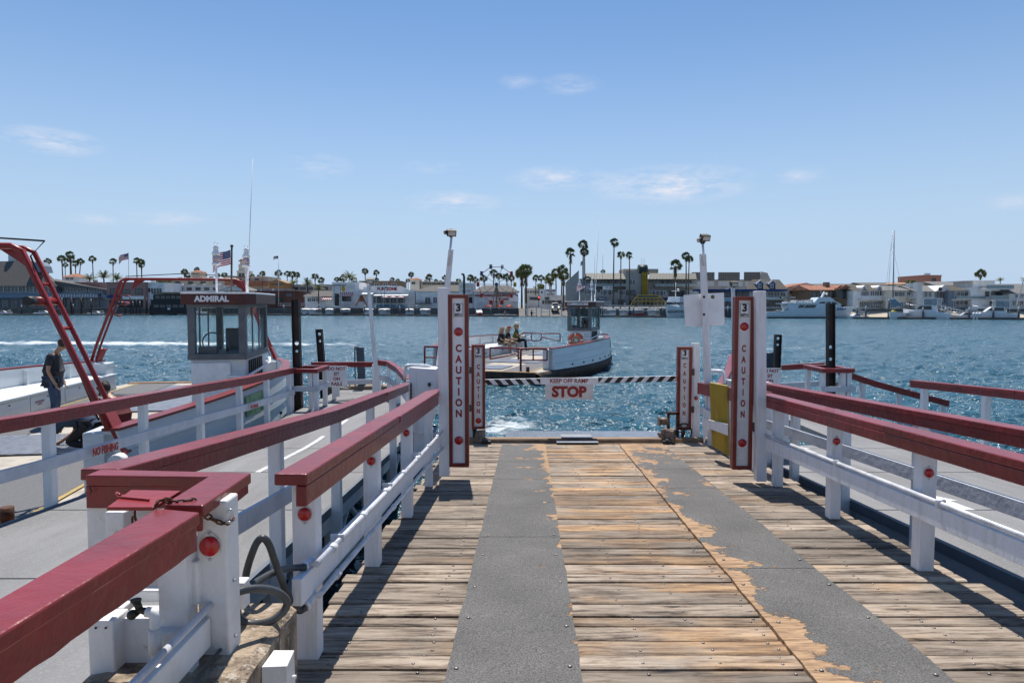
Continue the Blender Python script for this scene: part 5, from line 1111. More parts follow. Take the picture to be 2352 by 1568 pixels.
            for s in (-1, 1): mb.add([(s*2.62, e*5.85-.16, .5), (s*2.62, e*5.85+.16, .5), (s*2.30, e*5.85+.16, 1.2), (s*2.30, e*5.85-.16, 1.2), (s*2.66, e*5.85-.16, .5), (s*2.66, e*5.85+.16, .5), (s*2.36, e*5.85+.16, 1.22), (s*2.36, e*5.85-.16, 1.22)], [(0, 1, 2, 3), (7, 6, 5, 4), (0, 4, 5, 1), (1, 5, 6, 2), (2, 6, 7, 3), (3, 7, 4, 0)])
            obj('gantry_foot', mb, RED2, t, **W, bev=.01)
            mb = MB(); mb.tube([(-1.7, e*5.85, 3.30), (0, e*5.85, 3.40), (1.7, e*5.85, 3.30), (1.55, e*5.85-.05, 3.1), (2.3, e*5.85-.05, .95)], .012, 6); obj('lifting_cable', mb, BLACK, t, **W)
        mb = MB(); mb.tube([(2.62, -6.25, .45), (2.62, -6.08, .45)], .10, 12); obj('roller', mb, SIGNW, t, **W)
        mb = MB(); mb.ball((2.6, -6.42, .12), (.13, .09, .14), 10); obj('fender', mb, mat('old_fender', (.12, .085, .05), .8), t, **W)
    if gates:
        for e in (-1, 1):
            y = e*6.9
            for s in (-1, 1):
                xo, xi = s*2.55, s*.25; xm = (xo+xi)/2
                mb = MB(); g_ = [(xo, .88), (xo, .40)]
                mb.tube([(xo, y, .88), (xi, y, .88)], .035, 8); mb.tube([(xo, y, .45), (xo-s*.5, y, .45), (xo-s*1.0, y, .42), (xm-s*.1, y, .66), (xi+s*.2, y, .48), (xi, y, .45)], .03, 8)
                for x in (xo-s*.55, xm, xi): mb.tube([(x, y, .88), (x, y, .44)], .03, 8)
                mb.tube([(xo, y, .88), (xo, y, .45)], .03, 8)
                mb.tube([(xo-s*1.05 if s > 0 else xo, y, .88), (xo-s*1.05 if s > 0 else xo, y, .02)], .045, 8); obj('pipe_gate', mb, FRED, t, **W)
        # life ring on the wheelhouse door side
        ring = thing('life_ring', 'orange and white life ring hanging on the crossing ferry wheelhouse', 'life ring', ROOTM[t.name] @ Vector((2.45, -1.08, .95)))
        c = Vector((2.42, -1.10, .92)); RM = ROOTM[t.name]
        mb = MB(); mb.tube([RM @ (c+Vector((.28*math.cos(q), 0, .28*math.sin(q)))) for q in [2*PI*i/32 for i in range(32)]], .075, 10, closed=True); obj('ring', mb, mat('life_orange', (.62, .10, .03), .5), ring)
        mb = MB()
        for k in range(4):
            q0 = R(5+90*k); mb.tube([RM @ (c+Vector((.28*math.cos(q0+d), -.002, .28*math.sin(q0+d)))) for d in (-.12, 0, .12)], .08, 10)
        obj('band', mb, SIGNW, ring)
        mb = MB(); mb.tube([RM @ (c+Vector((.13*math.cos(q), -.02, .13*math.sin(q)))) for q in [2*PI*i/16 for i in range(16)]], .03, 6, closed=True); obj('coiled_line', mb, mat('rope_tan', (.3, .18, .08), .9), ring)
        mb = MB(); q_ = (1.75, y0-.05); mb.box((1.55, 5.9, .42), (1.95, 5.93, 1.0)); sgn = obj('gate_sign', mb, SIGNW, t, **W); text('lettering', '"STOP\nENGINE"\nSET BRAKE', .085, LETTER, sgn, face_cam((1.75, 5.89, .72)), world=False, off=.01)
        mb = MB(); mb.box((-3.1, -2.6, .9), (-2.8, -2.2, 1.8)); mb.box((-3.14, -2.64, 1.8), (-2.76, -2.16, 1.86)); obj('tall_locker', mb, HULLW, t, **W, bev=.01)
    return t
ferry('white and red ferry named ADMIRAL moored on the left with tall red gantry arches', 'ADMIRAL', (-8.66, 14.43, -.85), R(9), True, False)
ferry('white ferry named COMMODORE crossing the channel with seated passengers', 'COMMODORE', (.98, 33.3, -.93), R(-17.5), False, True)
# ---- people on the moored ferry
GREYT = mat('charcoal_shirt', (.035, .037, .045), .9, bump=.4, bs=12); JEAN = mat('blue_jeans', (.05, .085, .15), .9, col2=(.035, .06, .11), ns=6, bump=.4, bs=14)
DKHAIR = mat('dark_curly_hair', (.03, .018, .012), .7, bump=1, bs=40); BLOND = mat('blond_hair', (.42, .28, .14), .6, col2=(.25, .16, .08), ns=20, stretch=(6, 6, 1))
JST = dict(pe=(0, 0, .98), wa=(0, .02, 1.13), ch=(0, .03, 1.36), ne=(0, .10, 1.54), he=(0, .20, 1.66), fd=(0, .5, -.9), shL=(-.19, .03, 1.44), elL=(-.24, .02, 1.15), wrL=(-.20, .12, .90), shR=(.19, .03, 1.44), elR=(.25, .0, 1.15), wrR=(.21, .10, .89),
    hiL=(-.09, 0, .93), hiR=(.09, 0, .93), knL=(-.12, .03, .5), knR=(.11, .05, .5), anL=(-.13, -.02, .09), anR=(.12, .02, .09), toL=(-.15, .15, .04), toR=(.14, .19, .04))
person('standing man in charcoal t-shirt and blue jeans looking down on the moored ferry', (at(117, 13.9), 13.9, -.83), R(-75), JST, GREYT, JEAN, DKHAIR, scale=.98)
JKN = dict(pe=(0, -.05, .32), wa=(0, 0, .46), ch=(0, .10, .66), ne=(0, .17, .80), he=(0, .26, .90), fd=(0, .8, -.6), shL=(-.19, .10, .73), elL=(-.22, .28, .50), wrL=(-.14, .48, .33), shR=(.19, .10, .73), elR=(.23, .26, .48), wrR=(.12, .47, .30),
    hiL=(-.10, -.02, .28), hiR=(.10, -.02, .28), knL=(-.18, .38, .22), knR=(.16, .36, .36), anL=(-.14, -.02, .10), anR=(.15, .18, .09), toL=(-.14, -.15, .05), toR=(.15, .36, .05))
MAROON = mat('maroon_shirt', (.09, .012, .016), .9); BLK = mat('black_trousers', (.015, .015, .018), .9)
person('kneeling man with curly hair, sunglasses and maroon shirt on the moored ferry', (at(262, 11.9), 11.9, -.83), R(70), JKN, MAROON, BLK, DKHAIR, glasses=True, scale=1.05)
JBD = dict(pe=(0, -.25, .42), wa=(0, -.10, .50), ch=(0, .14, .50), ne=(0, .30, .42), he=(0, .42, .34), fd=(0, .1, -1), shL=(-.19, .18, .46), elL=(-.24, .32, .22), wrL=(-.12, .46, .04), shR=(.19, .18, .46), elR=(.24, .30, .22), wrR=(.12, .5, .05),
    hiL=(-.10, -.25, .38), hiR=(.10, -.25, .38), knL=(-.16, .08, .12), knR=(.16, .08, .12), anL=(-.14, -.36, .09), anR=(.14, -.36, .09), toL=(-.14, -.52, .05), toR=(.14, -.52, .05))
person('man in dark blue shirt bent double over an open deck hatch', (at(172, 11.6), 11.6, -.83), R(80), JBD, mat('navy_shirt', (.03, .05, .09), .9), BLK, DKHAIR)
# ---- passengers on the crossing ferry
FM = Matrix.Translation((.98, 33.3, -.93)) @ Matrix.Rotation(R(-17.5), 4, 'Z')
def onboard(x, y, z=0): return FM @ Vector((x, y, z))
BLKT = mat('black_shirt', (.012, .012, .015), .9); TANS = mat('tan_shorts', (.25, .19, .13), .9); OLIVE = mat('olive_shirt', (.10, .11, .03), .9, col2=(.07, .08, .02), ns=8); STRAW = mat('pale_hat', (.72, .68, .6), .8); CAPR = mat('red_cap', (.35, .05, .03), .8)
person('seated passenger with long blond hair and black shirt, nearest on the bench', onboard(-2.25, 2.0, 0), R(-17.5-95), JSIT, BLKT, TANS, BLOND, long_hair=.42, short_pants=True, scale=1.08)
person('seated passenger in a red cap and black shirt, middle of the three on the bench', onboard(-2.25, 3.1, 0), R(-17.5-80), JSIT, BLKT, TANS, BLOND, long_hair=.36, hat=('cap', CAPR), short_pants=True, scale=1.08)
person('seated passenger in olive shirt and pale brimmed hat, farthest on the bench', onboard(-2.25, 4.6, 0), R(-17.5-75), {**JSIT, 'wrR': (.05, .30, .80)}, OLIVE, BLK, BLOND, long_hair=.2, hat=('brim', STRAW), scale=1.2)
JC = {k: Vector(v) for k, v in JSIT.items()}; JC['wrL'] = Vector((-.1, .36, .78)); JC['wrR'] = Vector((.1, .36, .78))
person('ferry captain in a red cap and pale vest seated inside the wheelhouse', onboard(2.55, .15, .62), R(-17.5+20), JC, mat('captain_vest', (.3, .27, .22), .9), BLK, DKHAIR, hat=('cap', CAPR), scale=.92)
# small boat drifting past at the left edge
# ================================================================ the far shore
def fp(x, y, D): return P(x, y or 700, D)
BW = dict(
 stucco=mat('tan_stucco', (.5, .44, .35), .9, ns=.4), white=mat('white_wall', (.78, .78, .77), .8, ns=.5, col2=(.6, .6, .6)), cream=mat('cream_wall', (.68, .63, .52), .85, ns=.4),
 grey=mat('grey_siding', (.36, .345, .32), .8, ns=.5, stretch=(1, 1, 12)), bluegrey=mat('blue_grey_wall', (.18, .23, .29), .8, ns=.5), brick=mat('red_brick', (.16, .065, .045), .9, ns=1.5, stretch=(1, 1, 4)),
 pink=mat('pink_brick', (.36, .22, .19), .9, col2=(.28, .16, .14), ns=2, stretch=(1, 1, 5)), brown=mat('brown_wall', (.20, .14, .09), .85, ns=.5), tanb=mat('dark_tan_wall', (.22, .16, .11), .85), salmon=mat('salmon_wall', (.42, .19, .13), .85),
 black=mat('black_siding', (.03, .03, .032), .7), ltgrey=mat('light_grey_wall', (.60, .61, .60), .8), concg=mat('grey_concrete', (.36, .35, .33), .85, ns=.4), wood=mat('orange_wood', (.38, .2, .08), .8, ns=1))
SHG = mat('grey_shingle', (.085, .08, .075), .9, col2=(.13, .12, .11), ns=3, stretch=(1, 1, 3), detail=8); SHD = mat('dark_shingle', (.055, .05, .04), .9, col2=(.09, .075, .06), ns=3); SHL = mat('pale_shingle', (.17, .17, .165), .9, col2=(.12, .12, .115), ns=3)
def tile_mat():
    m = mat('clay_tile', (.45, .2, .12), .85, col2=(.30, .12, .075), ns=1.2); t = m.node_tree; b = t.nodes['Principled BSDF']
    w_ = t.nodes.new('ShaderNodeTexWave'); w_.inputs['Scale'].default_value = 1.4; co = t.nodes.new('ShaderNodeTexCoord'); t.links.new(co.outputs['Object'], w_.inputs[0]); bp = t.nodes.new('ShaderNodeBump'); bp.inputs['Distance'].default_value = .12; t.links.new(w_.outputs[1], bp.inputs['Height']); t.links.new(bp.outputs[0], b.inputs['Normal']); return m
TILE = tile_mat(); METR = mat('olive_metal_roof', (.075, .075, .058), .6, col2=(.055, .055, .045), ns=1)
FRW = mat('window_frame_white', (.65, .65, .65), .6); FRD = mat('window_frame_dark', (.05, .05, .05), .6)
WG = mat('window_glass', (.03, .04, .05), .12, col2=(.08, .09, .10), ns=.35, nmin=.4, nmax=.6, spec=.7)
BLUEA = mat('blue_canvas', (.02, .045, .16), .8); WHITEA = mat('white_canvas', (.72, .72, .7), .8); GREENA = mat('green_canvas', (.02, .10, .06), .8); REDA = mat('red_canvas', (.42, .04, .03), .8)
def win(parent, D, x0, x1, y0, y1, fm=FRW, mull=1, g=WG):
    a, b = fp(x0, y1, D), fp(x1, y0, D); e = .11; mb = MB(); yy = D-.06
    mb.box((a.x-e, yy-.04, a.z-e), (b.x+e, yy, a.z)); mb.box((a.x-e, yy-.04, b.z), (b.x+e, yy, b.z+e)); mb.box((a.x-e, yy-.04, a.z), (a.x, yy, b.z)); mb.box((b.x, yy-.04, a.z), (b.x+e, yy, b.z))
    for k in range(1, mull+1): x = a.x+(b.x-a.x)*k/(mull+1); mb.box((x-.04, yy-.035, a.z), (x+.04, yy, b.z))
    w_ = obj('window', mb, fm, parent, recalc=False); obj('pane', MB().box((a.x, yy+.0, a.z), (b.x, yy+.045, b.z)), g, w_, recalc=False); return w_
def wins(parent, D, spec):
    for s_ in spec:
        x0, x1, y0, y1, n_ = s_[:5]; k = s_[5] if len(s_) > 5 else {}; gap = k.pop('gap', .25) if k else .25; st = (x1-x0)/n_
        for i in range(n_): win(parent, D, x0+st*(i+gap/2), x0+st*(i+1-gap/2), y0, y1, **(dict(k) if k else {}))
        if k is not None and 'gap' not in k: pass
def bld(label, cat, x0, x1, yt, off, dep, wm_, w_=(), roof=None, rm=None, name='building', yb=None, trim=None):
    xm = (x0+x1)/2; D = shore(xm)+off; a, b = fp(x0, yt, D), fp(x1, yt, D); zb = GZ-.05 if yb is None else fp(xm, yb, D).z
    t = thing(name, label, cat, ((a.x+b.x)/2, D+dep/2, GZ)); m_ = BW[wm_] if isinstance(wm_, str) else wm_
    mb = MB(); mb.box((a.x, D, zb), (b.x, D+dep, a.z)); wo = obj('wall', mb, m_, t)
    rm = rm or SHG
    if roof is None:
        mb = MB(); mb.box((a.x-.12, D-.12, a.z+.01), (b.x+.12, D+.2, a.z+.28)); mb.box((a.x-.12, D+.2, a.z+.01), (a.x+.2, D+dep, a.z+.28)); mb.box((b.x-.2, D+.2, a.z+.01), (b.x+.12, D+dep, a.z+.28)); obj('parapet', mb, trim or m_, t); rr = random.Random(int(x0)); W_ = b.x-a.x
        for q in range(max(1, int(W_/4))): X_ = a.x+.6+rr.random()*(W_-2); h_ = rr.uniform(.5, 1.1); obj('roof_vent', MB().box((X_, D+1.5, a.z), (X_+rr.uniform(.4, 1.2), D+2.5, a.z+h_)), BW['concg'] if q % 2 else GALV, t)
    elif roof[0] in ('hip', 'gable', 'shed', 'front'):
        h = fp(xm, roof[1], D).z-a.z; e = .45; X0, X1, Y0, Y1, z = a.x-e, b.x+e, D-e, D+dep+e, a.z+.01; mb = MB(); ym = (Y0+Y1)/2
        if roof[0] == 'hip':
            i0 = min((X1-X0)*.45, (roof[2]-x0)/1568*D) if len(roof) > 2 else (Y1-Y0)*.45; i1 = min((X1-X0)*.45, (x1-roof[3])/1568*D) if len(roof) > 3 else i0
            v = [(X0, Y0, z), (X1, Y0, z), (X1, Y1, z), (X0, Y1, z), (X0+i0, ym, z+h), (X1-i1, ym, z+h)]; mb.add(v, [(0, 1, 5, 4), (1, 2, 5), (2, 3, 4, 5), (3, 0, 4), (3, 2, 1, 0)])
        elif roof[0] == 'gable':   # ridge runs left-right
            mb.add([(X0, Y0, z), (X1, Y0, z), (X1, Y1, z), (X0, Y1, z), (X0, ym, z+h), (X1, ym, z+h)], [(0, 1, 5, 4), (1, 2, 5), (2, 3, 4, 5), (3, 0, 4), (3, 2, 1, 0)])
        elif roof[0] == 'front':   # gable end toward the water
            xr = (X0+X1)/2 if len(roof) < 3 else fp(roof[2], 700, D).x
            mb.add([(X0, Y0, z), (X1, Y0, z), (X1, Y1, z), (X0, Y1, z), (xr, Y0, z+h), (xr, Y1, z+h)], [(0, 4, 5, 3), (1, 2, 5, 4), (0, 1, 4), (2, 3, 5), (3, 2, 1, 0)])
            m2 = MB(); m2.add([(a.x, Y0-.03, z), (b.x, Y0-.03, z), (xr, Y0-.03, z+h*.84)], [(0, 1, 2)]); obj('gable', m2, m_, t, recalc=False)
        else: mb.add([(X0, Y0, z), (X1, Y0, z), (X1, Y1, z+h), (X0, Y1, z+h), (X0, Y1, z), (X1, Y1, z)], [(0, 1, 2, 3), (0, 3, 4), (1, 5, 2), (0, 4, 5, 1), (3, 2, 5, 4)])
        obj('roof', mb, rm, t)
    wins(t, D, w_); t['D'] = D; del t['D']; return t, D
def fbox(parent, name, x0, x1, y0, y1, D, dep, m_, front=0):
    a, b = fp(x0, y1, D), fp(x1, y0, D); return obj(name, MB().box((a.x, D-front, a.z), (b.x, D-front+dep, b.z)), m_, parent)
def awning(parent, x0, x1, y0, y1, D, out, m_, stripes=None):
    a, b = fp(x0, y1, D), fp(x1, y0, D); n_ = stripes or 1; mb = MB()
    for i in range(n_):
        X0, X1 = a.x+(b.x-a.x)*i/n_, a.x+(b.x-a.x)*(i+1)/n_; mb.add([(X0, D-.02, b.z), (X1, D-.02, b.z), (X1, D-out, a.z+.15), (X0, D-out, a.z+.15), (X0, D-out, a.z), (X1, D-out, a.z)], [(0, 3, 2, 1), (3, 4, 5, 2)], i % 2 if stripes else 0)
    return obj('awning', mb, [m_, WHITEA], parent, recalc=False)
def balcony(parent, x0, x1, yt, yb, D, out, m_=FRW, glass=False, n_=None):
    a, b = fp(x0, yb, D), fp(x1, yt, D); mb = MB(); mb.box((a.x, D-out, a.z-.18), (b.x, D-.01, a.z)); n_ = n_ or max(3, int((b.x-a.x)/.35)); mb.box((a.x, D-out, b.z-.06), (b.x, D-out+.07, b.z))
    if not glass:
        for i in range(n_+1): x = a.x+(b.x-a.x-.05)*i/n_; mb.box((x, D-out+.005, a.z), (x+.05, D-out+.06, b.z-.06))
    else: mb.box((a.x, D-out+.01, a.z+.02), (b.x, D-out+.04, b.z-.08), 1)
    return obj('balcony', mb, [m_, mat('balcony_glass', (.2, .27, .28), .1, col2=(.25, .32, .32))], parent)
def ftext(parent, s, x, y, hpx, D, m_, off=.02, sx=1, yaw=0): return text('lettering', s, hpx/1568*D*1.36, m_, parent, face_cam(fp(x, y, D-.06), yaw), ext=.02, off=off, sx=sx)

# --- 1 harbour pavilion
x0, x1 = -60, 128; D = shore(60)+12; t = thing('pavilion', 'large blue grey waterfront pavilion with sweeping grey shingle roof and cupola', 'building', (fp(60, 700, D).x, D+8, GZ))
def F(x, y, d=0): return fp(x, y, D+d)
mb = MB(); mb.box((F(-140, 0).x, D, GZ), (F(128, 0).x, D+16, F(0, 656).z)); mb.box((F(128, 0).x, D+2, GZ), (F(241, 0).x, D+14, F(0, 664).z)); obj('wall', mb, BW['bluegrey'], t)
mb = MB(); A_ = [F(-150, 656, -1.2), F(132, 657, -1.2), F(76, 600, 5), F(-150, 600, 5)]; B_ = [F(-150, 650, 18), F(134, 650, 18), F(80, 600, 9), F(-150, 600, 9)]; mb.add(A_+B_, [(0, 1, 2, 3), (5, 4, 7, 6), (1, 5, 6, 2), (3, 2, 6, 7), (0, 4, 5, 1), (0, 3, 7, 4)])
mb.add([F(126, 645, 1), F(248, 663, 1), F(248, 663, 14), F(126, 640, 14), F(126, 656, .5), F(248, 666, .5)], [(0, 1, 2, 3), (0, 4, 5, 1)]); obj('roof', mb, SHG, t)
mb = MB(); mb.prism([(F(65, 0).x, F(0, 625).z), (F(96, 0).x, F(0, 625).z), (F(92, 0).x, F(0, 610).z), (F(82, 0).x, F(0, 600).z), (F(71, 0).x, F(0, 611).z)], D+1, D+6, 'y'); obj('dormer', mb, BW['bluegrey'], t)
mb = MB(); mb.lathe([(1.6, 0), (1.6, 2.4), (1.3, 2.6), (1.3, 4.6), (1.0, 5.3), (.4, 5.8), (0, 6)], (F(0, 0).x, D+7, F(0, 600).z), 10); obj('cupola', mb, BW['ltgrey'], t)
mb = MB(); mb.box((F(-140, 0).x, D-1.4, F(0, 684).z), (F(128, 0).x, D-.01, F(0, 675).z)); mb.box((F(128, 0).x, D-1.4, F(0, 684).z), (F(232, 0).x, D+2, F(0, 674).z))
for i in range(16): x = F(134+i*6.2, 0).x; mb.box((x, D-1.45, F(0, 682).z), (x+.2, D-1.39, F(0, 676).z), 1)
obj('balcony', mb, [mat('balcony_blue', (.17, .22, .29), .7), FRW], t)
mb = MB(); mb.hexa([F(232, 682, -1), F(270, 700, -1), F(270, 700, .5), F(232, 682, .5), F(232, 672, -1), F(270, 690, -1), F(270, 690, .5), F(232, 672, .5)]); obj('stair', mb, BW['bluegrey'], t)
wins(t, D, [(-60, 128, 656.5, 671, 11, dict(fm=FRW, mull=1, gap=.12)), (-60, 125, 688, 708, 9, dict(fm=FRD, gap=.25))]); wins(t, D+2, [(130, 200, 659, 671, 3, dict(gap=.15, mull=2)), (202, 238, 663, 671, 2, dict(gap=.3)), (132, 230, 686, 706, 5, dict(fm=FRD))])
# --- others, left to right
t, D = bld('small white building with a pyramid tile roof behind the pavilion', 'building', 144, 176, 636, 45, 8, 'white', [(150, 170, 638, 642, 2)], ('hip', 627, 159, 161), TILE)
t, D = bld('long low pink brick building beside the blue pavilion stair', 'building', 172, 230, 650, 24, 9, 'pink')
t, D = bld('pink brick harbour building with two dark windows and a blue awning', 'building', 245, 334, 650, 8, 12, 'pink', [(252, 271, 663, 675, 1, dict(fm=FRD)), (309, 329, 663, 675, 1, dict(fm=FRD)), (280, 300, 665, 675, 1, dict(fm=FRD))], trim=BW['tanb'])
awning(t, 249, 277, 677, 684, D, 1.2, BLUEA); fbox(t, 'sign_band', 282, 331, 680, 687, D, .15, SIGNW, .2); fbox(t, 'shopfront', 252, 328, 689, 706, D, .2, BW['black'], .1)
t, D = bld('plain white building with small high windows right of the pink one', 'building', 336, 379, 651, 10, 12, 'white', [(340, 372, 663, 670, 5, dict(fm=FRD, mull=0, gap=.6))])
t, D = bld('long flat tan stucco building with four dark windows, behind the waterfront', 'building', 384, 516, 641, 45, 14, 'stucco', [(394, 510, 647, 652, 4, dict(fm=FRD, gap=.65))])
t, D = bld('flat tan stucco building with a clay tile skirt roof behind the gabled house', 'building', 516, 615, 637, 46, 14, 'stucco', [(520, 600, 640, 643, 4, dict(fm=FRD, gap=.6))])
v = fbox(t, 'tile_roof', 516, 615, 645, 656, D-4, 3, TILE)
t, D = bld('short tan tower with a tile pyramid roof', 'tower', 439, 459, 625, 50, 5, 'stucco', [(444, 455, 627, 631, 2)], ('hip', 620, 448, 450), TILE)
t, D = bld('tall stepped cream bell tower with a small tile roof', 'tower', 544, 567, 623, 70, 6, 'cream', [(548, 562, 628, 634, 2, dict(fm=FRD, gap=.4))]); D2 = D+1
fbox(t, 'upper_stage', 548, 562, 607, 623, D2, 3.5, BW['cream']); fbox(t, 'top_stage', 551, 559, 599, 607, D2+.5, 2.4, BW['cream']); mb = MB(); c = fp(555, 600, D2+1.7); mb.lathe([(1.5, 0), (0, 1.1)], c, 4); obj('roof', mb, TILE, t)
t, D = bld('low flat grey roofed building in front of the long stucco one', 'building', 400, 512, 657, 22, 12, 'ltgrey', [(405, 505, 661, 666, 5, dict(fm=FRD, gap=.5))])
t, D = bld('grey gabled house with a white verandah on the waterfront', 'house', 508, 567, 667, 12, 10, 'ltgrey', [(514, 562, 669, 677, 4)], ('front', 655), SHL); balcony(t, 440, 612, 675, 682, D, 2)
t, D = bld('dark two-storey floating houseboat restaurant at the quay', 'houseboat', 346, 430, 690, -6, 9, 'black', [(352, 424, 700, 706, 5, dict(fm=FRD)),], yb=721); fbox(t, 'upper_deck', 352, 420, 676, 690, D+1, 6, BW['black']); fbox(t, 'roof', 348, 428, 671, 675, D+.5, 8, BW['tanb'])
wins(t, D+1, [(356, 416, 679, 686, 5, dict(fm=FRD))]); fbox(t, 'small_sign', 385, 391, 707, 711, D, .1, SIGNW, .12)
t, D = bld('low red brick building with a green awning behind the bare flag pole', 'building', 585, 676, 670, 9, 12, 'brick', [(590, 622, 674, 682, 3), (655, 672, 674, 681, 1, dict(fm=FRD))]); awning(t, 627, 650, 685, 691, D, 1.2, GREENA); fbox(t, 'roof_plant', 590, 668, 663, 669, D+3, 4, BW['concg'])
t, D = bld('orange timber roof house with an arched opening above the brick building', 'house', 617, 656, 650, 30, 7, 'wood', [(622, 652, 646+4.5, 655, 3, dict(fm=BW['wood']))], ('front', 641.5), mat('cedar_roof', (.3, .2, .1), .8))
t, D = bld('small white shop with grey roof and red striped awning behind feathery palms', 'shop', 700, 763, 681, 12, 11, 'white', [(706, 735, 685, 692, 3)], ('gable', 667), SHG); awning(t, 741, 763, 681, 689, D, 1.4, REDA, 10); fbox(t, 'door_sign', 716, 731, 682.5, 686.5, D, .1, BW['concg'], .15)
t, D = bld('grey office block behind the small white shop', 'building', 664, 762, 655, 40, 12, 'concg', [(670, 755, 660, 665, 5, dict(fm=FRD))])
t, D = bld('white brick amusement block with a red striped awning over a dark window', 'building', 763, 825, 650, 8, 14, 'white', [(783, 809, 681, 691, 1, dict(fm=FRD, mull=2))]); awning(t, 783, 811, 671, 680.5, D, 1.4, REDA, 13)
t, D = bld('long brown hotel block behind the fun fair hall', 'building', 825, 921, 647, 40, 12, 'tanb', [(836, 915, 651, 656, 4, dict(gap=.5))]); fbox(t, 'roof_box', 835, 862, 646, 650, D+2, 3, BW['stucco'])
t, D = bld('square cream tower with a tile roof behind the fun fair', 'tower', 942, 963, 642, 36, 6, 'cream', [(945, 954, 648, 652, 1, dict(fm=FRD))], ('hip', 637, 952, 953), TILE)
t, D = bld('long flat tan block behind the grey roofed shops', 'building', 966, 1060, 648, 40, 10, 'stucco', [(970, 1055, 650, 653, 8, dict(fm=FRD))])
t, D = bld('white hall with big red lettering on its curved parapet', 'building', 825, 953, 668, 9, 16, 'white', [(858, 930, 682, 695, 7, dict(fm=FRD, gap=.1))])
pp = [(fp(x, 0, D).x, fp(0, y, D).z) for x, y in ((835, 672), (835, 660), (856, 657), (888, 655.5), (920, 657), (946, 668), (946, 672))]; mb = MB(); mb.prism(pp, D-.2, D+.4, 'y'); pa = obj('curved_parapet', mb, BW['white'], t); ftext(pa, 'FUN ZONE', 889, 663.8, 6.5, D-.25, LETTER, .05, 1.02)
awning(t, 835, 860, 671, 676.5, D, 3, WHITEA); awning(t, 863, 940, 675, 680, D, 3.4, WHITEA); mb = MB()
for x in (864, 880, 896, 912, 928, 940): mb.beam(fp(x, 704, D-3.2), fp(x, 679, D-3.2), .12, .12)
obj('awning_post', mb, FRW, t)
t, D = bld('white shops under a grey hip roof left of the ferris wheel', 'shop', 955, 1055, 669, 9, 12, 'white', [(975, 990, 683, 696, 1), (994, 1005, 683, 696, 1), (1035, 1050, 680, 694, 1, dict(fm=FRD))], ('hip', 654, 990, 1052), SHG); balcony(t, 955, 992, 689, 696, D, 1.5, FRD)
t, D = bld('white block with a faded ARCADE sign left of the ferris wheel', 'building', 1054, 1087, 652, 11, 8, 'white'); fbox(t, 'picture_sign', 1056, 1085, 655, 661, D, .1, BW['cream'], .15); ftext(t, 'ARCADE', 1070, 668, 4, D, mat('faded_pink', (.6, .3, .28), .8), .03); fbox(t, 'shopfront', 1057, 1085, 682, 696, D, .2, BW['black'], .1); fbox(t, 'sign_band', 1057, 1098, 676, 679.5, D, .1, BW['concg'], .2)
t, D = bld('white arcade under a grey hip roof behind the ferris wheel', 'building', 1088, 1190, 670, 10, 12, 'white', [(1140, 1185, 672, 676, 6, dict(gap=.15))], ('hip', 654, 1112, 1165), SHG); fbox(t, 'red_band', 1090, 1190, 677, 680, D, .3, LETTER, .3); fbox(t, 'sign_board', 1117, 1176, 683.5, 690.5, D, .2, SIGNW, .25); ftext(t, 'BURGERS', 1156, 687, 4, D-.3, LETTER, .03)
pp = [(fp(x, 0, D).x, fp(0, y, D).z) for x, y in ((1170, 692), (1170, 682), (1181, 677), (1191, 682), (1191, 692))]; mb = MB(); mb.prism(pp, D-1.5, D-.9, 'y'); obj('kiosk_front', mb, SIGNW, t)
t, D = bld('low cream building seen between the palms near the welcome sign', 'building', 1205, 1243, 664, 50, 10, 'cream', [(1208, 1240, 668, 673, 4)])
t, D = bld('white two-storey building below the welcome sign', 'building', 1212, 1300, 680, 22, 10, 'white', [(1217, 1240, 683, 688, 3, dict(fm=FRD)), (1245, 1290, 691, 697, 4, dict(fm=FRD)), (1250, 1262, 683, 688, 1, dict(fm=FRD))])
# welcome sign over the street
t = thing('welcome_sign', 'broad white sign reading WELCOME TO BALBOA over the street', 'sign', fp(1259, 700, shore(1259)+14)); D = shore(1259)+14; fbox(t, 'panel', 1239, 1279, 664, 679, D, .25, SIGNW)
for i, s_ in enumerate(('WELCOME', 'TO', 'BALBOA')): ftext(t, s_, 1265, 667.3+4.4*i, 3.4, D, BLACK, .02)
mb = MB(); c = fp(1244.5, 671, D-.05); mb.tube([c+Vector((.2*math.cos(q), 0, .2*math.sin(q))) for q in [2*PI*i/10 for i in range(10)]], .04, 5, closed=True)
for q in range(4): a_ = PI*q/4; mb.tube([c+Vector((.34*math.cos(a_), 0, .34*math.sin(a_))), c-Vector((.34*math.cos(a_), 0, .34*math.sin(a_)))], .03, 5)
obj('ship_wheel_emblem', mb, BLACK, t); mb = MB()
mb.beam(fp(1251, 679, D), fp(1251, 707, D), .12, .12); obj('post', mb, GALV, t); obj('post', MB().beam(fp(1277, 679, D), fp(1277, 707, D), .12, .12), GALV, t); obj('divider', MB().beam(fp(1251.5, 679, D-.02), fp(1251.5, 664, D-.02), .08, .06), BLACK, t)
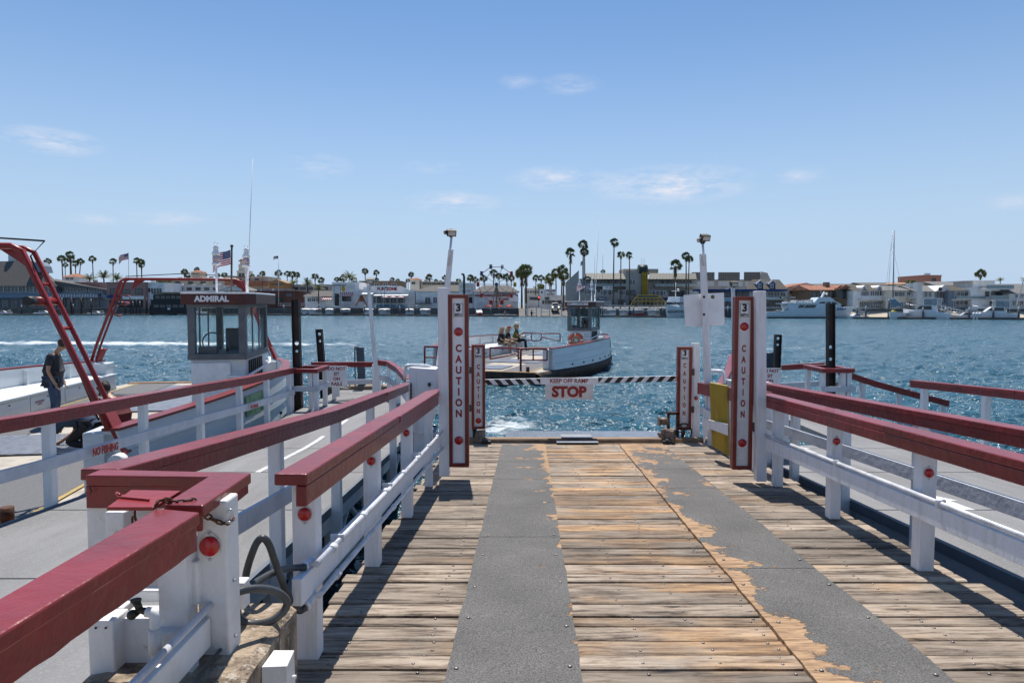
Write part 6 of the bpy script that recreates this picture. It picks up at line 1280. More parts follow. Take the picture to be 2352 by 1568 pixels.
# --- the big grey office building
D = shore(1450)+12; t = thing('office_building', 'large grey three-storey waterfront office building with a yellow glazed stair tower', 'building', (fp(1450, 700, D).x, D+9, GZ))
def F(x, y, d=0): return fp(x, y, D+d)
g_ = BW['grey']; mb = MB(); mb.prism([(F(1300, 0).x, GZ), (F(1300, 0).x, F(0, 648).z), (F(1330, 0).x, F(0, 620).z), (F(1330, 0).x, GZ)], D+1, D+2, 'y'); obj('wing_wall', mb, g_, t)
for (a, b, yt, d, dp) in ((1330, 1437, 640, 2, 14), (1437, 1474, 622, 0, 14), (1488, 1602, 640, 2, 14), (1330, 1437, 658+13, 0, 2), (1488, 1602, 671, 0, 2)): fbox(t, 'wall', a, b, yt, 705, D+d, dp, g_)
for (a, b, c_, d_) in ((1340, 1438, 1345, 1434), (1489, 1600, 1492, 1598)):
    mb = MB(); v = [F(a, 641, 0), F(b, 641, 0), F(d_, 627.5, 4.5), F(c_, 627.5, 4.5)]; mb.add(v+[q+Vector((0, 0, -.3)) for q in v], [(0, 1, 2, 3), (7, 6, 5, 4), (0, 4, 5, 1), (1, 5, 6, 2), (2, 6, 7, 3), (3, 7, 4, 0)])
    for i in range(15): p_ = v[0].lerp(v[1], (i+.5)/15); q_ = v[3].lerp(v[2], (i+.5)/15); mb.beam(p_+Vector((0, 0, .06)), q_+Vector((0, 0, .06)), .09, .12)
    obj('roof', mb, METR, t)
fbox(t, 'penthouse', 1432, 1512, 617.5, 628, D+6, 8, BW['stucco'])
fbox(t, 'stair_tower', 1474, 1488, 624, 680, D-.6, 4, BW['black'])
mb = MB()
for i in range(4): mb.beam(F(1475+4*i, 625, -.75), F(1475+4*i, 680, -.75), .16, .14)
for i in range(15): mb.beam(F(1474.5, 626+i*3.7, -.75), F(1487.5, 626+i*3.7, -.75), .14, .14)
obj('yellow_glazing_bars', mb, mat('yellow_metal', (.55, .36, .02), .5), t); mb = MB(); c = F(1477, 620.5, 0); mb.tube([Vector((F(1467, 0).x, D+1.2, c.z)), Vector((F(1487, 0).x, D+1.2, c.z))], 1.5, 12); obj('barrel_roof', mb, mat('dark_green_metal', (.02, .035, .03), .5), t)
mb = MB()
for x in (1473, 1477, 1481): mb.tube([F(x, 616, 1), F(x, 591, 1)], .03, 5)
obj('roof_aerial', mb, GALV, t)
wins(t, D+2, [(1342, 1377, 643, 655, 2, dict(mull=1, gap=.06)), (1385, 1433, 643, 655, 2, dict(mull=1, gap=.06)), (1502, 1552, 643, 655, 3, dict(gap=.05)), (1559, 1590, 643, 655, 2, dict(gap=.08))])
for (a, b) in ((1338, 1435), (1501, 1601)): balcony(t, a, b, 652, 657, D+2, 2, g_, True)
wins(t, D, [(1341, 1371, 667, 675, 2, dict(gap=.08)), (1379, 1410, 667, 677, 3, dict(gap=.08)), (1421, 1437, 667, 677, 2, dict(gap=.1)), (1444, 1461, 642, 654, 1), (1437, 1460, 667, 677, 2, dict(fm=FRD)), (1492, 1529, 668, 678, 4, dict(gap=.1)), (1536, 1598, 668, 683, 4, dict(gap=.06, fm=FRD)), (1345, 1365, 688, 700, 2), (1420, 1434, 689, 703, 2, dict(fm=FRD))])
for (a, b, m_, s_, sz) in ((1343, 1368, mat('picture_blue', (.12, .3, .42), .6, col2=(.4, .45, .5), ns=1.5), '', 3), (1384, 1408, SIGNW, 'FOR LEASE', 2.6)): o = fbox(t, 'banner', a, b, 657.5, 665, D, .1, m_, .25); (ftext(o, s_, (a+b)/2+3, 661, sz, D-.2, LETTER, .02) if s_ else None)
o = fbox(t, 'rentals_sign', 1374.5, 1392, 682.5, 689, D-1.5, .3, mat('sign_navy', (.03, .04, .12), .6)); ftext(o, 'RENTALS', 1383, 686, 2.6, D-1.55, SIGNW, .02)
fbox(t, 'ticket_booth', 1362, 1405, 690, 704, D-3, 2.8, BW['grey']); awning(t, 1519, 1557, 684, 691, D, 1.4, BLUEA)
gh = [(1440, 705), (1445, 692), (1458, 678), (1500, 678), (1518, 692), (1519, 705)]; mb = MB(); pp = [(F(x, 0).x, F(0, y).z) for x, y in gh]; mb.prism(pp, D-5, D-.7, 'y'); gb = obj('glass_entrance', mb, DARKGLASS, t)
mb = MB(); e_ = [Vector((p_[0], D-5.05, p_[1])) for p_ in pp]
for a, b in zip(e_, e_[1:]): mb.beam(a, b, .16, .16)
for i in range(1, 9): x = pp[0][0]+(pp[-1][0]-pp[0][0])*i/9; zt = min(F(0, 679).z, F(0, 692).z) if i in (1, 8) else F(0, 684).z; mb.beam((x, D-5.05, GZ), (x, D-5.05, F(0, 692).z if i in (1, 8) else F(0, 684).z), .12, .12)
mb.beam((pp[1][0], D-5.05, F(0, 692).z), (pp[4][0], D-5.05, F(0, 692).z), .14, .14); mb.beam((F(1450, 0).x, D-5.05, F(0, 684).z), (F(1509, 0).x, D-5.05, F(0, 684).z), .14, .14); obj('yellow_frame', mb, MATS['yellow_metal'], gb)
# --- parking structure and restaurant
t, D = bld('long grey parking structure with lattice screens along its top', 'building', 1600, 1768, 644, 44, 14, 'concg', [(1603, 1640, 646, 656, 3, dict(gap=.1, g=mat('pale_opening', (.5, .55, .6), .8))), (1650, 1705, 646, 656, 4, dict(gap=.1, g=MATS['pale_opening'])), (1712, 1730, 647, 657, 2, dict(gap=.1, g=MATS['pale_opening']))])
LAT = mat('lattice', (.13, .125, .12), .8)
for (a, b, yt) in ((1589, 1641, 625.5), (1650, 1699, 625.5), (1709, 1746, 625)):
    mb = MB(); A_, B_ = fp(a, 644, D-1), fp(b, yt, D-1); mb.box((A_.x, D-.9, A_.z), (B_.x, D-.8, B_.z), 1)
    for i in range(13): x = A_.x+(B_.x-A_.x)*i/12; mb.box((x-.05, D-1, A_.z), (x+.05, D-.9, B_.z))
    for i in range(5): z = A_.z+(B_.z-A_.z)*i/4; mb.box((A_.x, D-1.02, z-.05), (B_.x, D-.98, z+.05))
    obj('lattice_screen', mb, [LAT, BW['ltgrey'] if False else mat('lattice_fill', (.24, .23, .22), .9)], t)
mb = MB(); mb.prism([(fp(1740, 0, D).x, fp(0, 646, D).z), (fp(1746, 0, D).x, fp(0, 624, D).z), (fp(1760, 0, D).x, fp(0, 627, D).z), (fp(1769, 0, D).x, fp(0, 646, D).z)], D-.5, D+12, 'y'); obj('end_stair', mb, BW['concg'], t)
t, D = bld('waterfront restaurant with blue canopies and two blue dormers', 'restaurant', 1603, 1808, 668, 8, 14, 'ltgrey', [(1606, 1720, 671, 682, 8, dict(fm=FRD, gap=.1)), (1735, 1805, 672, 682, 5, dict(gap=.15)), (1606, 1800, 690, 703, 12, dict(fm=FRD, gap=.2))], name='restaurant')
mb = MB(); v = [fp(1720, 664, D-.5), fp(1809, 664, D-.5), fp(1790, 642, D+5), fp(1728, 642, D+5)]; mb.add(v+[q+Vector((0, 6, -2)) for q in v[:2]], [(0, 1, 2, 3), (1, 5, 2), (0, 3, 4)]); obj('roof', mb, SHD, t)
fbox(t, 'blue_canopy', 1598, 1809, 664, 668.5, D-2.5, 3, BLUEA); fbox(t, 'upper_deck', 1603, 1806, 684, 686, D-2.5, 2.5, SIGNW); balcony(t, 1754, 1790, 680, 687, D, 2.2)
fbox(t, 'low_canopy', 1604, 1690, 685, 692, D-3, 2.5, mat('pale_blue_canvas', (.3, .4, .5), .8))
for (a, b) in ((1736, 1753), (1764, 1781)):
    mb = MB(); X0, X1, xm = fp(a, 0, D).x, fp(b, 0, D).x, fp((a+b)/2, 0, D).x; z0, z1, z2 = fp(0, 663, D).z, fp(0, 651, D).z, fp(0, 643, D).z; mb.prism([(X0+.2, z0), (X1-.2, z0), (X1-.2, z1), (xm, z2-.3), (X0+.2, z1)], D-.3, D+4, 'y', 0); o = obj('dormer', mb, mat('dormer_blue', (.04, .07, .14), .7), t)
    mb = MB(); mb.beam((X0-.2, D-.5, z1-.2), (xm, D-.5, z2+.1), .3, .22); mb.beam((X1+.2, D-.5, z1-.2), (xm, D-.5, z2+.1), .3, .22); obj('bargeboard', mb, FRW, o); win(o, D-.3, (a+b)/2-3, (a+b)/2+3, 652.5, 661, FRW, 1)
fbox(t, 'banner', 1792, 1826, 680.5, 686, D-4.5, .2, mat('navy_banner', (.03, .04, .05), .7)); ftext(t, 'NEWPORT LANDING', 1811, 683.3, 2.5, D-4.6, SIGNW, .02)
# --- houses on the right
def house(label, x0, x1, yt, wm_, w_, roof, rm, off=9, dep=11, extra=None, cat='house'):
    t, D = bld(label, cat, x0, x1, yt, off, dep, wm_, w_, roof, rm, name='house'); 
    if extra: extra(t, D)
    return t, D
house('pale stucco house with a small orange tile skirt roof right of the restaurant', 1810, 1875, 660, 'cream', [(1813, 1833, 668, 674, 2, dict(fm=FRD)), (1850, 1862, 675, 684, 1, dict(fm=FRD)), (1838, 1845, 673, 684, 1)], ('front', 649.5, 1850), TILE, 18, 10, lambda t, D: fbox(t, 'tile_skirt', 1833, 1862, 664, 669, D-1, 1, TILE))
def ex(t, D):
    fbox(t, 'bay', 1922, 1943, 661, 702, D-1.2, 1.5, BW['brown']); c = fp(1932.5, 664, D-1.3); mb = MB(); mb.lathe([(1.05, 0), (1.05, .14)], c+Vector((0, .05, -.2)), 16, 0, face_cam(c).to_3x3()); mb.box((c.x-1.05, D-1.45, fp(0, 686, D).z), (c.x+1.05, D-1.3, c.z-.2)); obj('arched_window', mb, DARKGLASS, t)
    mb = MB(); mb.prism([(fp(1916, 0, D).x, fp(0, 664, D).z), (fp(1950, 0, D).x, fp(0, 664, D).z), (fp(1933, 0, D).x, fp(0, 654, D).z)], D-1.8, D+4, 'y'); obj('porch_gable', mb, TILE, t); fbox(t, 'balcony', 1902, 1962, 684, 687, D-1.4, 1.4, BW['tanb']); fbox(t, 'chimney', 1896, 1906, 648, 662, D+3, 1.5, BW['tanb'])
house('brown villa with a red tile roof and tall arched window', 1862, 1960, 666, 'brown', [(1864, 1888, 671, 684, 2, dict(fm=FRD)), (1904, 1920, 669, 682, 1, dict(fm=FRD)), (1946, 1958, 669, 682, 1, dict(fm=FRD)), (1900, 1956, 690, 701, 4, dict(fm=FRD))], ('gable', 653.5), TILE, 9, 11, ex)
def dorm(t, D, xs, y0, y1):
    for a, b in xs:
        mb = MB(); X0, X1, xm = fp(a, 0, D).x, fp(b, 0, D).x, fp((a+b)/2, 0, D).x; z0, z1, z2 = fp(0, y1, D).z, fp(0, (y0+y1)/2, D).z, fp(0, y0, D).z; mb.prism([(X0, z0), (X1, z0), (X1, z1), (xm, z2), (X0, z1)], D+.2, D+4, 'y'); o = obj('dormer', mb, BW['white'], t); win(o, D+.2, (a+b)/2-2, (a+b)/2+2, (y0+y1)/2, y1-1.5, FRW, 0)
house('white two-storey house with a dark shingle roof and two small dormers', 1960, 2033, 667, 'white', [(1978, 1996, 669, 679, 3, dict(gap=.1)), (1998, 2030, 669, 679, 3, dict(gap=.15)), (1974, 2032, 693, 706, 7, dict(gap=.15))], ('gable', 652.5), SHD, 8, 11, lambda t, D: (balcony(t, 1970, 2033, 680, 687, D, 2), dorm(t, D, ((1980, 1991), (2015, 2026)), 655, 665)))
house('grey white house with a pale hip roof behind the tall sailboat mast', 2035, 2103, 667, 'cream', [(2050, 2078, 670, 680, 3, dict(gap=.12)), (2082, 2100, 671, 678, 2), (2040, 2060, 694, 706, 2), (2066, 2095, 694, 706, 3)], ('hip', 655, 2060, 2072), SHL, 8, 11, lambda t, D: (balcony(t, 2080, 2103, 679, 684, D, 1.5), fbox(t, 'chimney', 2089, 2100, 650, 665, D+1, 1.6, BW['ltgrey'])))
def ex2(t, D):
    fbox(t, 'chimney', 2106, 2119, 648, 700, D-.8, 1.6, BW['ltgrey']); mb = MB(); X0, X1, xm = fp(2142, 0, D).x, fp(2178, 0, D).x, fp(2160, 0, D).x; mb.prism([(X0, fp(0, 669, D).z), (X1, fp(0, 669, D).z), (xm, fp(0, 655, D).z)], D-1.2, D+5, 'y'); o = obj('gable', mb, BW['ltgrey'], t); c = fp(2159.5, 664, D-1.22); mb = MB(); mb.lathe([(.42, 0), (.42, .08)], c, 14, 0, face_cam(c).to_3x3()); obj('round_window', mb, FRD, o)
house('pale grey house with a tall chimney and a gable with a round window', 2103, 2178, 669, 'ltgrey', [(2122, 2140, 670, 682, 2), (2146, 2174, 670, 686, 4, dict(gap=.1)), (2125, 2170, 694, 706, 5)], ('gable', 654), SHL, 8, 11, ex2)
house('blue grey house with a dark pediment roof and glazed balcony', 2179, 2250, 668, 'bluegrey', [(2193, 2244, 671, 683, 6, dict(gap=.06)), (2190, 2246, 692, 704, 6, dict(gap=.08))], ('hip', 655, 2205, 2216), SHD, 8, 11, lambda t, D: (balcony(t, 2188, 2252, 680, 686, D, 1.6, FRW, True), fbox(t, 'white_band', 2186, 2252, 687, 690, D-.3, .3, FRW)))
def ex3(t, D):
    balcony(t, 2255, 2318, 654.5, 663, D-.3, 1.5, FRW, True); balcony(t, 2262, 2318, 679, 687, D, 2, FRW, True); fbox(t, 'upper_floor', 2235, 2285, 645.5, 663, D+3, 7, BW['white']); fbox(t, 'flat_roof', 2230, 2292, 643.5, 645.3, D+2, 9, SIGNW)
house('modern white flat-roofed house with two glass balconies', 2233, 2318, 664, 'white', [(2277, 2304, 670, 684, 2, dict(fm=FRD, gap=.04)), (2262, 2272, 670, 680, 1, dict(fm=FRD)), (2272, 2302, 693, 701, 3, dict(fm=FRD))], None, None, 8, 10, ex3)
house('grey shingled house with a big plain roof at the right edge', 2318, 2440, 674, 'ltgrey', [(2330, 2352, 676, 684, 2), (2325, 2350, 690, 702, 3)], ('gable', 650), SHL, 8, 12, lambda t, D: balcony(t, 2325, 2420, 681, 689, D, 1.8))
house('salmon pink apartment block behind the waterfront houses', 2118, 2162, 634, 'salmon', [(2140, 2150, 640, 648, 1, dict(fm=FRD))], None, None, 45, 12, lambda t, D: fbox(t, 'lift_house', 2138, 2156, 632, 634, D+2, 4, BW['salmon']), cat='building')
house('house with an orange roof behind the mast', 2060, 2142, 652, 'cream', [(2070, 2100, 653, 656, 3)], ('hip', 648, 2075, 2130), mat('orange_roof', (.45, .26, .12), .8), 30, 10)
house('grey gabled house behind the brown villa', 1878, 1970, 656, 'ltgrey', [(1885, 1960, 657, 660, 6)], ('gable', 650.5), SHG, 30, 10)
house('grey roofed house with arched dormers behind the glazed balcony house', 2150, 2235, 655, 'ltgrey', [(2196, 2230, 650+6, 662, 4)], ('gable', 645), SHL, 28, 10)
house('grey house behind the white dormered house', 1985, 2090, 655, 'ltgrey', [(1990, 2085, 656, 659, 6)], ('gable', 647.5), SHG, 32, 10)

# ================================================================ palms
LEAF = mat('palm_leaf', (.07, .105, .035), .6, col2=(.12, .14, .05), ns=2.5, nmin=.35, nmax=.65); LEAF2 = mat('bright_palm_leaf', (.11, .16, .045), .6, col2=(.17, .17, .06), ns=2.5, nmin=.35, nmax=.65); TRUNK = mat('palm_trunk', (.12, .095, .07), .9, ns=3); DEAD = mat('dead_fronds', (.16, .11, .05), .9)
def fan_crown(seed, nf=40):
    r = random.Random(seed); mb = MB()
    for i in range(nf):
        az = r.uniform(0, 2*PI); el = math.asin(r.uniform(-.55, 1)); d = Vector((math.cos(az)*math.cos(el), math.sin(az)*math.cos(el), math.sin(el))); c = d*r.uniform(.38, .55)
        mb.add([Vector((0, 0, 0)), c+Vector((0, 0, .012)), c-Vector((0, 0, .012))], [(0, 1, 2)])
        s = d.cross(Vector((0, 0, 1))).normalized(); s = Matrix.Rotation(r.uniform(-1.4, 1.4), 3, d) @ s; u = s.cross(d)
        for k in range(9):
            a = (k-4)/4*R(75); q = (d*math.cos(a)+s*math.sin(a)).normalized(); L_ = .5*r.uniform(.8, 1.1); e = c+q*L_-Vector((0, 0, .10*L_*(1+abs(a)))); w_ = .05; n_ = (s*math.cos(a)-d*math.sin(a)); m_ = c+q*L_*.55
            mb.add([c, m_+n_*w_, e, m_-n_*w_+u*.01], [(0, 1, 2, 3)])
    return mb
def feather_crown(seed, nf=26, droop=.8):
    r = random.Random(seed); mb = MB()
    for i in range(nf):
        az = 2*PI*i/nf+r.uniform(-.2, .2); el = R(r.uniform(5, 75)); p = Vector((0, 0, 0)); d = Vector((math.cos(az)*math.cos(el), math.sin(az)*math.cos(el), math.sin(el))); n_ = 9; s = d.cross(Vector((0, 0, 1))).normalized()
        for k in range(n_):
            q = p+d*(1.15/n_); 
            for sg_ in (-1, 1):
                for h in (.25, .75): o_ = p.lerp(q, h); l_ = .28*(1-abs(k/n_-.45)*1.1); e = o_+s*sg_*l_+d*.12-Vector((0, 0, l_*.5)); mb.add([o_, o_+d*.05, e], [(0, 1, 2)])
            mb.add([p+Vector((0, 0, .01)), q, p-Vector((0, 0, .01))], [(0, 1, 2)]); p = q; d = (d-Vector((0, 0, .26*droop/ n_*4))).normalized()
    return mb
def crown_mesh(nm, mb, m_):
    me = bpy.data.meshes.new(nm); me.from_pydata([tuple(v) for v in mb.v], [], mb.f); me.materials.append(m_); return me
FAN = [crown_mesh('crown', fan_crown(i), LEAF) for i in range(4)]; FAN2 = [crown_mesh('crown', fan_crown(i+9), LEAF2) for i in range(2)]; FEA = [crown_mesh('crown', feather_crown(i), LEAF) for i in range(3)]; FEA2 = [crown_mesh('crown', feather_crown(i+5, 22), LEAF2) for i in range(2)]
def skirt():
    r = random.Random(4); mb = MB()
    for i in range(60): az = r.uniform(0, 2*PI); z = -r.uniform(.1, 1.0); p = Vector((math.cos(az)*.12, math.sin(az)*.12, z)); e = p+Vector((math.cos(az)*.22, math.sin(az)*.22, -.35)); s = Vector((-math.sin(az), math.cos(az), 0))*.06; mb.add([p-s, p+s, e], [(0, 1, 2)])
    return mb
SK = crown_mesh('dead_skirt', skirt(), DEAD)
def palm(label, x, y, r_, off, kind='fan', lean=0, name=None):
    D = shore(x)+off; c = fp(x, y, D); rad = r_*1.1/1568*D; base = Vector((fp(x+lean, y, D).x, D, GZ)); nm = {'fan': 'fan_palm', 'fan2': 'fan_palm', 'fea': 'feather_palm', 'fea2': 'feather_palm'}[kind]
    t = thing(name or nm, label, 'palm tree', base, 0, 'palm trees along the far shore'); k = rnd.randrange(8)
    lib = {'fan': FAN, 'fan2': FAN2, 'fea': FEA, 'fea2': FEA2}[kind]
    o = bpy.data.objects.new('crown', lib[k % len(lib)]); link(o, t); o.location = c-base; o.scale = (rad, rad, rad*(1.0 if kind[:3] == 'fan' else 1)); o.rotation_euler = (0, 0, rnd.uniform(0, 6)); ROOTM[o.name] = ROOTM[t.name]
    tr = rad*.11 if r_ < 12 else rad*.10
    mb = MB(); n_ = 8; mb.tube([base.lerp(c, i/n_)+Vector((math.sin(i/n_*PI)*lean*.03, 0, 0)) for i in range(n_+1)], [tr*(1.45-.6*i/n_) for i in range(n_+1)], 7); obj('trunk', mb, TRUNK, t)
    if kind[:3] == 'fan' and r_ > 6: s_ = bpy.data.objects.new('dead_skirt', SK); link(s_, t); s_.location = c-base; s_.scale = (rad, rad, rad*(.7 if r_ < 14 else 1.4)); ROOTM[s_.name] = ROOTM[t.name]
    return t
def z1(x, y): return (x/3.7236, 516.8+y/3.7236)
def z2(x, y): return (574.2+x/3.7236, 545.5+y/3.7236)
def z3(x, y): return (1091+x/3.7236, 516.8+y/3.7236)
def z4(x, y): return (1665.2+x/3.4248, 516.8+y/3.4248)
PL = [(z1(130, 275), 9, 60, 'fan', 'palm top just left of the red gantry corner, above the pavilion roof'), (z1(203, 288), 8, 64, 'fan', 'second palm top peeping over the pavilion roof ridge'), (z1(410, 312), 9, 60, 'fan', 'lone slim palm rising right behind the leaning red gantry leg'),
 (z1(528, 288), 10, 60, 'fan', 'leftmost palm of the tight cluster above the small tile-roofed white building'), (z1(557, 342), 7, 66, 'fan', 'shortest palm in the tight cluster above the tile-roofed white building'), (z1(598, 262), 11, 60, 'fan', 'tallest upper palm of the tight cluster on the left'), (z1(605, 295), 10, 62, 'fan', 'dense palm just beneath the tallest one in the left cluster'), (z1(645, 333), 9, 60, 'fan', 'mid-height palm between the tallest and the leaning palm in the left cluster'), (z1(690, 312), 9, 60, 'fan', 'palm with a leaning trunk at the right side of the left cluster'),
 (z1(790, 292), 9, 60, 'fan', 'solitary palm between the left cluster and the big flying flag'), (z1(966, 314), 9, 60, 'fan', 'slim palm immediately left of the big flying flag'), (z1(1168, 308), 9, 60, 'fan', 'left palm of the trio right of the big flag pole'), (z1(1206, 318), 9, 62, 'fan', 'middle palm of the trio right of the big flag pole'), (z1(1212, 345), 8, 60, 'fan', 'lower right palm of the trio right of the big flag pole'),
 (z1(765, 462), 13, 40, 'fea', 'low bushy feather palm left of the biggest feather palm'), (z1(887, 450), 15, 36, 'fea', 'biggest round feather palm behind the pink brick building'), (z1(1000, 468), 14, 38, 'fea', 'low wide feather palm right of the biggest one'), (z1(1577, 402), 9, 60, 'fan', 'palm left of the small tile-roofed tan tower'), (z1(1600, 432), 9, 62, 'fan', 'low palm top tucked beside the small tan tower'), (z1(1683, 382), 7, 70, 'fan', 'palm top directly behind the small tan tower roof'), (z1(1748, 424), 7, 62, 'fan', 'palm right of the small tan tower'), (z1(1860, 430), 7, 62, 'fan', 'low palm hidden behind the first white lantern'), (z1(1920, 432), 8, 62, 'fan', 'low palm behind the moored ferry flag'),
 (z2(20, 330), 6, 66, 'fan', 'small palm top right of the whip aerial'), (z2(105, 312), 8, 60, 'fan', 'palm above the clay tile roof left of the timber house'), (z2(242, 308), 10, 60, 'fan', 'palm directly behind the white flag pole yardarm'), (z2(318, 312), 8, 60, 'fan', 'slim palm just right of the flag pole'), (z2(362, 320), 10, 62, 'fan', 'dense palm in the pair right of the flag pole'), (z2(402, 322), 8, 64, 'fan', 'rightmost palm of the group by the flag pole'), (z2(372, 395), 11, 16, 'fea2', 'pale feathery palm in front of the brick building'),
 (z2(490, 402), 14, 16, 'fea', 'drooping feathery palm left of the small white shop'), (z2(588, 442), 12, 10, 'fea2', 'bright green feathery palm in front of the small white shop'), (z2(556, 337), 9, 60, 'fan', 'palm above the grey office block, left one'), (z2(610, 370), 9, 60, 'fan', 'palm above the grey office block, right one'), (z2(742, 360), 7, 60, 'fan', 'small palm at the left corner of the amusement block'),
 (z2(800, 350), 11, 50, 'fan', 'dense palm above the left of the amusement block'), (z2(850, 342), 15, 46, 'fea', 'large feathery palm above the amusement block'), (z2(888, 368), 9, 52, 'fan', 'dark palm right of the large feathery one'), (z2(985, 290), 9, 60, 'fan', 'tall palm above the left end of the brown hotel'), (z2(1080, 303), 8, 60, 'fan', 'tall palm above the middle of the brown hotel'), (z2(1082, 362), 6, 62, 'fan', 'low palm top beneath the tall one over the hotel'), (z2(1217, 365), 7, 60, 'fan', 'low palm top over the right end of the brown hotel'), (z2(1265, 372), 6, 60, 'fan', 'smallest palm top over the right end of the hotel'), (z2(1378, 318), 8, 60, 'fan', 'palm rising left of the square cream tower'), (z2(1352, 370), 6, 62, 'fan', 'tiny palm top left of the cream tower'),
 (z2(1535, 345), 10, 60, 'fan', 'bushy palm above the white hip-roofed shops'), (z2(1592, 374), 6, 60, 'fan', 'low palm top right of the bushy one'), (z2(1668, 345), 8, 60, 'fan', 'palm half hidden by the leaning white light pole'), (z2(1782, 374), 7, 60, 'fan', 'low palm top behind the ARCADE block'), (z2(1885, 347), 9, 60, 'fan', 'palm left of the ferris wheel'), (z2(1925, 362), 9, 62, 'fan', 'palm touching the left rim of the ferris wheel'),
 (z2(2000, 352), 10, 60, 'fan', 'palm behind the left half of the ferris wheel'), (z2(2085, 310), 11, 58, 'fan', 'tallest palm behind the centre of the ferris wheel'), (z2(2130, 330), 9, 60, 'fan', 'palm behind the upper hub of the ferris wheel'), (z2(2195, 340), 11, 58, 'fan', 'palm behind the right half of the ferris wheel'), (z2(2235, 350), 9, 60, 'fan', 'palm behind the right rim of the ferris wheel'),
 (z3(400, 412), 17, 18, 'fan2', 'big shaggy palm left of the pair by the orange umbrellas'), (z3(432, 395), 19, 15, 'fan2', 'biggest shaggy palm right of the ferris wheel'), (z3(522, 455), 9, 40, 'fan', 'dark palm between the shaggy palm and the welcome sign'), (z3(566, 456), 9, 46, 'fan', 'palm above the left of the welcome sign'), (z3(556, 525), 7, 40, 'fan', 'low bushy palm on the welcome sign'), (z3(607, 482), 7, 50, 'fan', 'thin palm above the middle of the welcome sign'),
 (z3(640, 455), 13, 30, 'fan2', 'shaggy palm above the welcome sign, left of the clump'), (z3(690, 412), 13, 28, 'fan2', 'golden shaggy palm in the clump before the office building'), (z3(745, 385), 14, 26, 'fan', 'tallest palm of the clump left of the office building'), (z3(758, 432), 14, 22, 'fan2', 'lower bright palm of the clump left of the office building'), (z3(650, 492), 10, 32, 'fan', 'dark palm low in the clump above the sign'),
 (z3(817, 242), 14, 8, 'fan', 'tall palm at the left end of the office building'), (z3(926, 172), 13, 8, 'fan', 'upper of the two stacked tall palms left of the aerial'), (z3(936, 232), 12, 9, 'fan', 'lower of the two stacked tall palms by the flag'), (z3(1190, 155), 12, 8, 'fan', 'tallest palm in the view, before the office roof'), (z3(1248, 258), 10, 8, 'fan', 'left of the two equal palms before the office roof'), (z3(1320, 262), 10, 8, 'fan', 'right of the two equal palms before the office roof'), (z3(1095, 398), 6, 50, 'fan', 'small palm top behind the office roof'),
 (z3(1713, 348), 16, 8, 'fan', 'wide palm before the right wing of the office building'), (z3(1805, 272), 12, 8, 'fan', 'left of the crossed tall palms right of the office'), (z3(1832, 290), 10, 9, 'fan', 'right of the crossed tall palms right of the office'), (z4(2010, 385), 13, 40, 'fan', 'single big palm above the modern white house'), (z4(2165, 440), 8, 30, 'fea2', 'bright green palm top behind the modern white house'), (z4(2345, 437), 7, 30, 'fea2', 'green palm top at the far right edge')]
for i, (xy, r_, off, kind, lb) in enumerate(PL): palm(lb, xy[0], xy[1], r_, off+(i % 5)*.7, kind, lean=-8 if 'leaning trunk' in lb else (1.5 if i % 3 == 0 else -1 if i % 3 == 1 else 0))
# low hedges
def bush(label, x0, x1, y0, y1, off, seed):
    D = shore((x0+x1)/2)+off; a, b = fp(x0, y1, D), fp(x1, y0, D); r = random.Random(seed); mb = MB()
    for i in range(420):
        p = Vector((r.uniform(a.x, b.x), D+r.uniform(0, 3), a.z+(b.z-a.z)*(1-r.random()**1.5)*r.uniform(.6, 1))); s = r.uniform(.15, .35); d = Vector((r.gauss(0, 1), r.gauss(0, 1), r.gauss(0, 1))).normalized()*s; e = Vector((r.gauss(0, 1), r.gauss(0, 1), r.gauss(0, 1))).normalized()*s; mb.add([p-d, p+e, p+d, p-e], [(0, 1, 2, 3)])
    t = thing('hedge', label, 'hedge', ((a.x+b.x)/2, D, GZ)); obj('foliage', mb, LEAF2, t); obj('stems', MB().box((a.x+.3, D+1, GZ), (b.x-.3, D+1.6, max(a.z, GZ+.3))), TRUNK, t)
bush('green clipped shrubs on the roof terrace left of the stucco building', 356, 384, 640, 651, 40, 3)
bush('green shrub beside the small palm on the welcome sign', 1235, 1250, 652, 664, 36, 5)
bush('dark shrubs behind the mast of the sailboat', 2094, 2106, 644, 652, 30, 8)
# ================================================================ fun fair
D = shore(1140)+6; c = fp(1140.3, 653, D); t = thing('ferris_wheel', 'small ferris wheel with red and blue lattice arms on the waterfront', 'ferris wheel', (c.x, D, GZ)); rad = 41.6/1568*D
FB = mat('wheel_blue', (.04, .07, .17), .6); FR = mat('wheel_red', (.35, .05, .04), .6); LT = mat('bulb_string', (.7, .68, .6), .5)
wc = [FR, FB]; K = 10
def wp(a, r_, dy=0): return c+Vector((math.cos(a)*r_, dy, math.sin(a)*r_))
mb = MB(); m2 = MB()
for k in range(K):
    a, b = 2*PI*(k+.5)/K+.31, 2*PI*(k+1.5)/K+.31; tgt = k % 2
    for dy in (-.5, .5): mb.tube([wp(a, rad, dy), wp(b, rad, dy)], .06, 6, 0); mb.tube([wp(a, rad*.16, dy), wp(a, rad, dy)], .055, 6, 1); mb.tube([wp(a, rad*.62, dy), wp((a+b)/2, rad*.7, dy), wp(b, rad*.62, dy)], .035, 5, 1)
    for q in range(11): m2.ball(wp(a, rad*(.2+.07*q), -.6), .06, 6)
    for q in range(5): m2.ball(wp(a, rad*.62, -.6).lerp(wp((a+b)/2, rad*.7, -.6), q/5), .05, 6)
obj('rim_and_spokes', mb, [FR, FB], t); obj('bulbs', m2, LT, t); mb = MB(); mb.tube([wp(0, 0, -.8), wp(0, 0, .8)], .5, 14); obj('hub', mb, FB, t)
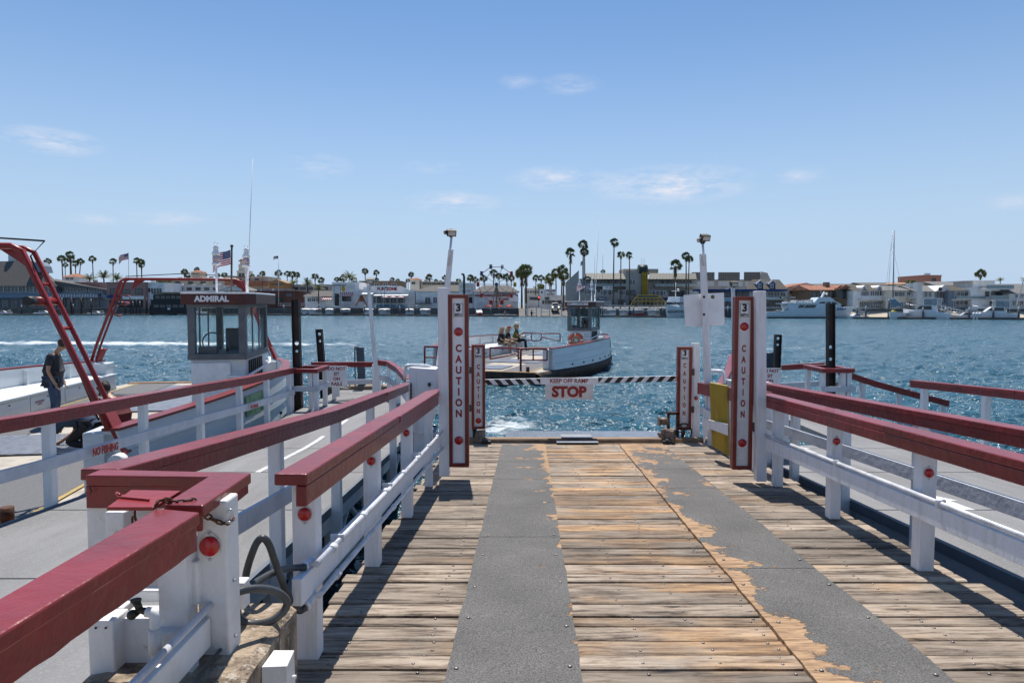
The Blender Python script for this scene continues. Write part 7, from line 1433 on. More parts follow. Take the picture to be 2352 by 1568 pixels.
mb = MB(); mb.beam((c.x, D+1, GZ), c+Vector((0, 1, 0)), .5, .4); mb.beam((c.x-1.3, D+1.4, GZ), c+Vector((0, 1, 0)), .2, .2); mb.beam((c.x+1.3, D+1.4, GZ), c+Vector((0, 1, 0)), .2, .2); obj('support_tower', mb, mat('tower_tan', (.3, .24, .16), .7), t)
GC = [mat('car_green', (.02, .2, .14), .5), mat('car_white', (.7, .7, .72), .5), FR, mat('car_blue', (.03, .08, .22), .5), mat('car_yellow', (.5, .35, .04), .5)]
for k in range(K):
    a = 2*PI*(k+.5)/K+.31; p = wp(a, rad+.1); mb = MB(); mb.lathe([(.15, -.75), (.42, -.55), (.5, -.25), (.36, -.2), (.36, .2), (.5, .25), (.3, .5), (0, .55)], p-Vector((0, 0, -.1)), 8); ci = {2: 0, 1: 1, 0: 2, 3: 3, 4: 2, 5: 2, 9: 4}.get(k, 2); obj('gondola', mb, GC[ci], t)
# swing ride
D = shore(830)+4; t = thing('swing_ride', 'red and yellow A-frame swing ride left of the fun fair hall', 'fairground ride', fp(830, 703, D)); mb = MB()
for s in (-1, 1):
    for dy in (-1.2, 1.2): mb.beam(fp(830+s*13, 703, D+dy), fp(830, 677, D), .22, .22)
obj('frame', mb, FR, t); mb = MB(); mb.beam(fp(830, 678, D), fp(830, 692, D), .9, .5); mb.beam(fp(824, 690, D-.4), fp(836, 690, D-.4), .3, .5); obj('swing_boat', mb, mat('ride_gold', (.3, .16, .04), .6, col2=(.12, .05, .03), ns=2), t)
D = shore(775)+3; t = thing('drop_tower', 'grey lattice ride tower with a yellow gondola hanging to its right', 'fairground ride', fp(775, 703, D)); mb = MB()
for x in (767, 782): mb.beam(fp(x, 703, D), fp(x, 656, D), .2, .2)
for i in range(6): mb.beam(fp(767, 698-i*8, D), fp(782, 690-i*8, D), .1, .1); mb.beam(fp(782, 698-i*8, D), fp(767, 690-i*8, D), .1, .1)
mb.beam(fp(762, 655, D), fp(795, 655, D), .3, .5); obj('tower', mb, BW['concg'], t); mb = MB(); mb.ball(fp(788.5, 663, D), (.55, .55, .85), 10); obj('gondola', mb, mat('gondola_yellow', (.55, .3, .03), .5), t); obj('dark_panel', MB().beam(fp(774, 702, D-.2), fp(774, 674, D-.2), 1.2, .3), BW['black'], t)
for i, (x, yt, l) in enumerate(((876, 657, 'left'), (883, 657, 'right'))):
    D = shore(x)+3; mb = MB(); mb.tube([fp(x, 700, D), fp(x, yt, D)], .07, 6); mb.add([fp(x, yt+2, D), fp(x+5, yt, D), fp(x+5, yt+5, D), fp(x, yt+7, D)], [(0, 1, 2, 3)]); o = obj('banner_pole', mb, BW['bluegrey']); tag(o, 'blue pole with a small banner in front of the fun fair hall, %s one' % l, 'pole')
# quay rails and murals
def quayrail(label, x0, x1, y, h, m_=FRW, n_=40, mesh=False):
    t = thing('quay_railing', label, 'railing', fp((x0+x1)/2, y, shore((x0+x1)/2)+7.5)); mb = MB()
    for i in range(n_+1): x = x0+(x1-x0)*i/n_; D = shore(x)+7.5; mb.beam(fp(x, y, D), fp(x, y-h, D), .06, .06)
    for k in (0, .5, 1):
        mb.beam(fp(x0, y-h*k-.3, shore(x0)+7.5), fp(x1, y-h*k-.3, shore(x1)+7.5), .05, .06)
    obj('rails', mb, m_, t)
quayrail('white quay railing below the striped-awning amusement block', 640, 860, 703, 7, n_=50); quayrail('white quay railing in front of the grey hip-roofed shops', 945, 1085, 703, 5, n_=34); quayrail('tall white railing round the ferris wheel terrace', 1087, 1200, 704, 9, n_=30); quayrail('grey quay railing in front of the office building', 1340, 1600, 706, 4.5, GALV, 60); quayrail('white railing on the far right house terraces', 1950, 2352, 704, 5, n_=80)
t = thing('mural', 'blue painted panel on the quay below the fun fair hall', 'mural', fp(895, 703, shore(895)+6.9)); fbox(t, 'panel', 864, 930, 699, 706, shore(895)+6.8, .15, mat('mural_blue', (.05, .13, .22), .7, col2=(.2, .3, .35), ns=.8))
for i, (x, n_) in enumerate(((1123, 'left'), (1146, 'middle'), (1170, 'right'))):
    D = shore(x)+3.5; t = thing('umbrella', 'orange parasol on the quay under the ferris wheel, %s of the three' % n_, 'umbrella', fp(x, 712, D), 0, 'orange parasols on the quay'); mb = MB(); mb.lathe([(1.15, 0), (.6, .35), (0, .6)], fp(x, 705, D), 8); obj('canopy', mb, mat('parasol_orange', (.75, .12, .04), .8), t); obj('pole', MB().tube([fp(x, 712, D), fp(x, 701, D)], .03, 5), GALV, t)
for i, (x, n_) in enumerate(((885, 'left'), (903, 'middle'), (921, 'right'))):
    D = shore(x)+5; t = thing('umbrella', 'pale pink parasol on the fun fair terrace, %s one' % n_, 'umbrella', fp(x, 701, D), 0, 'pale parasols on the terrace'); mb = MB(); mb.lathe([(1.3, 0), (.7, .3), (0, .5)], fp(x, 684, D), 8); obj('canopy', mb, mat('parasol_pink', (.7, .5, .48), .8), t); obj('pole', MB().tube([fp(x, 701, D), fp(x, 682, D)], .03, 5), GALV, t)
# flags on poles
for (x, yt, yb, w_, h_, off, dirx, droop, lb, pole_c) in ((295.3, 579, 640, 26, 14, 40, -1, .55, 'big american flag streaming from a tall pole over the pink brick building', GALV), (640, 585.5, 700, 13, 6.5, 8, -1, .3, 'american flag at the top of the tall white yardarm flag pole', SIGNW), (1338, 598, 690, 5, 9, 9, -1, .8, 'limp american flag between the stacked tall palms', GALV)):
    D = shore(x)+off; t = thing('flag_pole', lb, 'flag', fp(x, yb, D)); obj('pole', MB().tube([fp(x, yb, D), fp(x, yt, D)], .09, 6), pole_c, t); flag(t, fp(x, yt+1.5, D), w_/1568*D, h_/1568*D, dirx, droop, 10, 8)
    if x == 640: obj('yardarm', MB().tube([fp(624, 633.5, D), fp(656, 633.5, D)], .06, 5), SIGNW, t); obj('gaff', MB().tube([fp(640, 634, D), fp(646, 624, D)], .05, 5), SIGNW, t)
for (x, yt, yb, lb) in ((1366, 567, 705, 'tall thin whip aerial right of the stacked palms'), (1384.5, 573, 640, 'thin rooftop aerial on the left of the office roof'), (602.5, 632, 690, 'dark street lamp pole left of the timber house'), (1063, 628, 676, 'curved grey vent pipe rising behind the left caution signs')):
    D = shore(x)+8 if yt != 628 else 30; mb = MB(); q = [fp(x, yb, D), fp(x, yt, D)]
    if yt == 628: D = 60; q = [fp(1066, 690, D), fp(1066, 636, D), fp(1064.5, 630, D), fp(1060, 629, D)]
    mb.tube(q, .05 if yt < 600 else (.09 if yt != 628 else .10), 6); o = obj('mast', mb, SIGNW if yt < 600 else mat('lamp_green', (.05, .06, .055), .6)); tag(o, lb, 'pole')
# ================================================================ boats, docks and piles on the far side
BH = mat('boat_white', (.72, .74, .75), .35, col2=(.64, .67, .69), ns=.8); BHB = mat('boat_pale_blue', (.45, .55, .58), .4); BHR = mat('boat_red', (.25, .03, .03), .35); NAVY = mat('boat_navy', (.02, .025, .05), .4); CLEAR = mat('clear_vinyl', (.28, .32, .35), .15, col2=(.2, .23, .26), ns=2)
def hull(L_, B_, H_, n=14, bow=.6, sheer=.35, tr=.85, base=0):
    """lofted hull: bow at +x, stern at -x, z=0 waterline"""
    mb = MB(); rows = []
    for i in range(n+1):
        t = i/n; x = -L_/2+L_*t; w_ = B_/2*(tr+(1-tr)*min(1, t*3)) if t < .33 else B_/2*max(.0, 1-((t-.33)/.67)**2.4); h = H_*(1+sheer*t*t); rake = bow*H_*(t**3)
        rows.append([Vector((x, 0, -.25)), Vector((x+rake*.1, w_*.72, -.12)), Vector((x+rake*.5, w_*.93, h*.45)), Vector((x+rake, w_, h)), Vector((x+rake, w_*.0, h+.02)), Vector((x+rake, -w_, h)), Vector((x+rake*.5, -w_*.93, h*.45)), Vector((x+rake*.1, -w_*.72, -.12)), Vector((x, 0, -.25))])
    mb.strip(rows, 0, False); mb.add(rows[0][:-1], [tuple(range(8))]); return mb
def boat_root(name, label, cat, x, y, rz, dD=0, group=None):
    D = shore(x)+dD; c = G(x, y, WZ); c = Vector((fp(x, y, D).x, D, WZ)); return thing(name, label, cat, c, rz, group)
def duffy(label, x, hullm=BH, yaw=0, w_=2.3, canopy=SIGNW, dD=-2):
    t = boat_root('canopy_boat', label, 'boat', x, 724, R(-90+yaw), dD, 'small electric canopy boats moored at the far docks'); W = dict(world=False)
    obj('hull', hull(5.6, w_, .75, tr=.8), hullm, t, **W)
    mb = MB(); rows = []
    for i in range(7): 
        a = PI*i/6; rows.append([Vector((-2.2, -math.cos(a)*w_*.46, 1.75+.22*math.sin(a))), Vector((1.2, -math.cos(a)*w_*.46, 1.75+.22*math.sin(a))), Vector((1.6, -math.cos(a)*w_*.38, 1.62+.14*math.sin(a)))])
    mb.strip(rows, 0, True); mb.add([Vector((-2.2, -w_*.46, 1.75)), Vector((1.2, -w_*.46, 1.75)), Vector((1.2, w_*.46, 1.75)), Vector((-2.2, w_*.46, 1.75))], [(0, 1, 2, 3)]); obj('canopy', mb, canopy, t, **W, recalc=False)
    mb = MB()
    for s in (-1, 1): mb.box((-2.1, s*w_*.44-.01, .8), (1.2, s*w_*.44+.01, 1.7))
    mb.box((1.3, -w_*.40, .85), (1.33, w_*.40, 1.62)); mb.box((-2.15, -w_*.42, .85), (-2.12, w_*.42, 1.7)); obj('side_curtain', mb, CLEAR, t, **W)
    mb = MB()
    for s in (-1, 1):
        for x_ in (-2.15, -1, .1, 1.25): mb.tube([(x_, s*w_*.45, .75), (x_, s*w_*.45, 1.78)], .03, 5)
    mb.tube([(1.35, 0, .8), (1.35, 0, 1.65)], .03, 5); obj('canopy_frame', mb, FRW, t, **W); return t
for (x, lb, hm, yw, cm) in ((704, 'pale canopy boat moored leftmost, below the white quay railing', BH, 8, SIGNW), (722, 'canopy boat tucked just right of the leftmost canopy boat', BH, -10, SIGNW), (757, 'canopy boat left of the dark-hulled one', BHB, 12, SIGNW), (794, 'dark-hulled canopy boat with a long pale canopy', NAVY, 25, SIGNW), (846, 'canopy boat half hidden by the thin leaning light pole', BH, 0, SIGNW), (882, 'pale canopy boat right of the thin leaning light pole', BHB, -8, SIGNW), (941, 'canopy boat below the left end of the hip-roofed shops', BHB, 6, SIGNW), (976, 'canopy boat rightmost in the row under the shops', BHB, -5, SIGNW),
    (1400, 'blue-topped canopy boat leftmost before the office building', BH, 20, BW['bluegrey']), (1433, 'blue-topped canopy boat second in the row before the office building', BH, -12, BW['bluegrey']), (1464, 'red-hulled canopy boat before the office building', BHR, 18, BW['bluegrey']), (1500, 'wide canopy boat right of the red-hulled one', BH, -25, BW['bluegrey'])): duffy(lb, x, hm, yw, 2.4, cm)
def cruiser(label, x, L_, rz, dD=-3, fly=False, hm=BH, name='motor_boat', hard=True, zs=1.15):
    t = boat_root(name, label, 'boat', x, 726, rz, dD); t.scale = (1, 1, zs); W = dict(world=False); B_ = L_*.32; obj('hull', hull(L_, B_, L_*.105, sheer=.5), hm, t, **W); h = L_*.11
    mb = MB(); v = [(-L_*.22, h), (L_*.26, h*1.15), (L_*.10, h*2.0), (-L_*.18, h*2.0)]; mb.prism(v, -B_*.36, B_*.36, 'y'); cab = obj('cabin', mb, BH, t, **W)
    mb = MB(); v = [(-L_*.17, h*1.35), (L_*.19, h*1.42), (L_*.10, h*1.9), (-L_*.15, h*1.9)]; mb.prism(v, -B_*.37, B_*.37, 'y'); obj('cabin_window', mb, DARKGLASS, cab, **W)
    mb = MB(); mb.box((-L_*.30, -B_*.38, h*2.9), (L_*.05, B_*.38, h*3.0)); 
    for sx in (-L_*.28, L_*.03):
        for sy in (-B_*.34, B_*.34): mb.tube([(sx, sy, h*1.1), (sx, sy, h*2.9)], .04, 5)
    if hard: obj('hardtop', mb, BH, t, **W); obj('side_curtain', MB().box((-L_*.27, -B_*.33, h*2.02), (L_*.02, B_*.33, h*2.88)), CLEAR, t, **W)
    mb = MB(); mb.tube([(L_*.18, -B_*.3, h*1.3), (L_*.19, -B_*.3, h*1.9), (L_*.5, 0, h*2.2), (L_*.19, B_*.3, h*1.9), (L_*.18, B_*.3, h*1.3)], .025, 5); obj('bow_rail', mb, GALV, t, **W); return t
cruiser('red-hulled motor boat moored left of the orange parasols', 1100, 6.2, R(-80), -2, hm=BHR)
cruiser('white boat with a tall white hardtop moored behind the sailboat dock', 2128, 8.5, R(125), -3, fly=True, zs=1.55)
cruiser('white centre-console boat left of the big cabin cruiser', 2222, 5.4, R(160), -3)
cruiser('big white cabin cruiser with a clear canopy near the right edge', 2285, 8, R(160), -3, zs=1.45)
cruiser('small white skiff at the foot of the pavilion', 100, 5, R(10), -3, hard=False); cruiser('white boat moored beside the dark houseboat', 443, 8, R(-150), -3); cruiser('small white skiff at the far left edge of the far quay', 4, 5, R(20), -3, hard=False); cruiser('small open skiff in front of the pavilion terrace', 220, 4.5, R(5), -2, hard=False)
cruiser('small white tender tied by the long white yacht bow', 1966, 4, R(190), -4, hard=False)
# outboard motors
t = thing('outboard_motors', 'three white outboard engines on the stern of the centre-console boat', 'engine', fp(2244, 730, shore(2244)-5)); 
for i in range(3): mb = MB(); c = fp(2237+i*7, 722, shore(2244)-5); mb.ball(c, (.3, .35, .45), 10); mb.box((c.x-.12, c.y-.1, WZ-.1), (c.x+.12, c.y+.1, c.z)); obj('outboard_motor', mb, BH, t)
# jet skis
for i, (x, l) in enumerate(((1149, 'left'), (1160, 'middle'), (1172, 'right'))):
    t = boat_root('jet_ski', 'white jet ski on the float below the parasols, %s of three' % l, 'jet ski', x, 722, R(-160), -2, 'jet skis parked on the float'); W = dict(world=False); obj('hull', hull(3.0, 1.1, .45), BH, t, **W); obj('seat', MB().prism([(-1.2, .45), (.6, .5), (.4, .95), (-.1, .8), (-1.1, .8)], -.22, .22, 'y'), NAVY, t, **W); obj('handlebar', MB().tube([(.4, -.35, 1.0), (.45, 0, .95), (.4, .35, 1.0)], .04, 5), BLACK, t, **W)
# long white yacht
D = shore(1860)-1; t = thing('yacht', 'long white motor yacht with raked dark windows moored on the right', 'yacht', (fp(1860, 730, D).x, D, WZ)); 
x0 = fp(1752, 0, D).x; x1 = fp(1962, 0, D).x; L_ = x1-x0; cx_ = (x0+x1)/2
def yx(x): return fp(x, 0, D).x
def yz(y): return fp(0, y, D-2.2).z
mb = MB(); rows = []
for i in range(19):
    s = i/18; x = x0+(L_-1.5)*s; w_ = 2.7*(1 if s < .5 else max(.02, 1-((s-.5)/.5)**2.2)); zt = yz(716)+(yz(706.5)-yz(716))*s if s < .22 else yz(712.5)+(yz(704)-yz(712.5))*((s-.22)/.78)**1.3; rk = 1.6*s**4
    rows.append([Vector((x, D-w_*.7, WZ-.3)), Vector((x+rk*.3, D-w_*.95, WZ+.5)), Vector((x+rk, D-w_, zt)), Vector((x+rk, D+w_, zt)), Vector((x+rk*.3, D+w_*.95, WZ+.5)), Vector((x, D+w_*.7, WZ-.3))])
mb.strip(rows); mb.quad(*rows[0]); mb.quad(*rows[-1]); hu = obj('hull', mb, mat('yacht_white', (.60, .68, .72), .3), t)
mb = MB(); mb.strip([[r_[0]+Vector((0, -.55, .33)), r_[1]+Vector((0, -.04, -.28))] for r_ in rows[:16]]); obj('waterline_stripe', mb, NAVY, hu)
def deckh(pts, nm, m_, dy=2.0, parent=t): return obj(nm, MB().prism([(yx(x), yz(y)) for x, y in pts], D-dy, D+dy, 'y'), m_, parent)
c1 = deckh([(1806, 713), (1934, 711), (1918, 700), (1898, 697), (1800, 697)], 'deck_house', MATS['yacht_white'], 2.0)
c2 = deckh([(1858, 698), (1926, 700), (1910, 691), (1898, 682), (1872, 683)], 'bridge', MATS['yacht_white'], 1.8)
for (a, b, c_, d_, y0, y1, p_, dy) in ((1824, 1836, 1840, 1828, 700, 707, c1, 2.03), (1837, 1849, 1855, 1843, 700, 707, c1, 2.03), (1850, 1862, 1867, 1855, 700, 707, c1, 2.03), (1870, 1884, 1888, 1876, 693, 699, c2, 1.83), (1886, 1898, 1900, 1891, 693, 699, c2, 1.83), (1901, 1918, 1908, 1902, 693, 698.5, c2, 1.83)): deckh([(a, y1), (b, y1), (c_, y0), (d_, y0)], 'window', DARKGLASS, dy, p_)
deckh([(1790, 698), (1860, 698), (1870, 695.5), (1790, 696)], 'boat_deck', MATS['yacht_white'], 2.2)
mb = MB(); mb.beam(Vector((yx(1886), D, yz(684))), Vector((yx(1893), D, yz(670))), .5, .3); mb.beam(Vector((yx(1884), D-.6, yz(674))), Vector((yx(1900), D+.6, yz(674))), .15, .12); mb.ball((yx(1898), D, yz(674.5)), .28, 8); mb.tube([(yx(1885), D, yz(672)), (yx(1883), D, yz(640))], .03, 5); obj('radar_mast', mb, SIGNW, t)
mb = MB()
for i in range(12): s = .62+i*.034; r_ = rows[min(18, int(s*18))]; p_ = r_[2]; mb.tube([p_, p_+Vector((0, 0, .9))], .025, 4)
obj('bow_rail', mb, GALV, t); deckh([(1757, 716), (1800, 716), (1800, 713), (1757, 713)], 'dark_aft_gear', BW['black'], 1.9); text('lettering', 'erbird', .8, mat('name_blue', (.04, .08, .25), .5), t, face_cam((yx(1922), D-2.25, yz(709))), ext=.02, off=.02)
mb = MB(); rnd2 = random.Random(5)
for i in range(9): x = 1800+i*7; mb.box((yx(x), D-1.6, yz(696)), (yx(x+rnd2.uniform(3, 6)), D+rnd2.uniform(0, 1.5), yz(rnd2.uniform(688, 694))))
obj('deck_gear', mb, BW['ltgrey'], t)
# fishing boat AGGRESSOR
t = boat_root('fishing_boat', 'white fishing boat named AGGRESSOR moored left of the blank board', 'boat', 1550, 728, R(-115), -3); W = dict(world=False); obj('hull', hull(13, 4.2, 1.7, sheer=.8, bow=.8), BH, t, **W); 
c_ = obj('wheelhouse', MB().prism([(-3, 1.8), (2.4, 1.9), (1.9, 4.1), (-3, 4.1)], -1.5, 1.5, 'y'), BH, t, **W); obj('window_band', MB().prism([(-2.5, 3.0), (2.22, 3.0), (2.08, 3.6), (-2.5, 3.6)], -1.53, 1.53, 'y'), DARKGLASS, c_, **W)
obj('fly_bridge', MB().box((-2.6, -1.4, 4.1), (1.3, 1.4, 4.9)), BH, t, **W); mb = MB(); mb.tube([(-.5, 0, 4.9), (-.5, 0, 8.2)], .07, 6); mb.tube([(-.5, -1, 6.2), (-.5, 1, 6.2)], .05, 5); mb.ball((-.5, .6, 6.5), .3, 8); obj('mast', mb, SIGNW, t, **W)
mb = MB()
for q in (1.0, .6): mb.tube([(0, -2, 1.9+q), (4, -1.6, 2.4+q), (7.3, 0, 3.2+q), (4, 1.6, 2.4+q), (0, 2, 1.9+q)], .04, 5)
obj('rail', mb, GALV, t, **W); p_ = fp(1556, 715.5, shore(1550)-9.5); text('lettering', 'AGGRESSOR', .85, BLACK, t, face_cam(p_, R(10)), ext=.02, off=.03)
# sailboat with the tall mast
D = shore(2055)-3; t = thing('sailboat', 'sailboat with a very tall bare mast and a blue sail cover', 'sailboat', (fp(2060, 730, D).x, D, WZ), R(0)); W = dict(world=False)
obj('hull', hull(8.5, 2.8, 1.2, sheer=.3).xf(Matrix.Rotation(R(225), 4, 'Z')), BH, t, **W)
mz = fp(2050, 528, D).z; mx_ = fp(2050.5, 0, D).x; mb = MB(); mb.tube([(mx_, D, WZ+1), (mx_-.1, D, mz)], [.13, .08], 8); obj('mast', mb, mat('mast_metal', (.25, .27, .3), .4, .5), t)
mb = MB(); mb.tube([fp(2046, 580, D), fp(2053, 580, D)], .05, 5); mb.tube([fp(2045, 648, D), fp(2056, 648, D)], .05, 5); obj('spreader', mb, GALV, t)
mb = MB()
for q in (((2050, 530), (2029, 715)), ((2050, 530), (2046, 580)), ((2046, 580), (2040, 712)), ((2050, 530), (2053, 580)), ((2053, 580), (2068, 645)), ((2050, 540), (2036, 712)), ((2053, 580), (2055, 712))): mb.tube([fp(*q[0], D), fp(*q[1], D)], .025, 4)
obj('rigging', mb, GALV, t); mb = MB(); mb.tube([fp(2046, 690, D-.2), fp(2052, 690, D-.2), fp(2068, 701, D-.2)], [.4, .5, .25], 8); mb.prism([(fp(2046, 0, D).x, fp(0, 690, D).z), (fp(2048, 0, D).x, fp(0, 688, D).z), (fp(2070, 0, D).x, fp(0, 702, D).z), (fp(2046, 0, D).x, fp(0, 704, D).z)], D-.5, D-.1, 'y'); obj('sail_cover', mb, mat('sail_cover_blue', (.12, .22, .3), .8), t)
t = thing('kayak', 'bright yellow kayak lying on the deck of the tall-masted sailboat', 'kayak', fp(2052, 718, D-1)); mb = MB(); a, b = fp(2043, 717, D-1.2), fp(2061, 717, D-1.2); n_ = 8; mb.tube([a.lerp(b, i/n_)+Vector((0, 0, .04*math.sin(PI*i/n_))) for i in range(n_+1)], [.04+.30*math.sin(PI*i/n_)**.7 for i in range(n_+1)], 10); obj('hull', mb, mat('kayak_yellow', (.65, .55, .03), .4), t)
D = shore(2345)-2; mb = MB(); mb.tube([fp(2335, 700, D), fp(2358, 610, D)], .10, 6); mb.tube([fp(2338, 703, D), fp(2370, 560, D)], .03, 4); o = obj('sailboat_mast', mb, SIGNW); tag(o, 'leaning white mast at the extreme right edge', 'mast')
# docks
def dock(label, x0, x1, y, dep=3, off=-5, gang=()):
    t = thing('floating_dock', label, 'dock', fp((x0+x1)/2, y, shore((x0+x1)/2)+off)); n_ = 6; rows = []
    for i in range(n_+1): x = x0+(x1-x0)*i/n_; D = shore(x)+off; X = fp(x, y, D).x; rows.append([Vector((X, D, WZ-.1)), Vector((X, D, WZ+.38)), Vector((X, D+dep, WZ+.38)), Vector((X, D+dep, WZ-.1))])
    mb = MB(); mb.strip(rows); mb.quad(*rows[0]); mb.quad(*rows[-1]); obj('float', mb, mat('dock_timber', (.13, .115, .1), .9, col2=(.08, .07, .06), ns=.8), t); return t
dock('floating dock below the blue pavilion', -60, 345, 722); dock('floating dock beside the dark houseboat', 430, 640, 722); dock('floating dock under the canopy boats and fun fair hall', 640, 1010, 723); dock('floating dock by the red motor boat and parasols', 1050, 1190, 724, 4); dock('floating dock before the office building', 1370, 1530, 725); dock('floating dock by the long white yacht', 1960, 2110, 731); dock('floating dock under the white cruisers on the right', 2110, 2500, 731)
t = thing('ramp_landing', 'concrete car ferry landing at the foot of the welcome sign street', 'landing', fp(1255, 724, shore(1255)-2)); D = shore(1255); mb = MB(); X0, X1 = fp(1192, 0, D).x, fp(1305, 0, D).x; mb.add([(X0, D-4, WZ+.1), (X1, D-4, WZ+.1), (X1, D+7.6, GZ+.03), (X0, D+7.6, GZ+.03), (X0, D-4, WZ-.6), (X1, D-4, WZ-.6), (X1, D+7.6, WZ-.6), (X0, D+7.6, WZ-.6)], [(0, 1, 2, 3), (0, 4, 5, 1), (1, 5, 6, 2), (3, 7, 4, 0)]); obj('slope', mb, mat('landing_concrete', (.14, .135, .125), .9, col2=(.10, .095, .09), ns=.8), t)
mb = MB()
for x in (1212, 1232, 1243, 1262, 1290): mb.beam(fp(x, 724, D-3), fp(x, 706, D-3), .25, .25)
for (a, b, y) in ((1212, 1232, 712), (1212, 1232, 718), (1243, 1262, 710), (1243, 1262, 716)): mb.beam(fp(a, y, D-3), fp(b, y, D-3), .12, .12)
obj('landing_rail', mb, FRW, t); fbox(t, 'red_sign', 1291, 1297, 708, 714, D-2.8, .1, LETTER)
for (a, b, ya, yb, lb) in ((690, 752, 716, 702, 'white gangway sloping down behind the leftmost canopy boats'), (1966, 1992, 716, 726, 'short white gangway near the yacht bow'), (2160, 2215, 708, 722, 'long white gangway between the two white cruisers'), (1345, 1490, 704, 712, 'long white gangway in front of the office building'), (270, 262, 700, 716, 'grey gangway at the foot of the pavilion stair')):
    D = shore((a+b)/2)-1; t = thing('gangway', lb, 'gangway', fp(a, ya, D)); mb = MB(); mb.beam(fp(a, ya+1.5, D), fp(b, yb+1.5, D), 1.2, .15); obj('walkway', mb, GALV, t); mb = MB()
    for dy in (-.6, .6):
        A_, B_ = fp(a, ya-7, D)+Vector((0, dy, 0)), fp(b, yb-7, D)+Vector((0, dy, 0)); A0, B0 = fp(a, ya, D)+Vector((0, dy, 0)), fp(b, yb, D)+Vector((0, dy, 0)); mb.beam(A_, B_, .07, .07)
        for i in range(9): mb.beam(A0.lerp(B0, i/8), A_.lerp(B_, i/8), .05, .05)
    obj('hand_rail', mb, FRW, t)
# marina piles with pointed white caps
def mpile(label, x, yt, yb=724, w_=.38, off=-4, cap=True, m_=None):
    D = shore(x)+off; a, b = fp(x, yt, D), Vector((fp(x, yt, D).x, D, WZ-.5)); t = thing('marina_pile', label, 'pile', (a.x, D, WZ), 0, 'marina piles along the far docks'); mb = MB(); mb.tube([b, a], w_/2, 8); obj('shaft', mb, m_ or BLUESTEEL, t)
    if cap: mb = MB(); mb.lathe([(w_*.58, -.05), (w_*.5, .05), (0, .5)], a, 8); obj('pointed_cap', mb, SIGNW, t)
for (x, yt, cp, lb) in ((49, 703, 1, 'capped pile among the skiffs below the pavilion, leftmost'), (142, 687, 1, 'tallest capped pile right of the red gantry leg'), (138, 690, 1, 'capped pile just left of the tallest one by the gantry leg'), (163, 684, 0, 'thick dark uncapped pile before the pavilion balcony'), (168, 701, 1, 'short capped pile beside the thick dark pile'), (186, 683, 0, 'second thick dark uncapped pile before the pavilion'), (209, 689, 1, 'capped pile before the right end of the pavilion'), (287, 697, 0, 'dark pile left of the capped pair by the pink building'), (299, 682, 1, 'tall capped pile left of the far gantry arch leg'), (305, 694, 1, 'shorter capped pile between two taller ones by the gantry'), (312.5, 686, 1, 'capped pile before the pink building awning'), (321, 694, 1, 'capped pile left of the dark houseboat'), (336, 683, 0, 'dark pile at the left side of the houseboat'), (345, 694, 0, 'dark short pile touching the houseboat bow'), (398, 693, 0, 'dark pile in front of the houseboat, left'), (405, 695, 0, 'dark pile in front of the houseboat, right'),
    (651.5, 703, 1, 'grey capped pile left of the white gangway'), (767.5, 704, 1, 'grey capped pile between the canopy boats, left'), (837.5, 703, 1, 'grey capped pile left of the leaning light pole'), (862, 704, 1, 'grey capped pile right of the leaning light pole'), (918, 705, 1, 'grey capped pile between the two pairs of canopy boats'), (939, 704, 1, 'grey capped pile behind the canopy boats by the shops'), (957, 704, 1, 'grey capped pile between the last two canopy boats'), (1127, 706, 1, 'grey capped pile under the left orange parasol'), (1208, 700, 1, 'pile at the left side of the ferry landing'), (1384, 706, 1, 'capped pile at the left end of the office dock'), (1455, 706, 1, 'capped pile beside the red-hulled canopy boat'), (1523, 707, 1, 'capped pile left of the white fishing boat'), (1672, 706, 1, 'capped pile under the restaurant'),
    (1969, 706, 1, 'grey capped pile at the yacht bow'), (1989, 706, 1, 'grey capped pile by the short gangway'), (2041.5, 689, 1, 'tall dark capped pile beside the sailboat mast'), (2120, 709, 1, 'capped pile left of the hardtop boat'), (2172.6, 709, 1, 'capped pile at the head of the long gangway'), (2226.5, 709, 1, 'capped pile by the centre-console boat'), (2282, 710, 1, 'capped pile before the big cabin cruiser'), (2340, 708, 1, 'capped pile near the right edge')): mpile(lb, x, yt, cap=bool(cp), m_=BLUESTEEL if x > 640 else STEEL, w_=.45 if not cp else .36)
# beach strip in front of the right-hand houses
mb = MB(); pts_ = [1940, 2030, 2120, 2220, 2360, 2600]; mb.strip([[Vector((fp(x, 0, shore(x)+1).x, shore(x)+1, WZ-.05)) for x in pts_], [Vector((fp(x, 0, shore(x)+6.9).x, shore(x)+6.9, GZ-.5)) for x in pts_]]); struct('beach', mb, [mat('beach_sand', (.42, .37, .29), .95, col2=(.36, .31, .25), ns=.5)])
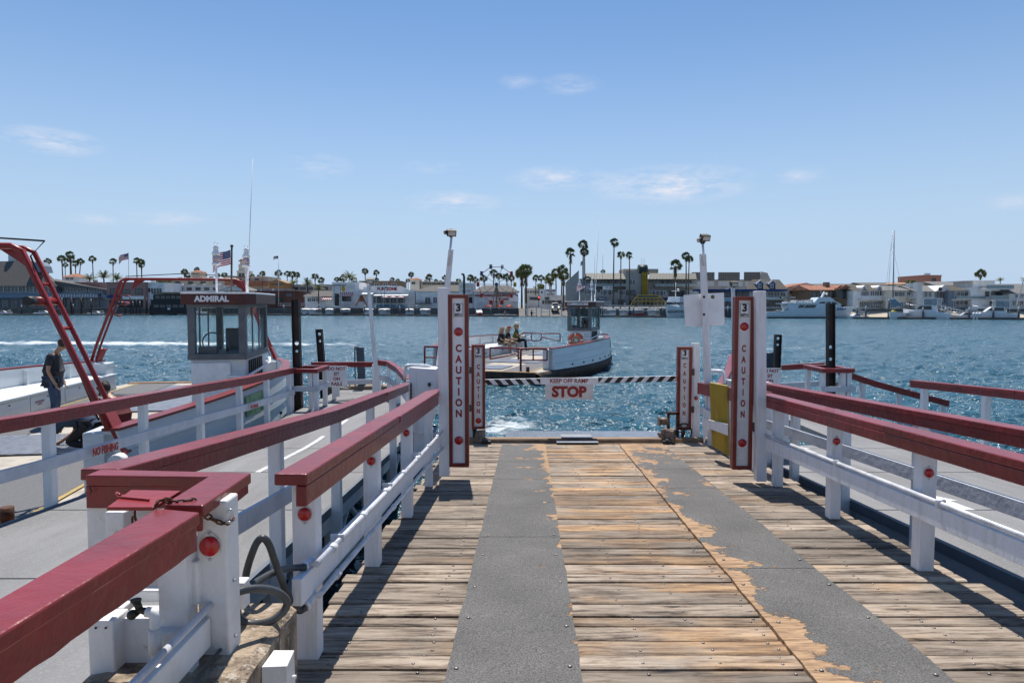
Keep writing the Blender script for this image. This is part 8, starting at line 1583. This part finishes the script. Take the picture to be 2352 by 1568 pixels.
# vehicles: pickup on the landing
D = shore(1275)+3; t = thing('pickup_truck', 'white pickup with lit headlights facing the water on the ferry landing', 'pickup', (fp(1275, 0, D).x, D, GZ-.45), 0); W = dict(world=False)
CARW = mat('car_white_paint', (.68, .69, .7), .25, coat=.5)
bd = obj('body', MB().prism([(-.95, .38), (.95, .38), (.97, .95), (.93, 1.12), (-.93, 1.12), (-.97, .95)], -2.6, 2.6, 'y'), CARW, t, **W, bev=.05); mb = MB(); mb.hexa([(-.88, -1.1, 1.12), (.88, -1.1, 1.12), (.88, 1.2, 1.12), (-.88, 1.2, 1.12), (-.72, -.4, 1.85), (.72, -.4, 1.85), (.72, 1.0, 1.85), (-.72, 1.0, 1.85)]); obj('cab', mb, CARW, t, **W, bev=.05)
obj('windscreen', MB().hexa([(-.80, -1.09, 1.2), (.80, -1.09, 1.2), (.8, -1.0, 1.2), (-.8, -1.0, 1.2), (-.68, -.50, 1.78), (.68, -.50, 1.78), (.68, -.4, 1.78), (-.68, -.4, 1.78)]), DARKGLASS, t, **W); obj('grille', MB().box((-.6, -2.63, .68), (.6, -2.6, .98)), BLACK, t, **W); obj('bumper', MB().box((-.98, -2.72, .38), (.98, -2.6, .6)), GALV, t, **W)
for s in (-1, 1): obj('headlight', MB().box((min(s*.62, s*.9), -2.65, .72), (max(s*.62, s*.9), -2.6, .95)), mat('headlight', (.8, .7, .5), .3, emit=((1, .75, .4), 3)), t, **W)
for sx in (-1, 1):
    for sy in (-1.7, 1.6): w_ = obj('wheel', MB().lathe([(.38, 0), (.38, .24), (.2, .25)], (sx*.78-.12, sy, .38), 14, 0, Matrix.Rotation(R(90), 3, 'Y')), BLACK, t, **W)
obj('light_bar', MB().box((-.5, .1, 1.86), (.5, .25, 1.96)), mat('lamp_orange', (.6, .3, .05), .4), t, **W)
t = thing('traffic_light', 'traffic signal showing red beside the welcome sign', 'traffic light', fp(1237, 705, shore(1237)+12)); D = shore(1237)+12; obj('pole', MB().tube([fp(1237.5, 705, D), fp(1237.5, 678, D)], .08, 6), BLACK, t); obj('head', MB().box((fp(1235.5, 0, D).x, D-.3, fp(0, 690, D).z), (fp(1239.5, 0, D).x, D-.1, fp(0, 681, D).z)), BLACK, t)
mb = MB(); c = fp(1237.5, 683.3, D-.31); mb.ball(c, .16, 8); obj('red_lamp', mb, mat('signal_red', (.6, .02, .01), .4, emit=((1, .03, .02), 4)), t)
# paddle boarders and strollers
JWK = dict(pe=(0, 0, .92), wa=(0, 0, 1.08), ch=(0, .0, 1.3), ne=(0, .02, 1.46), he=(0, .04, 1.6), shL=(-.2, 0, 1.38), elL=(-.27, .05, 1.12), wrL=(-.1, .28, 1.15), shR=(.2, 0, 1.38), elR=(.28, .05, 1.1), wrR=(.1, .3, .98), hiL=(-.1, 0, .88), hiR=(.1, 0, .88), knL=(-.14, .03, .47), knR=(.14, .03, .47), anL=(-.15, 0, .09), anR=(.15, 0, .09), toL=(-.16, .14, .04), toR=(.16, .14, .04))
TANSK = mat('tan_swimwear', (.3, .18, .12), .8)
for (x, y, sh, lb) in ((1160, 730, TANSK, 'distant paddleboarder in tan on a white board, left one'), (1221, 730, BLKT, 'distant paddleboarder dressed in black on a white board, right one')):
    c = G(x, y, WZ+.12); bd_ = thing('paddleboard', 'thin white paddleboard carrying the %s paddleboarder' % ('left tan' if x < 1200 else 'right black-clad'), 'paddleboard', c, R(5)); mb = MB(); mb.prism([(-1.6, -.02), (-1.2, -.3), (.6, -.38), (1.35, -.22), (1.65, 0), (1.35, .22), (.6, .38), (-1.2, .3)], -.06, .06, 'z'); obj('board', mb, BH, bd_, world=False, bev=.02)
    person(lb, c+Vector((0, 0, .06)), R(-60), JWK, sh, sh, DKHAIR); mb = MB(); mb.tube([c+Vector((.35, -.25, 1.4)), c+Vector((.5, -.4, -.2))], .018, 5); o = obj('paddle', mb, BLACK); tag(o, 'paddle held by the %s paddleboarder' % ('left tan' if x < 1200 else 'right black-clad'), 'paddle')
for (x, sh, lb) in ((1368, BLKT, 'distant stroller in dark clothes by the ticket booth'), (1436, mat('sky_shirt', (.2, .35, .5), .9), 'distant stroller in a light blue shirt before the office building'), (1135, BH, 'distant person in white under the orange parasols'), (1291, mat('blue_shirt2', (.05, .1, .3), .9), 'distant person in blue right of the white pickup')):
    c = fp(x, 705, shore(x)+8.5); person(lb, (c.x, c.y, GZ), R(120), JWK, sh, TANS, DKHAIR)
# small skiff near the moored ferry, left edge
D = 21; t = thing('skiff', 'small open skiff just entering at the left edge behind the moored ferry', 'boat', (fp(-18, 0, D).x, D, WZ), R(8)); obj('hull', hull(3.2, 1.3, .55), mat('skiff_hull', (.35, .33, .3), .6), t, world=False); obj('outboard_motor', MB().box((1.3, -.1, .5), (1.5, .1, .8)), BLACK, t, world=False)

# ================================================================ one object per piece where a mesh holds repeats of one part
SPLIT = {'screws': 'screw', 'bolt': 'bolt', 'end_box': 'end_box', 'tread_plate': 'tread_plate', 'gantry_rung': 'gantry_rung', 'gantry_foot': 'gantry_foot', 'coupling': 'coupling', 'float_edge': 'float_edge', 'gantry_end_cap': 'gantry_end_cap', 'deck_lane': 'deck_lane', 'yellow_line': 'yellow_line', 'bitt': 'bitt', 'rib': 'rib', 'scupper': 'scupper', 'vent_slot': 'vent_slot', 'end_timber': 'end_timber', 'screw': 'screw', 'awning_post': 'awning_post', 'band': 'band', 'roof_aerial': 'roof_aerial', 'spreader': 'spreader', 'bearers': 'bearer', 'edge_strip': 'edge_strip', 'panel_joint': 'panel_joint', 'arrow': 'arrow', 'lower_rail ': ''}
def split_loose(o, nm):
    me = o.data; n = len(me.vertices); par = list(range(n))
    def fd(a):
        while par[a] != a: par[a] = par[par[a]]; a = par[a]
        return a
    for e in me.edges: a, b = fd(e.vertices[0]), fd(e.vertices[1]); par[a] = b
    isl = {}
    for p in me.polygons: isl.setdefault(fd(p.vertices[0]), []).append(p)
    if len(isl) < 2: return
    for k, ps in isl.items():
        vs = sorted({v for p in ps for v in p.vertices}); mp_ = {v: i for i, v in enumerate(vs)}; m2 = bpy.data.meshes.new(nm); m2.from_pydata([me.vertices[v].co[:] for v in vs], [], [[mp_[v] for v in p.vertices] for p in ps])
        for m_ in me.materials: m2.materials.append(m_)
        m2.polygons.foreach_set('use_smooth', [p.use_smooth for p in ps]); m2.polygons.foreach_set('material_index', [p.material_index for p in ps])
        q = bpy.data.objects.new(nm, m2); COL.objects.link(q); q.parent = o.parent
        for key in o.keys():
            if not key.startswith('_'): q[key] = o[key]
        for md in o.modifiers:
            if md.type == 'BEVEL': b = q.modifiers.new('bevel', 'BEVEL'); b.width = md.width; b.segments = 2; b.limit_method = 'ANGLE'; b.angle_limit = md.angle_limit
        for ch in list(o.children): ch.parent = q
    bpy.data.objects.remove(o)
for o in list(bpy.data.objects):
    b_ = o.name.split('.')[0]
    if o.type == 'MESH' and b_ in SPLIT and SPLIT[b_]: split_loose(o, SPLIT[b_])
